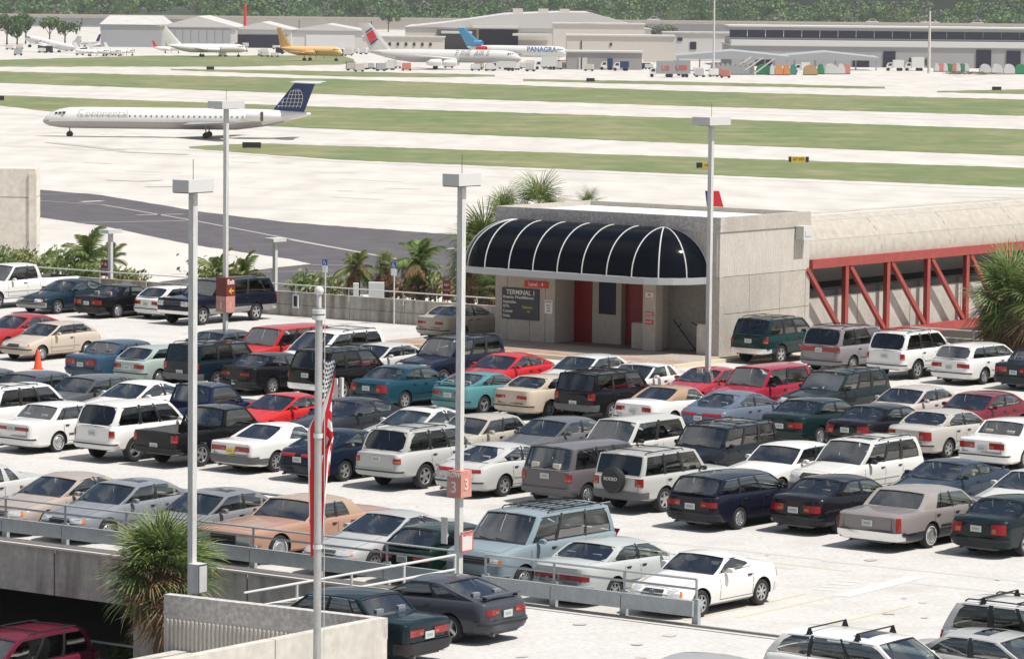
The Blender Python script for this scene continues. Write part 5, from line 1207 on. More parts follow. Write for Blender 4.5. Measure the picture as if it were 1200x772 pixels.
# ---- aircraft
M_AW = mat('aircraft_white', (.74, .73, .71), .35, coat=.3); M_AG = mat('aircraft_belly_grey', (.36, .34, .34), .4); M_ABL = mat('aircraft_blue', (.012, .03, .13), .4)
M_AY = mat('aircraft_yellow', (.80, .50, .20), .5); M_ACY = mat('aircraft_sky_blue', (.10, .36, .62), .4); M_ARED = mat('aircraft_red', (.62, .02, .03), .4); M_ASIL = mat('aircraft_silver', (.48, .48, .48), .35, .4)
def airliner(name, u, v, heading, Lf, rad, cfg, label, z=AG, Y=None):
    """heading: direction the nose points (radians). Origin below mid fuselage."""
    p = at(u, v, z) if Y is None else Vector((at_y(u, v, Y).x, Y, z))
    g = empty(name, p, heading); tag(g, label, 'airplane')
    zc = cfg.get('zc', rad + 1.1); mt = cfg.get('m', M_AW); mb = cfg.get('mb', mt)
    n = 20; st = [(-.5, .12, .55), (-.47, .25, .5), (-.40, .55, .33), (-.32, .82, .14), (-.22, 1, 0), (-.1, 1, 0), (0, 1, 0), (.15, 1, 0), (.33, 1, 0), (.40, .97, -.02), (.44, .85, -.08), (.475, .6, -.2), (.495, .25, -.33), (.5, .03, -.36)]
    rows = []
    for x, k, dz in st: rows.append([Vector((x * Lf, rad * k * math.cos(2 * math.pi * j / n + .001), zc + rad * dz + rad * k * math.sin(2 * math.pi * j / n + .001))) for j in range(n)])
    b = MB(); b.grid(rows, 0, True); b.poly(rows[0][::-1]); b.poly(rows[-1])
    b.m = [(1 if sum(b.v[q][2] for q in f) / len(f) < zc - rad * .28 and abs(sum(b.v[q][0] for q in f) / len(f)) > -1 else 0) for f in b.f]
    obj('fuselage', b, [mt, mb], g, smooth=True)
    def foil(nm, root, tip, cr, ct, th, m, up=(0, 0, 1)):
        b = MB(); upv = Vector(up); X_ = Vector((1, 0, 0))
        pr = [(.5, 0), (.3, .5), (-.1, .45), (-.5, 0), (-.1, -.35), (.3, -.4)]
        ra = [Vector(root) + X_ * q * cr + upv * w__ * th * cr for q, w__ in pr]; rb = [Vector(tip) + X_ * q * ct + upv * w__ * th * ct for q, w__ in pr]
        b.grid([ra, rb], 0, True); b.poly(ra[::-1]); b.poly(rb); return obj(nm, b, m, g, smooth=False)
    wx, sw_, span = cfg.get('wx', -.02), cfg.get('sweep', .2), cfg.get('span', .40)
    for s in (-1, 1): foil('wing', (wx * Lf, s * rad * .7, zc - rad * .55), ((wx - sw_) * Lf, s * span * Lf, zc - rad * .55 + cfg.get('dih', .035) * Lf), Lf * .17, Lf * .05, .12, cfg.get('mw', M_AG))
    ft = cfg.get('fin', .16) * Lf; fx = -.44 * Lf; fsw = cfg.get('finsweep', .07) * Lf; mf = cfg.get('mf', mt)
    foil('tail_fin', (fx + .03 * Lf, 0, zc + rad * .55), (fx - fsw, 0, zc + rad + ft), Lf * cfg.get('finc', .14), Lf * .075, .09, mf, (0, 1, 0))
    hz = zc + rad + ft if cfg.get('ttail') else zc + rad * .5
    hx = fx - fsw if cfg.get('ttail') else fx
    for s in (-1, 1): foil('stabilizer', (hx, s * .1, hz), (hx - .05 * Lf, s * cfg.get('hspan', .14) * Lf, hz + (.0 if cfg.get('ttail') else .015 * Lf)), Lf * cfg.get('hc', .075), Lf * .035, .09, cfg.get('ms', mf if not cfg.get('ttail') else M_AW))
    def nacelle(x, y, z_, ln, r_, m=M_AG):
        b = MB(); b.lathe([(r_ * .55, -ln / 2), (r_ * .9, -ln * .3), (r_, 0), (r_ * .98, ln * .35), (r_ * .85, ln / 2), (r_ * .7, ln * .47), (r_ * .68, ln * .2), (.001, ln * .2)], (x, y, z_), 14, 'X'); obj('engine', b, m, g, smooth=True)
    if cfg.get('eng') == 'rear':
        for s in (-1, 1): nacelle(-.33 * Lf, s * (rad + .75), zc + rad * .35, Lf * .13, rad * .52, cfg.get('me', M_AW))
    elif cfg.get('eng') == 'four':
        for s in (-1, 1):
            for kx, ky in ((.04, .15), (-.05, .27)): nacelle(kx * Lf, s * ky * Lf, zc - rad * .9 + ky * .04 * Lf - .5, Lf * .10, rad * .55, cfg.get('me', M_AG))
    elif cfg.get('eng') == 'tri':
        for s in (-1, 1): nacelle(-.33 * Lf, s * (rad + .8), zc + rad * .35, Lf * .10, rad * .5, cfg.get('me', M_AW))
        nacelle(-.40 * Lf, 0, zc + rad * 1.35, Lf * .09, rad * .5, mf)
    elif cfg.get('eng') == 'prop':
        for s in (-1, 1):
            nacelle(.05 * Lf, s * .16 * Lf, zc - rad * .3, Lf * .16, rad * .45, mt)
            b = MB(); c = Vector((.05 * Lf + Lf * .09, s * .16 * Lf, zc - rad * .3))
            for k in range(3):
                a = R(120 * k + 20); b.box(c + Vector((0, math.cos(a), math.sin(a))) * .9, (.08, 1.9, .2), 0, (Vector((1, 0, 0)), Vector((0, math.cos(a), math.sin(a))), Vector((0, -math.sin(a), math.cos(a)))))
            obj('propeller', b, M_TRIM, g, weld=False)
    gr = cfg.get('wheel', .5)
    for x, y in ((.40 * Lf, 0), (cfg.get('gx', -.07) * Lf, 2.4), (cfg.get('gx', -.07) * Lf, -2.4)):
        b = MB()
        for o_ in (-.3, .3): b.lathe([(.001, -.14), (gr, -.14), (gr, .14), (.001, .14)], (x, y + o_, gr * (.8 if x > 0 else 1)), 14, 'Y')
        b.tube([(x, y, gr), (x, y, zc - rad * .7)], .12, 6, 1); obj('landing_gear', b, [M_TRIM, M_AG], g, weld=False)
    if cfg.get('win'):
        b = MB(); x = -.27 * Lf
        while x < .36 * Lf:
            for s in (-1, 1): b.box((x, s * (rad * .985), zc + rad * .22), (.26, .03, .30))
            x += cfg['win']
        o = obj('cabin_window', b, mat('cabin_window_glass', (.24, .24, .26), .3), g, weld=False); o['kind'] = 'stuff'
    b = MB()
    for s in (-1, 1):
        for k in range(3): b.box((.445 * Lf - k * .62, s * rad * (.60 + .12 * k), zc + rad * (.44 + .03 * k)), (.40, .4, .26), 0, (Vector((1, -s * .25, 0)).normalized(), Vector((s * .25, 1, 0)).normalized(), EZ))
    obj('cockpit_window', b, M_TRIM, g, weld=False)
    return g, zc
# tail-mounted twin jet taxiing left
H_PI = math.pi
Lf = 43.0; rad = 1.72
uc = 207; 
jet, zc = airliner('passenger_jet', uc, 161.5, H_PI - .03, Lf, rad, dict(eng='rear', ttail=True, mf=M_ABL, mb=M_AG, win=.86, fin=.10, finsweep=.04, finc=.125, wx=-.10, sweep=.14, span=.34, dih=.02, gx=-.115, zc=3.05, hspan=.16, hc=.12, ms=M_AW, me=M_AW), 'long white twin jet with blue globe tail taxiing left across the airfield')
txt = text_mesh('Continental', 1.7, mat('faint_wordmark', (.62, .61, .59), .5), Vector((.27 * Lf, rad + .02, zc + .75)), Vector((-1, 0, 0)), EZ, jet, 'wordmark', .01)
b = MB(); fx = -.41 * Lf; zc0 = zc + rad + 1.1
def lead(zz): return -.36 * Lf - (zz + 1.1) / 4.4 * 3.9 - .25
def clipl(pts, s):
    run = []
    for x, zz in pts + [(99, 0)]:
        if x < lead(zz) and zz > -1.0: run.append(Vector((x, s * .36, zc0 + zz)))
        else:
            if len(run) > 1: b.tube(run, .045, 4)
            run = []
for s in (1, -1):
    cx_ = -.425 * Lf
    for k in range(-3, 4): clipl([(cx_ - .25 * zz + k * .62 * math.sqrt(max(.02, 1 - (zz / 2.3) ** 2)), zz) for zz in [-2.1 + 4.2 * q / 24 for q in range(25)]], s)
    for zz in (-1.2, -.6, 0, .6, 1.2, 1.8):
        w__ = 1.9 * math.sqrt(1 - (zz / 2.3) ** 2); clipl([(cx_ - .25 * zz - w__ + 2 * w__ * q / 20, zz) for q in range(21)], s)
obj('globe_emblem', b, M_WHITE, jet, weld=False)
b = MB(); b.box((-.325 * Lf, rad + .75 + rad * .52 - .03, zc + .6), (.45, .06, 1.5)); obj('engine_marking', b, mat('dark_brown_mark', (.10, .06, .05), .6), jet)
# four engine freighter facing right
fr, zf = airliner('cargo_jet', 521, 81.5, -.05, 46, 1.95, dict(eng='four', m=mat('freighter_grey', (.60, .59, .57), .4), mb=mat('freighter_belly', (.40, .39, .38), .4), fin=.165, finsweep=.085, finc=.15, span=.42, wx=.02, zc=4.0, wheel=.6, gx=-.06, me=M_AW, mw=M_AW), 'grey white four engine cargo jet with red striped tail, parked facing right')
text_mesh('F INE  AIR S', 2.0, mat('dark_wordmark', (.30, .30, .33), .5), Vector((.18 * 46, -2.02, zf + .95)), Vector((1, 0, 0)), EZ, fr, 'wordmark', .02, shear=.3)
b = MB()
for s in (1, -1):
    fx0, z0 = -.44 * 46, zf + 2.0
    def fp(x, z_): return Vector((fx0 + x, s * .42, z0 + z_))
    b.poly([fp(-2.2, 1.6), fp(-.2, 3.2), fp(-1.4, 5.6), fp(-3.4, 4.2)], 0); b.poly([fp(-1.9, 1.0), fp(.2, 2.7), fp(-.1, 3.1), fp(-2.2, 1.4)], 1); b.poly([fp(-3.5, 4.5), fp(-1.5, 5.9), fp(-1.7, 6.3), fp(-3.6, 4.9)], 1)
obj('tail_marking', b, [M_ARED, M_ABL], fr, weld=False)
# sky blue tail tri-jet
pj, zp = airliner('cargo_jet', 607, 73, -.42, 37, 1.9, dict(eng='tri', ttail=True, mf=M_ACY, ms=M_ACY, fin=.15, finsweep=.13, finc=.19, span=.33, zc=3.6, hspan=.16, m=M_AW, me=M_ARED), 'white three engine jet with sky blue tail behind the grey cargo jet')
text_mesh('PANAGRA', 2.3, mat('bright_blue_print', (.05, .20, .50), .5), Vector((.235 * 40, -1.93, zp + .7)), Vector((1, 0, 0)), EZ, pj, 'wordmark', .02, bold=.05)
airliner('propeller_airliner', 365, 71.5, -.35, 22, 1.5, dict(eng='prop', m=M_AY, mb=M_AY, mf=M_AY, fin=.27, finsweep=.09, finc=.2, span=.4, mw=M_AY, zc=3.2), 'yellow propeller airliner parked facing right beyond the runway')
airliner('white_turboprop', 243, 67, .25, 27, 1.5, dict(eng='prop', ttail=True, fin=.22, finsweep=.13, finc=.2, span=.35, zc=3.0, mw=M_AW, hspan=.12), 'white high tailed aircraft nose right in front of the grey hangar')
o_, _ = airliner('old_propliner', 60, 61.5, H_PI - .5, 24, 1.35, dict(eng='prop', m=M_AW, fin=.15, finsweep=.02, span=.48, zc=3.0, mw=M_AW, sweep=.03), 'old white propliner sitting tail down, nose up to the left')
o_.rotation_euler = (0, R(-10), H_PI - .5)
for k, (u, v, h, l, lb) in enumerate(((108, 66, .3, 12, 'small pale twin plane at the left, nearest the grass'), (124, 66, .2, 11, 'second small pale plane beside the near twin plane at left'), (141, 65.5, .4, 11, 'third small pale plane, right of the near pair at left'),
    (101, 55, 2.8, 13, 'small white plane with blue fin before the dark trees'), (306, 55, 2.9, 14, 'small plane with light blue fin in front of the open hangar, left'), (318, 55.5, 3.0, 14, 'small plane with light blue fin in front of the open hangar, right'),
    (175, 53, .4, 12, 'small white plane with raised tail before the grey hangar'), (196, 62.5, .1, 10, 'small red and white plane below the grey hangar corner'))):
    c_ = M_ACY if 'light blue' in lb else (M_ABL if 'blue fin' in lb else (M_ARED if 'red' in lb else M_AW))
    airliner('small_airplane', u, v, h + random.uniform(-.2, .2), l, .75, dict(eng='prop', mf=c_, fin=.2, span=.45, zc=1.6, mw=M_AW, sweep=.02, wheel=.28), lb)
# red tail behind the entrance roof
rt, _ = airliner('red_tail_jet', 838, 262, -1.35, 26, 1.6, dict(eng='rear', mf=M_ARED, fin=.2, finsweep=.09, finc=.15, m=M_ASIL, span=.12, zc=2.2, ttail=False), 'aircraft whose red and dark tail shows above the entrance roof', Y=300)
zz_ = at_y(838, 224, 300).z
rt.location = (at_y(838, 224, 300).x + 0, 285, AG)
for ch in list(rt.children):
    if ch.name.startswith('tail_fin'): bpy.data.objects.remove(ch)
b = MB(); Xl, Xm, Xr = [at_y(q, 224, 290).x for q in (826.5, 833, 850)]; zb_, zt2 = at_y(838, 241, 290).z - 1.2, at_y(838, 224, 290).z
def qq(pts, m_, mb_): mb_.poly([Vector(p) for p in pts], m_); mb_.poly([Vector((p[0], p[1] + .35, p[2])) for p in pts[::-1]], m_)
qq([(Xl, 290, zt2), (Xm, 290, zt2), (Xm, 290, zb_), (Xl + .3, 290, zb_)], 1, b); qq([(Xm, 290, zt2), (Xr - .45, 290, zt2), (Xr + .2, 290, zb_), (Xm, 290, zb_)], 0, b)
b.quad((Xl, 290, zt2), (Xr - .45, 290, zt2), (Xr - .45, 290.35, zt2), (Xl, 290.35, zt2), 0); b.quad((Xr - .45, 290, zt2), (Xr + .2, 290, zb_), (Xr + .2, 290.35, zb_), (Xr - .45, 290.35, zt2), 0)
bpy.context.view_layer.update()
fo = obj('tail_fin', b, [M_ARED, M_ABL], None); fo.parent = rt; fo.matrix_parent_inverse = Matrix.LocRotScale(rt.location, rt.rotation_euler, None).inverted()

# ---- hangars and buildings of the far side (each its own thing)
M_HG = mat('hangar_grey', (.36, .37, .385), .7); M_HW = mat('hangar_white', (.60, .585, .56), .7); M_HR = mat('hangar_roof', (.60, .58, .55), .7, noise=(.05, (.55, .53, .50), .4, .6)); M_HD = mat('hangar_dark_opening', (.02, .018, .035), .9)
M_HT = mat('hangar_tan', (.62, .575, .52), .8); M_BIGROOF = mat('big_roof', (.55, .53, .51), .8)
def far_box(name, u0, u1, vb, h, depth, m, label, cat='building', roof=None, ridge=None, parts=(), kind='gable', wins=0):
    """building on the airfield: front wall from u0 to u1 at ground pixel vb, height h metres"""
    um = (u0 + u1) / 2; p = at(um, vb, AG); Y = p.y; s = Y / 4600; w_ = (u1 - u0) * s
    g = empty(name, p); tag(g, label, cat)
    b = MB(); b.lbox((-w_ / 2, 0, 0), Vector((w_, 0, 0)), Vector((0, depth, 0)), EZ * h); obj('wall', b, m, g)
    rm = roof or M_HR
    if ridge and kind == 'gable':
        b = MB(); f0 = [Vector((-w_ / 2 - .5, -.6, h)), Vector((0, -.6, ridge)), Vector((w_ / 2 + .5, -.6, h))]; f1 = [q + Vector((0, depth + 1, 0)) for q in f0]
        b.quad(f0[0], f0[1], f1[1], f1[0]); b.quad(f0[1], f0[2], f1[2], f1[1]); b.poly(f0, 1); b.poly(f1[::-1], 1); obj('roof', b, [rm, m if m != M_HG else M_HT], g, weld=False)
    elif ridge:
        b = MB(); b.quad((-w_ / 2 - .5, -.5, h), (w_ / 2 + .5, -.5, h), (w_ / 2 - .06 * w_, depth / 2, ridge), (-w_ / 2 + .04 * w_, depth / 2, ridge)); b.quad((-w_ / 2 + .04 * w_, depth / 2, ridge), (w_ / 2 - .06 * w_, depth / 2, ridge), (w_ / 2 + .5, depth, h), (-w_ / 2 - .5, depth, h))
        b.poly([(w_ / 2 + .5, -.5, h), (w_ / 2 + .5, depth, h), (w_ / 2 - .06 * w_, depth / 2, ridge)]); b.poly([(-w_ / 2 - .5, -.5, h), (-w_ / 2 + .04 * w_, depth / 2, ridge), (-w_ / 2 - .5, depth, h)]); obj('roof', b, rm, g, weld=False)
    else:
        b = MB(); b.lbox((-w_ / 2 - .4, -.4, h + .01), Vector((w_ + .8, 0, 0)), Vector((0, depth + .8, 0)), EZ * .5); obj('roof', b, rm, g)
    for (nm, f0_, f1_, z0, z1, mm, out) in parts:
        b = MB(); b.lbox((-w_ / 2 + w_ * f0_, -out, z0), Vector((w_ * (f1_ - f0_), 0, 0)), Vector((0, out - .02, 0)), EZ * (z1 - z0)); obj(nm, b, mm, g)
    return g
rib = lambda n, a, b_, z1, m: [('door_panel', a + (b_ - a) * k / n, a + (b_ - a) * (k + .93) / n, 0, z1, m, .35) for k in range(n)]
far_box('hangar', 118, 189, 55.5, 8.8, 50, M_HG, 'grey blue hangar side wall with pale sloping roof, left of the gabled hangar', ridge=12.2, kind='side', roof=M_HR)
far_box('hangar', 187, 277, 56, 8.0, 60, M_HW, 'gabled hangar with wide grey ribbed doors behind the white high tailed plane', ridge=12.3, parts=rib(8, .1, .93, 7.2, M_HG))
far_box('hangar', 272, 341, 56.5, 7.2, 50, M_HW, 'low gabled hangar with a dark open front', ridge=10.2, parts=[('door_opening', .10, .92, 0, 5.2, M_HD, .3)])
far_box('hangar', 340, 426, 57, 7.0, 50, M_HW, 'white gabled hangar with one wide closed white door behind the yellow plane', ridge=9.6, parts=[('hangar_door', .22, .88, 0, 5.4, mat('white_door', (.68, .67, .66), .6), .3)])
far_box('shed_row', 425, 520, 60, 5.2, 12, M_HT, 'low beige building with small dark windows behind the cargo jet tail', parts=[('window', .12 + .1 * k, .15 + .1 * k, 2, 3.2, M_HD, .2) for k in range(8)])
far_box('trailer_block', 131, 166, 31, 5.5, 8, M_HT, 'beige box trailer standing on the highway at the left', cat='trailer')
big = far_box('large_hangar', 475, 762, 60, 8.5, 110, M_HT, 'large hangar with broad grey roof and dark openings behind the sky blue tail', ridge=None, roof=M_BIGROOF, parts=[('door_opening', .13, .29, 0, 8.0, mat('brown_door', (.13, .11, .11), .8), .4), ('door_opening', .30, .46, 0, 8.2, M_HD, .4)])
p = at(618, 60, AG); Y = p.y; s = Y / 4600
b = MB(); 
def bp(u, z_, dy): return Vector(((u - 618) * s, dy, z_))
f0 = [bp(475, 8.9, -.5), bp(520, 10.6, -.5), bp(590, 14.2, -.5), bp(655, 15.2, -.5), bp(690, 15.2, -.5), bp(762, 8.9, -.5)]; f1 = [q + Vector((0, 110, 0)) for q in f0]
for k in range(5): b.quad(f0[k], f0[k + 1], f1[k + 1], f1[k])
b.poly(f0); b.poly(f1[::-1]); obj('roof', b, M_BIGROOF, big, weld=False)
for u0, u1, z0, lb in ((553, 606, 8.8, ''), (517, 553, 6.6, ''), (600, 645, 6.0, '')):
    b = MB(); b.lbox(bp(u0, z0, -9), Vector(((u1 - u0) * s, 0, 0)), Vector((0, 8.4, 0)), EZ * .9); obj('canopy', b, M_HW, big)
for k, u in enumerate((600, 630, 655)): b = MB(); b.lbox(bp(u, 14.5, 10), Vector((4, 0, 0)), Vector((0, 5, 0)), EZ * 2); obj('roof_vent', b, M_HT, big)
far_box('cargo_building', 648, 755, 66, 11.5, 25, M_HT, 'tan flat roofed cargo building beside the big grey roof')
far_box('cargo_building', 664, 790, 73, 8.6, 20, M_HT, 'long beige building with a white roof behind the low grey shed', roof=M_HW, parts=[('window', .13, .14, 4.2, 7, M_HD, .2), ('window', .40, .42, 5.4, 6.4, M_HD, .2)])
far_box('low_shed', 664, 752, 82, 5.2, 14, mat('shed_grey', (.33, .31, .30), .8), 'low grey shed with a bright doorway at the apron edge', roof=M_HW, parts=[('door_opening', .16, .27, 0, 3.6, M_HW, .2), ('door_post', .19, .205, 0, 3.6, M_HD, .3)])
far_box('white_building', 778, 860, 72, 9.5, 18, M_HW, 'white block with two dark windows left of the long terminal', parts=[('window', .0, .09, 3.2, 6.3, M_HD, .2), ('window', .37, .46, 4, 6.6, M_HD, .2), ('window', .19, .26, 6.9, 8, M_HD, .2)])
lt = far_box('long_terminal', 858, 1330, 80, 6.6, 60, mat('terminal_grey', (.35, .345, .35), .7), 'long low terminal with a dark ribbon window and stepped pale roofs at the right', roof=M_HW,
    parts=[('door_opening', .06, .10, 0, 3.6, M_HD, .3), ('door_opening', .30, .34, 0, 4.0, M_HD, .3), ('door_opening', .375, .405, 0, 5.2, M_HD, .3), ('door_opening', .605, .642, 0, 6.0, M_HD, .3), ('door_opening', .68, .715, 0, 5.8, M_HD, .3), ('door_opening', .76, .80, 0, 5.8, M_HD, .3), ('door_opening', .85, .9, 0, 5.8, M_HD, .3)])
p = at(1094, 80, AG); s = p.y / 4600; wv = (1330 - 858) * s
b = MB(); b.lbox((-wv / 2, 16, 6.9), Vector((wv, 0, 0)), Vector((0, 30, 0)), EZ * 2.2); b.lbox((-wv / 2, 16, 11.6), Vector((wv, 0, 0)), Vector((0, 30, 0)), EZ * 1.0); obj('upper_wall', b, mat('terminal_grey'), lt, weld=False)
for k in range(22):
    b = MB(); b.lbox((-wv / 2 + wv * k / 22 + .1, 16.3, 9.1), Vector((wv / 22 - .25, 0, 0)), Vector((0, 2, 0)), EZ * 2.5); obj('window', b, mat('ribbon_glass', (.02, .022, .045), .3), lt)
b = MB(); b.lbox((-wv / 2 - .5, 14.5, 12.61), Vector((wv + 1, 0, 0)), Vector((0, 32, 0)), EZ * .5); b.lbox((-wv / 2, 5, 7.15), Vector((wv, 0, 0)), Vector((0, 11, 0)), EZ * 1.2); obj('upper_roof', b, M_HW, lt, weld=False)
# sloped canopies in front of it
def canopy(u0, u1, v, h, label, d=14):
    p = at((u0 + u1) / 2, v, AG); s = p.y / 4600; w_ = (u1 - u0) * s; g = empty('loading_canopy', p); tag(g, label, 'canopy')
    b = MB(); f = [Vector((-w_ / 2, 0, h)), Vector((0, 0, h + 1.6)), Vector((w_ / 2, 0, h))]; f1 = [q + Vector((0, d, .4)) for q in f]
    b.quad(f[0], f[1], f1[1], f1[0]); b.quad(f[1], f[2], f1[2], f1[1]); b.poly(f + [f[2] - EZ * .9, f[0] - EZ * .9]); b.poly([q for q in f1[::-1]]); obj('roof', b, M_HG, g, weld=False)
    for k in range(6): b = MB(); b.lbox((-w_ / 2 + .5 + (w_ - 1.4) * k / 5, 2, 0), Vector((.4, 0, 0)), Vector((0, .4, 0)), EZ * (h - .9)); obj('post', b, M_HG, g)
canopy(792, 925, 84, 4.6, 'grey sloped loading canopy above the dark trucks and ULDs'); canopy(905, 1030, 82.5, 4.0, 'pale sloped loading canopy in front of the long terminal')

# ---- highway beyond the hangars
YH = 2250.0; ztop = at_y(600, 22, YH).z
hw = empty('elevated_highway', (0, YH, AG)); hw['kind'] = 'structure'
for k in range(30):
    x = -620 + 41.4 * k; b = MB(); b.lbox((x, 0, 0), Vector((41, 0, 0)), Vector((0, 25, 0)), EZ * (ztop - AG - 2.2)); obj('retaining_panel', b, M_HG if k % 7 < 4 else M_HT, hw)
b = MB(); b.lbox((-620, -1, ztop - AG - 2.15), Vector((1242, 0, 0)), Vector((0, 26, 0)), EZ * 1.0); obj('deck_edge', b, M_HR, hw)
b = MB(); b.lbox((-620, -1.2, ztop - AG - 1.14), Vector((1242, 0, 0)), Vector((0, .5, 0)), EZ * 1.1); obj('parapet', b, mat('parapet_tan', (.46, .40, .34), .8), hw)
def far_car(u, Y, z, l, h, color, label, name='car_on_highway', cat='car', mlist=None):
    p = at_y(u, 30, Y); g = empty(name, (p.x, Y, z)); tag(g, label, cat)
    b = MB(); b.grid([[(-l / 2, y, .3), (-l / 2, y, h * .5), (-l * .3, y, h * .56), (-l * .2, y, h), (l * .2, y, h), (l * .34, y, h * .58), (l / 2, y, h * .5), (l / 2, y, .3)] for y in (-.9, .9)]); 
    for y in (-.9, .9): b.poly([(-l / 2, y, .3), (-l / 2, y, h * .5), (-l * .3, y, h * .56), (-l * .2, y, h), (l * .2, y, h), (l * .34, y, h * .58), (l / 2, y, h * .5), (l / 2, y, .3)])
    obj('body', b, M_PAINT, g, color=color, weld=False)
    b = MB(); b.quad((-l * .26, -.92, h * .6), (l * .28, -.92, h * .6), (l * .17, -.92, h * .93), (-l * .18, -.92, h * .93)); obj('side_window', b, M_TRIM, g)
    for x in (-l * .3, l * .3):
        b = MB(); b.lathe([(.001, -.95), (.33, -.95), (.33, .95), (.001, .95)], (x, 0, .33), 10, 'Y'); obj('wheel', b, M_TYRE, g)
for u, c, lb in ((1022, (.7, .7, .7), 'white car on the far highway'), (1090, (.72, .7, .68), 'large white car on the far highway by the utility pole'), (1145, (.6, .6, .6), 'pale car on the highway near the right'), (766, (.7, .7, .7), 'white car on the highway above the cargo buildings')):
    far_car(u, YH + 4, ztop - 1.1, 7.5 if '1090' != str(u) else 11, 2.9, c, lb)
# ---- ground equipment
M_ULDG = mat('container_green', (.02, .22, .09), .6); M_ULDW = mat('container_white', (.60, .60, .58), .6); M_ULDO = mat('container_orange', (.62, .26, .08), .6); M_ULDR = mat('container_red', (.58, .20, .17), .6); M_ULDS = mat('container_silver', (.36, .37, .38), .5, .3)
ndome = 0
def dome_container(u, v, wpx, m, label, hk=1.0, grp='rounded cargo containers in rows on the far apron'):
    p = at(u, v, AG); s = p.y / 4600; w_ = wpx * s; h = 2.7 * hk; g = empty('cargo_container', p); tag(g, label, 'cargo container', grp)
    n = 9; rows = []
    for y in (0, 3.2): rows.append([Vector((-w_ / 2, y, .2))] + [Vector((w_ / 2 * math.cos(R(180 - 180 * j / n)) if j else -w_ / 2, y, .2 + (h - .2) * (.35 + .65 * math.sin(R(180 * j / n))))) for j in range(n + 1)] + [Vector((w_ / 2, y, .2))])
    b = MB(); b.grid(rows); b.poly(rows[0]); b.poly(rows[1][::-1]); obj('shell', b, m, g, weld=False)
    b = MB(); b.lbox((-w_ / 2, -.1, .05), Vector((w_, 0, 0)), Vector((0, 3.4, 0)), EZ * .14); obj('base_plate', b, M_TRIM, g)
cols = [(895, 88, 17, M_ULDG, 'big rounded green container in front of the wooden stairs'), (905, 88.5, 5, M_ULDW, 'narrow white container beside the green one'), (913, 88.5, 9, M_ULDO, 'orange container third from the green one'), (922, 88.5, 8, M_ULDO, 'orange container next to the teal one'), (930, 88, 7, mat('container_teal', (.04, .28, .24), .6), 'teal container between orange ones and a truck'),
    (950, 88.5, 16, mat('container_tan', (.45, .29, .14), .7), 'tall tan rounded container between the trucks'), (962, 87.5, 7, M_ULDG, 'green container behind the tan rounded one'), (974, 87.5, 16, M_ULDW, 'white container at the left of the four pale ones'), (986, 87.5, 9, M_ULDW, 'white container second of the pale group'), (993, 87.3, 7, M_ULDR, 'pinkish red container at the right of the pale group')]
for k, (u, v, w_, m, lb) in enumerate(cols): dome_container(u, v, w_, m, lb, 1.15)
for k in range(8): dome_container(1098 + 5 * k, 84.5, 5.5, [M_ULDW, M_ULDR, M_ULDW, M_ULDG, M_ULDR, M_ULDW, M_ULDG, M_ULDW][k], ['white and red container at the left of the mixed row', 'red container second in the mixed row', 'white container third in the mixed row', 'green container fourth in the mixed row', 'red container fifth in the mixed row', 'white container sixth in the mixed row', 'green container seventh in the mixed row', 'white container last in the mixed row'][k], .95)
for k in range(4): dome_container(1155 + 14 * k, 87.5, 13, M_ULDW if k < 3 else M_ULDG, ['white rounded container behind the pipe pile, leftmost of three', 'white rounded container behind the pipe pile, middle of three', 'white rounded container behind the pipe pile, rightmost of three', 'green rounded container at the far right edge'][k], 1.15)
ORDS = ['first', 'second', 'third', 'fourth', 'fifth', 'sixth', 'seventh', 'eighth', 'ninth']
for k in range(9): dome_container(836 + 5.6 * k, 88, 6.5, M_ULDS, 'silver rounded container, ' + ORDS[k] + ' from the left in the silver row', 1.25)
def truck(u, v, wpx, hgt, m, label, text=None, name='cargo_truck'):
    p = at(u, v, AG); s = p.y / 4600; w_ = wpx * s; g = empty(name, p); tag(g, label, 'truck')
    b = MB(); b.lbox((-w_ / 2 + 2.0, 0, 1.0), Vector((w_ - 2.0, 0, 0)), Vector((0, 2.5, 0)), EZ * (hgt - 1.0)); obj('cargo_box', b, m, g)
    b = MB(); b.grid([[(-w_ / 2, y, .6), (-w_ / 2, y, 1.6), (-w_ / 2 + .5, y, 2.5), (-w_ / 2 + 1.9, y, 2.6), (-w_ / 2 + 1.9, y, .6)] for y in (.1, 2.4)]); b.poly([(-w_ / 2, .1, .6), (-w_ / 2, .1, 1.6), (-w_ / 2 + .5, .1, 2.5), (-w_ / 2 + 1.9, .1, 2.6), (-w_ / 2 + 1.9, .1, .6)]); obj('cab', b, M_AW, g, weld=False)
    b = MB(); b.quad((-w_ / 2 + .45, .07, 1.6), (-w_ / 2 + 1.6, .07, 1.6), (-w_ / 2 + 1.6, .07, 2.35), (-w_ / 2 + .75, .07, 2.35)); obj('cab_window', b, M_TRIM, g)
    for f in (.1, .7, .85):
        b = MB(); b.lathe([(.001, 0), (.5, 0), (.5, 2.4), (.001, 2.4)], (-w_ / 2 + w_ * f, 0, .5), 10, 'Y'); obj('wheel', b, M_TYRE, g)
    if text: text_mesh(text, 1.9, M_RPRINT, Vector((w_ * .12, -.05, hgt * .55)), Vector((1, 0, 0)), EZ, g, 'lettering', .02, bold=.05)
truck(776, 91, 30, 4.6, M_ULDS, 'grey box truck with red letters at the left of the pair', 'US')
truck(795, 91, 28, 4.8, M_ULDS, 'grey box truck with red letters at the right of the pair', 'USB')
truck(1049, 83.5, 20, 3.4, M_AW, 'white van bodied truck parked before the terminal, left one'); truck(1072, 83.5, 22, 4.3, M_AW, 'taller white truck parked before the terminal, right one')
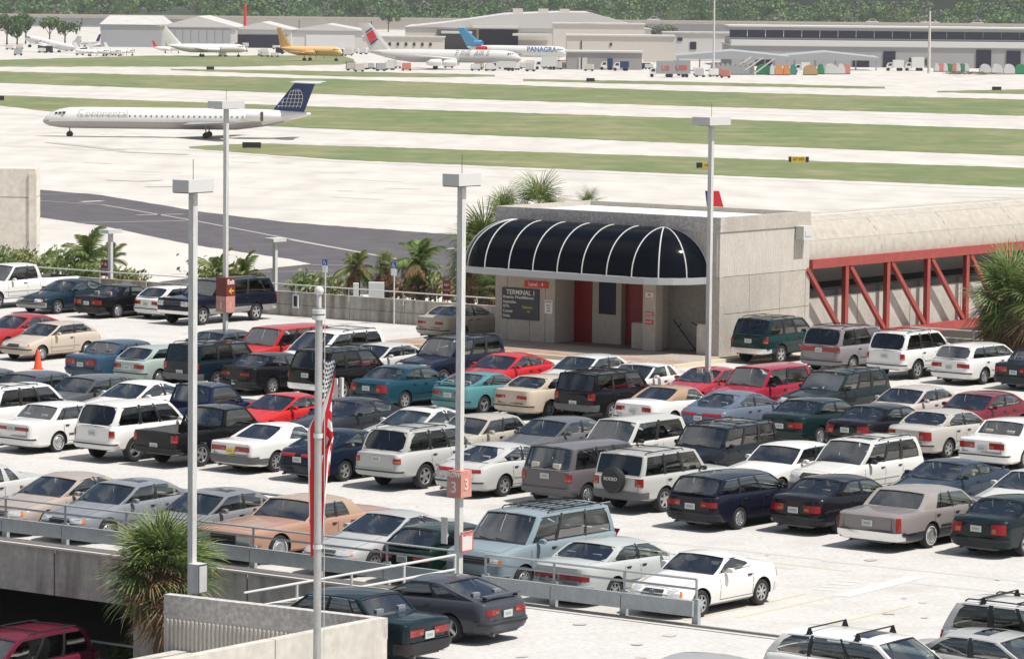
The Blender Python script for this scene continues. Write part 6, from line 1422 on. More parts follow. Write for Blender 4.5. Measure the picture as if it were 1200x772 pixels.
truck(940, 86, 18, 3.2, M_AW, 'white cab truck between the teal and tan containers'); truck(711, 82.5, 14, 3.6, M_ABL, 'dark blue service truck by the low grey shed'); truck(728, 83.5, 18, 2.9, M_ABL, 'blue and white tug truck right of the shed')
truck(640, 82, 26, 3.9, M_ULDW, 'white catering truck at the nose of the cargo jet'); truck(590, 83.5, 30, 2.8, M_ULDW, 'long low white loader beside the cargo jet nose')
# baggage carts and small clutter, each a thing
random.seed(21)
def cart(u, v, m, label):
    
    p = at(u, v, AG); g = empty('baggage_cart', p, random.uniform(-.3, .3)); tag(g, label, 'baggage cart', 'baggage carts and loads scattered on the far apron')
    h = random.uniform(1.0, 2.0)
    b = MB(); b.lbox((-1.3, 0, .5), Vector((2.6, 0, 0)), Vector((0, 1.5, 0)), EZ * h); obj('load', b, m, g)
    b = MB(); b.lbox((-1.5, -.1, .38), Vector((3.0, 0, 0)), Vector((0, 1.7, 0)), EZ * .12); obj('bed', b, M_TRIM, g)
    for x in (-1.0, 1.0): b = MB(); b.lathe([(.001, 0), (.3, 0), (.3, 1.5), (.001, 1.5)], (x, 0, .3), 8, 'Y'); obj('wheel', b, M_TYRE, g)
ORD = ['first', 'second', 'third', 'fourth', 'fifth', 'sixth', 'seventh', 'eighth', 'ninth', 'tenth', 'eleventh', 'twelfth', 'thirteenth', 'fourteenth', 'fifteenth', 'sixteenth', 'seventeenth', 'eighteenth', 'nineteenth', 'twentieth']
palette = [M_ULDW, M_ULDR, M_ABL, M_HT, M_ULDS, M_AW, M_TRIM, M_AW, M_HT, M_ULDW]
for (u0, u1, v0, v1, n, where) in ((600, 690, 79, 84, 20, 'in the clutter between the jet nose and the shed'), (735, 765, 78, 82, 6, 'right of the low shed'), (400, 480, 80, 85, 16, 'on the apron left of the cargo jet wheels'), (520, 600, 80, 84, 9, 'under the cargo jet'), (0, 130, 56, 66, 14, 'among the small planes at the left'), (255, 345, 56, 68, 16, 'near the open hangar'), (395, 432, 62, 66, 8, 'right of the yellow plane'), (800, 850, 88, 92, 7, 'in front of the silver containers')):
    us = sorted(random.uniform(u0, u1) for _ in range(n))
    for k in range(n):
        m_ = random.choice(palette); cn = {'container_white': 'white', 'container_red': 'red', 'aircraft_blue': 'navy', 'hangar_tan': 'tan', 'container_silver': 'silver', 'aircraft_white': 'white', 'black_trim': 'black'}[m_.name]
        cart(us[k], random.uniform(v0, v1), m_, cn + ' cart ' + where + ', ' + ORD[k] + ' from the left')
b = MB()
for k in range(60):
    p = at(1112 + random.uniform(0, 52), 88.5 + random.uniform(-1, 1), AG); d = Vector((random.uniform(-4, 4), random.uniform(-1, 1), random.uniform(-.3, .5))); b.tube([p + EZ * .5, p + EZ * .7 + d], .12, 4)
tag(obj('pipe_pile', b, mat('rusty_metal', (.20, .15, .12), .8), weld=False), 'long low heap of rusty pipes in front of the white containers', 'heap', kind='stuff')
# mobile stairs
p = at(876, 88, AG); g = empty('boarding_stairs', p); tag(g, 'pale mobile boarding stairs left of the green container', 'stairs')
for k in range(3):
    b = MB(); b.tube([Vector((-6 + 4 * k, 0, .4)), Vector((1 + 3.4 * k, 0, 5.2 - .2 * k))], .22, 5); obj('stringer', b, M_HT, g)
b = MB()
for k in range(12): b.box((-5 + .75 * k, .4, .7 + .38 * k), (.7, 1.2, .1))
obj('tread', b, M_HT, g, weld=False)
# utility poles, tower
def upole(u, vt, vb, label, m=M_HT, w_=.5, arms=True, Yov=None):
    p = at(u, vb, AG); zt = at_y(u, vt, p.y).z - AG; g = empty('utility_pole', p); tag(g, label, 'utility pole')
    b = MB(); b.tube([(0, 0, 0), (0, 0, zt)], [w_, w_ * .6], 8); obj('pole', b, m, g)
    if arms:
        b = MB(); b.box((0, 0, zt - 1), (7, .3, .3)); b.box((0, 0, zt - 2.6), (5, .3, .3)); 
        for k in range(4): b.box((-3 + 2 * k, 0, zt - .5), (.6, .5, .9))
        obj('crossarm', b, M_GREYTRIM, g, weld=False)
upole(1088.5, 13, 86, 'concrete utility pole with crossarms in front of the long terminal')
upole(836, -2, 88, 'tall thin grey pole rising above the white building', M_POLE, .35, False)
upole(287, 4, 56, 'red and white striped pole above the open hangar', M_ARED, .8, False)
# ================================================================== PLANTS
def leaf_mat(name, c1, c2, scale=3.0, trans=.25):
    m = bpy.data.materials.new(name); m.use_nodes = True; MATS[name] = m; n = m.node_tree
    b = n.nodes['Principled BSDF']; b.inputs['Roughness'].default_value = .55; b.inputs['Specular IOR Level'].default_value = .35
    ge = n.nodes.new('ShaderNodeNewGeometry'); nz = n.nodes.new('ShaderNodeTexNoise'); nz.inputs['Scale'].default_value = scale; nz.inputs['Detail'].default_value = 3
    n.links.new(ge.outputs['Position'], nz.inputs['Vector'])
    ad = n.nodes.new('ShaderNodeMath'); ad.operation = 'ADD'; n.links.new(nz.outputs[0], ad.inputs[0]); n.links.new(ge.outputs['Random Per Island'], ad.inputs[1])
    mr = n.nodes.new('ShaderNodeMapRange'); mr.inputs[1].default_value = .5; mr.inputs[2].default_value = 1.25; n.links.new(ad.outputs[0], mr.inputs[0])
    mx = n.nodes.new('ShaderNodeMix'); mx.data_type = 'RGBA'; n.links.new(mr.outputs[0], mx.inputs[0]); mx.inputs[6].default_value = (*c1, 1); mx.inputs[7].default_value = (*c2, 1)
    n.links.new(mx.outputs[2], b.inputs['Base Color'])
    tr = n.nodes.new('ShaderNodeBsdfTranslucent'); n.links.new(mx.outputs[2], tr.inputs[0]); ms = n.nodes.new('ShaderNodeMixShader'); ms.inputs[0].default_value = trans
    n.links.new(b.outputs[0], ms.inputs[1]); n.links.new(tr.outputs[0], ms.inputs[2]); n.links.new(ms.outputs[0], n.nodes['Material Output'].inputs[0]); return m
M_PG = leaf_mat('palm_green', (.08, .14, .04), (.25, .33, .12), 3, .35); M_PG2 = leaf_mat('palm_yellow_green', (.12, .17, .04), (.24, .26, .08)); M_PB = leaf_mat('palm_dead_frond', (.17, .085, .04), (.33, .23, .14)); M_PGR = leaf_mat('palm_tip_ochre', (.20, .16, .05), (.34, .24, .10))
M_TRUNK = mat('palm_trunk', (.17, .13, .10), .95, noise=(6, (.10, .08, .06), .4, .6, (1, 1, 3)), bump=.5)
M_FOL = leaf_mat('shrub_leaves', (.10, .16, .045), (.32, .38, .16), 1.5, .4); M_FOLD = leaf_mat('shrub_leaves_pale', (.13, .16, .06), (.30, .32, .14), 1.5)
FR_ = {}
def frond_mesh(kind, var, L_=1.0):
    key = (kind, var)
    if key in FR_: return FR_[key]
    rnd = random.Random(var * 31 + hash(kind) % 7 if False else var * 31 + len(kind)); b = MB()
    if kind == 'fan':
        pet = .42 * L_; b.tube([(0, 0, 0), (pet * .5, 0, .03), (pet, 0, .0)], .012, 4)
        n = 30
        for k in range(n):
            a = R(-115 + 230 * k / (n - 1)) + rnd.uniform(-.05, .05); ln = L_ * (.60 + .18 * math.cos(a * .9)) * rnd.uniform(.85, 1.1)
            d = Vector((math.cos(a), math.sin(a), 0)); s_ = Vector((-math.sin(a), math.cos(a), 0)) * .014 * L_; dr = rnd.uniform(.35, .75)
            p0 = Vector((pet, 0, 0)); p1 = p0 + d * ln * .5 + EZ * .06 * L_; p2 = p0 + d * ln * .86 - EZ * .02 * L_ * dr; p3 = p0 + d * ln * 1.08 - EZ * .20 * L_ * dr
            b.quad(p0 - s_ * .3, p1 - s_, p1 + s_, p0 + s_ * .3, 0); b.quad(p1 - s_, p2 - s_ * .7, p2 + s_ * .7, p1 + s_, 0); b.poly([p2 - s_ * .7, p3, p2 + s_ * .7], 1 if rnd.random() < .5 else 0)
    else:                                            # feather frond arching
        n = 26; pts = []
        for k in range(n + 1):
            t = k / n; pts.append(Vector((L_ * (t - .18 * t * t), 0, L_ * (.30 * t - .62 * t * t))))
        b.tube(pts[::3], [.022 * (1 - .8 * q / (len(pts[::3]) - 1)) for q in range(len(pts[::3]))], 4)
        for k in range(3, n):
            t = k / n; ll = L_ * .34 * math.sin(math.pi * (.12 + .85 * t)) ** .7
            for s in (-1, 1):
                d = Vector((.5, s * .8, -.35 + rnd.uniform(-.15, .1))).normalized(); w_ = Vector((.022 * L_, 0, 0)); p = pts[k]; q = p + d * ll * .6; r_ = p + d * ll + EZ * (-.12 * L_)
                b.quad(p - w_, p + w_, q + w_ * .8, q - w_ * .8, 0); b.poly([q - w_ * .8, q + w_ * .8, r_], 1 if rnd.random() < .3 else 0)
    FR_[key] = b; return b
FM = {}
def frond(kind, var, mset):
    key = (kind, var, mset)
    if key not in FM:
        ms = {'g': [M_PG, M_PG2], 'o': [M_PG, M_PGR], 'y': [M_PG2, M_PG2], 'd': [M_PB, M_PB]}[mset]
        FM[key] = frond_mesh(kind, var).mesh('frond', ms, weld=False)
    return FM[key]
def palm(pos, ztop, Lr, kind, label, nf=40, tr=.16, dead=.2, yel=.1, seed=1, zb=None, ochre=.3, skirt=0, name='fan_palm', lean=(0, 0)):
    rnd = random.Random(seed); z0 = zb if zb is not None else AG; g = empty(name, (pos.x, pos.y, z0)); tag(g, label, 'palm tree')
    h = ztop - z0
    b = MB(); b.tube([(0, 0, 0), (lean[0] * .3, lean[1] * .3, h * .5), (lean[0], lean[1], h)], [tr * 1.2, tr, tr * .95], 10); obj('trunk', b, M_TRUNK, g, smooth=True)
    for k in range(nf + skirt):
        t = k / max(1, nf - 1)
        isd = k >= nf or rnd.random() < dead * max(0, (t - .4) * 2)
        el = R(84 - 135 * min(1, t) + rnd.uniform(-16, 16)) if k < nf else R(rnd.uniform(-85, -55)); az = k * 2.399 + rnd.uniform(-.3, .3)
        ms = 'd' if isd else ('y' if rnd.random() < yel else ('o' if t > .45 and rnd.random() < ochre else 'g'))
        o = link('frond', frond(kind, rnd.randrange(4), ms), g); o.location = (lean[0], lean[1], h + rnd.uniform(-.08, .05) - (.15 * t))
        o.rotation_euler = (rnd.uniform(-.5, .5), -el, az); s = Lr * (.68 if kind == 'fan' else .66) * rnd.choice([rnd.uniform(.6, .9), rnd.uniform(.9, 1.2)]) * (1 if k < nf else 1.1); o.scale = (s, s, s)
    return g
def PP(u, v, Y): return at_y(u, v, Y)
p = PP(190, 664, 86.3); palm(p, p.z, 1.80, 'fan', 'big bushy fan palm with drooping brown tipped fronds beside the near light pole', 70, .2, .3, .12, 3, -3.3, .85, 20)
p = PP(1182, 346, 137.5); palm(p, p.z, 2.1, 'fan', 'large fan palm with hanging dead fronds at the right edge before the truss', 56, .22, .3, .2, 5, AG, .3, 34)
p = PP(1215, 350, 136); palm(p, p.z + .1, 1.8, 'fan', 'second fan palm cut by the right edge below the truss', 40, .2, .3, .2, 6, AG, .3, 26)
p = PP(632, 236, 165); palm(p, p.z - .15, 2.0, 'fan', 'fan palm whose crown shows above the entrance roof', 22, .2, .1, .1, 7)
p = PP(592, 250, 167); palm(p, p.z, 1.7, 'fan', 'smaller fan palm crown just over the left roof corner', 18, .2, .1, .4, 8)
p = PP(688, 234, 170); palm(p, p.z - .2, 1.1, 'fan', 'tiny palm crown tip over the middle of the entrance roof', 20, .15, .1, .4, 18)
p = PP(566, 285, 158); palm(p, p.z, 2.1, 'fan', 'tall leafy fan palm just left of the entrance building', 54, .2, .2, .15, 9, AG, .3, 26)
p = PP(552, 312, 160); palm(p, p.z, 1.5, 'fan', 'fan palm with brown hanging skirt left of the canopy', 34, .18, .3, .2, 10, AG, .3, 24)
p = PP(576, 335, 156); palm(p, p.z, 1.0, 'fan', 'low fan palm below the left end of the canopy', 30, .15, .2, .2, 19, AG, .3, 8)
p = PP(418, 312, 168); palm(p, p.z, 1.8, 'feather', 'yellow green feather palm behind the left wheelchair sign', 20, .16, .25, .7, 11, name='feather_palm')
p = PP(451, 309, 168); palm(p, p.z, .95, 'fan', 'thin palm with brown hanging skirt between the wheelchair signs', 16, .24, .1, .7, 12, AG, .4, 26)
p = PP(492, 313, 167); palm(p, p.z + .2, 2.0, 'feather', 'green feather palm behind the right wheelchair sign', 30, .18, .2, .1, 13, name='feather_palm')
p = PP(104, 300, 176); palm(p, p.z, 2.3, 'feather', 'green feather palm behind the shrubs at the left', 20, .16, .1, .3, 14, name='feather_palm')
p = PP(130, 302, 178); palm(p, p.z, 1.4, 'feather', 'thin feather palm just right of the small lamp at left', 14, .14, .2, .6, 15, name='feather_palm')
p = PP(255, 312, 172); palm(p, p.z - .3, 2.1, 'feather', 'feather palm behind the dark suburban, left of its roof rack', 20, .16, .2, .4, 16, name='feather_palm')
p = PP(287, 314, 172); palm(p, p.z - .3, 1.8, 'feather', 'feather palm behind the dark suburban, right one', 18, .16, .2, .4, 17, name='feather_palm')
def shrub(pos, r_, hgt, label, m=None, n=900, seed=1, flat=False, cat='shrub', name='shrub', leaf=.13, zg=AG):
    rnd = random.Random(seed); g = empty(name, (pos.x, pos.y, zg)); tag(g, label, cat); m = m or M_FOL; hz = pos.z - zg
    b = MB(); 
    cl = [(rnd.gauss(0, .45) * r_, rnd.gauss(0, .35) * r_, hz + rnd.uniform(-.45, .55) * hgt) for _ in range(14)]
    for k in range(n):
        c = cl[rnd.randrange(len(cl))]; rr = r_ * .32
        p = Vector((c[0] + rnd.gauss(0, rr), c[1] + rnd.gauss(0, rr), c[2] + rnd.gauss(0, rr * .6)))
        d = Vector((rnd.gauss(0, 1), rnd.gauss(0, 1), rnd.gauss(.4, .7))).normalized(); a = d.orthogonal().normalized(); e = d.cross(a); s = leaf * rnd.uniform(.6, 1.4)
        b.poly([p - a * s, p + e * s * .45, p + a * s, p - e * s * .45])
    obj('crown', b, m, g, weld=False)
    b = MB()
    for c in cl: b.tube([(0, 0, 0), (c[0] * .4, c[1] * .4, hz * .6), c], [.09, .05, .015], 5)
    obj('trunk', b, M_TRUNK, g, weld=False); return g
for k, (u, v, Y, r_, h_, lb, mm) in enumerate(((22, 305, 182, .8, .7, 'thin leafy shrub top at the left edge before the pale block', M_FOLD), (2, 306, 180, .9, .8, 'leafy shrub cut by the left edge above the white pickup', M_FOL), (66, 303, 178, .7, 1.0, 'tall leafy shrub left of the feather palm', M_FOL), (82, 312, 176, 1.0, .7, 'broad leafy shrub below the feather palm', M_FOL), (98, 317, 175, .7, .4, 'low leafy shrub beside the brown sign', M_FOL), (148, 326, 176, .7, .3, 'low pale shrub right of the brown sign', M_FOLD), (45, 311, 179, .6, .4, 'sparse pale shrub between the pickup cab and the tall shrub', M_FOLD),
    (357, 331, 170, .7, .4, 'low green shrub behind the parapet by the small lamp', M_FOL), (380, 336, 170, 1.0, .3, 'low pale shrub right of the small lamp', M_FOLD), (508, 333, 168, 1.2, .6, 'pale flowering shrub left of the narrow brown sign', M_FOLD), (545, 340, 166, 1.0, .5, 'pale shrub under the brown skirt palm', M_FOLD), (470, 340, 169, .9, .4, 'reddish low shrub in front of the green feather palm', M_PB), (268, 322, 172, 1.4, .5, 'pale low shrub behind the suburban roof', M_FOLD), (500, 340, 167, .6, .3, 'small brown shrub near the right wheelchair sign', M_PB))):
    shrub(PP(u, v, Y), r_, h_, lb, mm, 420, 100 + k)
p = at(198, 767, -2.6); p.z = -2.5
for k in range(3):
    q = at(170 + 26 * k, 772, -3.0); shrub(Vector((q.x, q.y, -2.85)), .7, .3, ['low strappy green plant at the foot of the big palm, left', 'low strappy green plant at the foot of the big palm, middle', 'low strappy green plant at the foot of the big palm, right'][k], M_FOL, 500, 60 + k, zg=-3.3, leaf=.2)
q = at(300, 696, -1.2); shrub(q, .8, .3, 'patch of weeds growing by the stained wall under the pipe railing', M_FOLD, 400, 77, zg=-3.3, leaf=.12)
# white garden wall bits beyond the parapet
for k, (u0, u1, v0, Y) in enumerate(((414, 420, 332, 160), (432, 450, 331, 160))):
    a = PP(u0, v0, Y); c = PP(u1, v0, Y); b = MB(); b.lbox((a.x, Y, AG), Vector((c.x - a.x, 0, 0)), Vector((0, .3, 0)), EZ * (a.z - AG)); tag(obj('garden_wall', b, M_WHITE), ['narrow white wall piece behind the parapet near the yellow palm', 'wider white wall piece behind the parapet left of the skirted palm'][k], 'wall')

# ---- distant wood beyond the highway: leaf clumps
random.seed(5)
cm = MB(); tm_ = MB()
def clump_mesh(seed, n=260, leaf=.95):
    rnd = random.Random(seed); b = MB()
    lobes = [(rnd.gauss(0, .42), rnd.gauss(0, .42), rnd.uniform(.35, .95), rnd.uniform(.22, .42)) for _ in range(12)]
    for k in range(n):
        lx, ly, lz, lr = lobes[rnd.randrange(12)]
        d = Vector((rnd.gauss(0, 1), rnd.gauss(0, 1), rnd.gauss(0, 1))).normalized(); p = Vector((lx, ly, lz)) + d * lr * rnd.uniform(.75, 1.05)
        nn = (d + Vector((rnd.gauss(0, .35), rnd.gauss(0, .35), rnd.gauss(.1, .35)))).normalized(); a = nn.orthogonal().normalized(); e = nn.cross(a); s = leaf * .11 * rnd.uniform(.6, 1.5)
        a2 = rnd.uniform(0, 3.1); a, e = a * math.cos(a2) + e * math.sin(a2), e * math.cos(a2) - a * math.sin(a2)
        b.poly([p - a * s, p + e * s * .7, p + a * s, p - e * s * .7])
    return b
M_WOOD = [leaf_mat('wood_leaves_dark', (.035, .085, .024), (.075, .14, .04), .05, .1), leaf_mat('wood_leaves_mid', (.06, .125, .032), (.12, .20, .06), .05, .1), leaf_mat('wood_leaves_grey', (.09, .115, .06), (.15, .165, .10), .05, .1)]
clm = [clump_mesh(s, 620, .9).mesh('crown', [M_WOOD[s % 3]], weld=False) for s in range(9)]
wb = [MB(), MB(), MB()]
rnd = random.Random(9)
for k in range(1150):
    row = rnd.random(); Y = 2310 + row * 420; x = rnd.uniform(-420, 420) * Y / 2600 * 1.1; cr = rnd.uniform(3.5, 7.5); ch = rnd.uniform(3, 11) + (Y - 2310) * .022 + (4 * math.sin(x * .021) + 3 * math.sin(x * .057 + 1))
    t = wb[rnd.choice([0, 0, 1, 1, 2])]
    for q in range(int(150 * (cr / 5.5) ** 2 * .75)):
        d = Vector((rnd.gauss(0, 1), rnd.gauss(0, 1), rnd.gauss(.15, 1))).normalized(); p = Vector((x, Y, AG + ch)) + Vector((d.x * cr, d.y * cr, d.z * cr * .85)) * rnd.uniform(.7, 1.06)
        nn = (d + Vector((rnd.gauss(0, .5), rnd.gauss(0, .5), rnd.gauss(.2, .4)))).normalized(); a = nn.orthogonal().normalized(); e = nn.cross(a); s_ = rnd.uniform(.5, 1.15)
        t.poly([p - a * s_, p + e * s_ * .8, p + a * s_, p - e * s_ * .8])
for k, nm in enumerate(('dark green wood filling the horizon beyond the highway', 'mid green trees mixed through the wood beyond the highway', 'greyish trees mixed through the wood beyond the highway')):
    tag(obj('distant_wood', wb[k], M_WOOD[k], weld=False), nm, 'wood', kind='stuff')
b = MB(); b.grid([[(x, 2400, AG + z_), (x, 2860, AG + z_ + 5)] for x, z_ in ((-700, 4), (700, 4))]); b.quad((-900, 2870, AG), (900, 2870, AG), (900, 2870, AG + 34), (-900, 2870, AG + 34)); o = obj('wooded_rise', b, mat('wood_floor', (.035, .055, .022), .95)); o['kind'] = 'structure'
# single trees nearer than the wood
def tree(u, v, h, r_, label, ci, pal=False, Y=None):
    p = at(u, v, AG); g = empty('round_tree', p); tag(g, label, 'tree')
    b = MB(); b.tube([(0, 0, 0), (.1, 0, h * .35), (.3, .2, h * .7)], [.35, .28, .12], 7)
    for k in range(4): a = k * 1.6; b.tube([(.1, 0, h * .35), (math.cos(a) * r_ * .5, math.sin(a) * r_ * .5, h * .7)], [.18, .06], 5)
    obj('trunk', b, M_TRUNK, g, weld=False)
    o = link('crown', clm[ci], g); o.scale = (r_, r_, r_ * 1.05); o.location = (0, 0, h - 1.2 * r_)
tt_ = [(58, 52, 11, 5, 'bright green round tree behind the old propliner', 1), (76, 52, 9, 5, 'dark round tree right of the bright green one', 0), (30, 52, 12, 6, 'dark tree in the left group behind the planes', 3), (8, 54, 12, 6, 'dark palm like tree at the left edge', 0), (20, 54, 9, 5, 'low dark tree at the left by the tall ones', 3), (127, 53, 8, 4.5, 'dark bushy tree at the corner of the grey hangar', 4),
    (455, 38, 12, 6, 'green tree beside the red striped tail', 1), (748, 44, 6, 6, 'round bush behind the white building, left of three', 2), (765, 44, 6, 7, 'round bush behind the white building, middle of three', 2), (783, 45, 6, 6, 'round bush behind the white building, right of three', 5), (1074, 83, 4, 3, 'small dark bush beside the white trucks', 0)]
for a in tt_: tree(*a)
for k in range(16):
    u = [40, 95, 250, 268, 300, 420, 560, 630, 735, 820, 870, 905, 985, 1020, 1130, 1170][k]
    tree(u, 34.5 + .01 * (u - 600), 13 + 3 * (k % 3), 8 + 2 * (k % 2), 'rounded tree at the front of the wood, ' + ['above the left planes', 'left of the beige trailer', 'above the gabled hangar roof', 'right of the gabled hangar ridge', 'right of the striped pole', 'above the red striped tail', 'above the low beige building', 'behind the big grey roof, left', 'behind the big grey roof, right', 'left of the tall thin pole', 'right of the tall thin pole', 'above the left end of the ribbon window', 'above the pale containers', 'left of the utility pole', 'right of the utility pole', 'near the right edge'][k], [1, 4, 7, 1][k % 4])
# ================================================================== PARKED CARS  (style, roof centre pixel, heading, colour, label)
WH = (.76, .75, .73); BK = (.006, .006, .008); NV = (.012, .02, .06); DG = (.008, .035, .032); SV = (.42, .42, .41); GY = (.16, .165, .18); TAN = (.48, .40, .31); REDC = (.42, .018, .022)
A, T = H_AWAY, H_TOW
G1 = 'cars in the back row by the parapet'; G2 = 'cars in the upper rows'; G3 = 'cars in the middle rows'; G4 = 'cars in the front row by the guard rail'; G5 = 'cars on the driving lane'
# --- back row along the parapet
car('pickup_big', 14, 309, T, WH, 'white extended cab pickup truck, leftmost in the back row', 'pickup truck', group=G1)
car('sedan_oval', 87, 327, T, (.012, .035, .055), 'dark teal sedan with silver lower bumper, right of the white pickup', group=G1)
car('coupe_square', 141, 333.5, A, BK, 'black coupe with wide red tail lights, between teal sedan and white hatchback', group=G1)
car('hatch', 199, 335.5, A, WH, 'white hatchback seen from behind, left of the dark blue suburban', group=G1)
car('suburban', 271, 325, T, (.006, .009, .028), 'long dark blue SUV with chrome grille behind the Exit sign pole', 'SUV', group=G1)
car('sedan_c', 538, 357.5, A, (.42, .37, .31), 'gold beige sedan parked by the parapet near the left entrance wall', group=G1)
car('suv_c', 903, 371, A, (.008, .05, .05), 'dark green SUV with pale bumper at the right wall of the entrance building', 'SUV', group=G1)
car('minivan', 988, 381.5, A, (.24, .22, .23), 'mauve grey minivan with wide red lamps between the green and white SUVs', 'minivan', group=G1)
car('suv_e', 1063, 387.5, A, WH, 'white SUV with roof rails and dark rear glass, right of the mauve minivan', 'SUV', group=G1)
car('wagon', 1140, 402.5, A, WH, 'white station wagon seen from behind, below the right palm', 'station wagon', group=G1)
car('sedan_square', 1222, 408, A, (.015, .03, .045), 'dark blue green sedan cut by the right edge beside the white wagon', group=G1)
# --- second band, noses towards us
car('sedan_oval', 22, 368.5, T, (.38, .03, .035), 'red sedan at the left edge behind the beige hatchback', group=G2)
car('suv', -52, 366, T, BK, 'black SUV nose cut by the left edge, beside the beige hatchback', 'SUV', group=G2)
car('hatch', 71, 377, T, (.52, .45, .37), 'beige three door hatchback standing behind the traffic cone', group=G2)
car('sedan_b', 262, 387, T, (.06, .075, .085), 'grey blue sedan half hidden behind the Exit sign pole', group=G2)
car('minivan_box', 340, 381, T, (.50, .03, .03), 'bright red minivan right of the Exit sign pole', 'minivan', group=G2)
car('minivan', 402, 385.5, T, WH, 'white minivan with black roof rack behind the flagpole top', 'minivan', group=G2)
car('sedan_c', 454, 402, T, (.55, .54, .52), 'pale sedan squeezed between the white minivan and the dark blue SUV', group=G2)
car('suv_c', 544, 393, T, (.012, .018, .045), 'dark blue SUV facing us behind the row 3 pole, before the entrance', 'SUV', group=G2)
car('sedan_oval', 600, 413.5, T, (.50, .02, .03), 'bright red sedan in front of the left part of the entrance', group=G2)
car('sedan', 694, 415.5, T, (.62, .62, .61), 'silver white sedan in front of the red doors, right of the red sedan', group=G2)
car('coupe_square', 757, 425.5, T, WH, 'white two door coupe with square roof before the stair recess', group=G2)
car('wedge', 836, 430.5, T, (.38, .03, .045), 'red sedan behind the white notice plates of the entrance pole', group=G2)
car('suv_2door', 903, 427.5, T, (.36, .02, .05), 'crimson two door SUV with dark rear quarter below the green SUV', 'SUV', group=G2)
car('suv', 990, 432.5, T, (.02, .035, .04), 'dark green SUV with silver sun shade in its windscreen, right of the crimson SUV', 'SUV', group=G2)
car('sedan_c', 1069, 453.5, T, (.50, .45, .42), 'champagne sedan facing us, right of the dark green SUV with sun shade', group=G2)
car('sedan', 1152, 459.5, T, (.17, .02, .035), 'maroon sedan between the champagne sedan and the right edge', group=G2)
car('suv_box', 1232, 462, T, BK, 'black SUV cut by the right edge beyond the maroon sedan', 'SUV', group=G2)
# --- second band, tails towards us
car('sedan_square', 141, 398.5, A, (.035, .075, .13), 'blue boxy sedan with large red lamps right of the traffic cone', group=G2)
car('hatch', 183, 405, A, (.36, .43, .40), 'pale mint green small car between the blue boxy sedan and the navy SUV', group=G2)
car('suv_box', 243, 401, A, (.010, .025, .04), 'dark navy boxy SUV partly behind the near left light pole', 'SUV', group=G2)
car('sedan_c', 317, 413.5, A, (.014, .012, .016), 'black sedan right of the navy boxy SUV', group=G2)
car('suv_c', 391, 408, A, BK, 'black SUV with chrome bumper behind the flag', 'SUV', group=G2)
car('sedan_b', 473, 428, A, (.010, .05, .075), 'dark teal sedan right of the flag, second band', group=G2)
car('liftback', 563, 436, A, (.09, .24, .26), 'turquoise liftback partly behind the row 3 pole', group=G2)
car('sedan_c', 639, 439, A, (.50, .42, .33), 'tan sedan with amber red lamps right of the turquoise liftback', group=G2)
car('suv_box', 703, 434.5, A, (.010, .010, .013), 'black boxy SUV with a white plate in the middle of the lot', 'SUV', group=G2)
car('convertible', 789, 452, A, WH, 'white convertible with tan soft top', group=G2, roof=(.42, .29, .19))
car('sedan_oval', 866, 457.5, A, (.12, .15, .20), 'slate blue sedan with oval rear window before the entrance pole', group=G2)
car('sedan', 962, 465.5, A, (.010, .035, .035), 'dark green sedan right of the slate blue oval sedan', group=G2)
car('sedan_b', 1035, 473.5, A, (.014, .014, .02), 'black small sedan with orange red lamps right of the dark green sedan', group=G2)
car('sedan_b', 1125, 481.5, A, (.46, .44, .41), 'silver sedan with angular red lamps and alloy wheel, right of the black small sedan', group=G2)
car('sedan_square', 1205, 488, A, WH, 'white sedan with square red lamps cut by the right edge', group=G2)
# --- third band, noses towards us
car('sedan_square', -12, 433, T, (.10, .11, .13), 'grey sedan cut by the left edge under the traffic cone', group=G3)
car('sedan_square', 35, 435, T, (.07, .08, .10), 'dark grey sedan just below the traffic cone', group=G3)
car('sedan_d', 112, 439.5, T, (.09, .095, .10), 'charcoal sedan with glossy hood below the blue boxy sedan', group=G3)
car('sedan_oval', 170, 446, T, WH, 'white rounded sedan behind the white SUV roof at left', group=G3)
car('pickup', 232, 451, A, (.012, .02, .06), 'dark blue pickup cab behind the near left light pole', 'pickup truck', group=G3)
car('wedge', 334, 460.5, T, (.55, .025, .025), 'bright red coupe left of the flag', group=G3)
car('sedan_oval', 416, 466, T, (.035, .04, .055), 'dark slate sedan right behind the flag', group=G3)
car('sedan_oval', 500, 477, T, (.64, .63, .61), 'white sedan with sunroof and silver sun shade left of the row 3 pole', group=G3)
car('sedan_d', 572, 486, T, (.46, .42, .35), 'cream boxy sedan with black mirror just right of the row 3 pole', group=G3)
car('sedan_c', 656, 488.5, T, (.11, .115, .125), 'dark grey sedan in the middle, right of the cream boxy sedan', group=G3)
car('suv_2door', 751, 488, T, (.60, .59, .56), 'off white two door SUV facing us below the tan convertible', 'SUV', group=G3)
car('suv_box', 856, 495, T, (.018, .025, .04), 'dark blue boxy SUV facing us with a roof rack', 'SUV', group=G3)
car('sedan_square', 925, 519.5, T, WH, 'white sedan with door emblem between dark SUV and white wagon', group=G3)
car('suv', 1023, 511.5, T, (.66, .65, .62), 'white tall wagon with sunroof, dark grille and roof bars', 'SUV', group=G3)
car('wedge', 1112, 539.5, T, (.028, .045, .07), 'dark blue grey coupe with rear spoiler at the right', group=G3)
car('wedge', 1216, 551, T, (.60, .60, .58), 'white coupe hood cut by the right edge', group=G3)
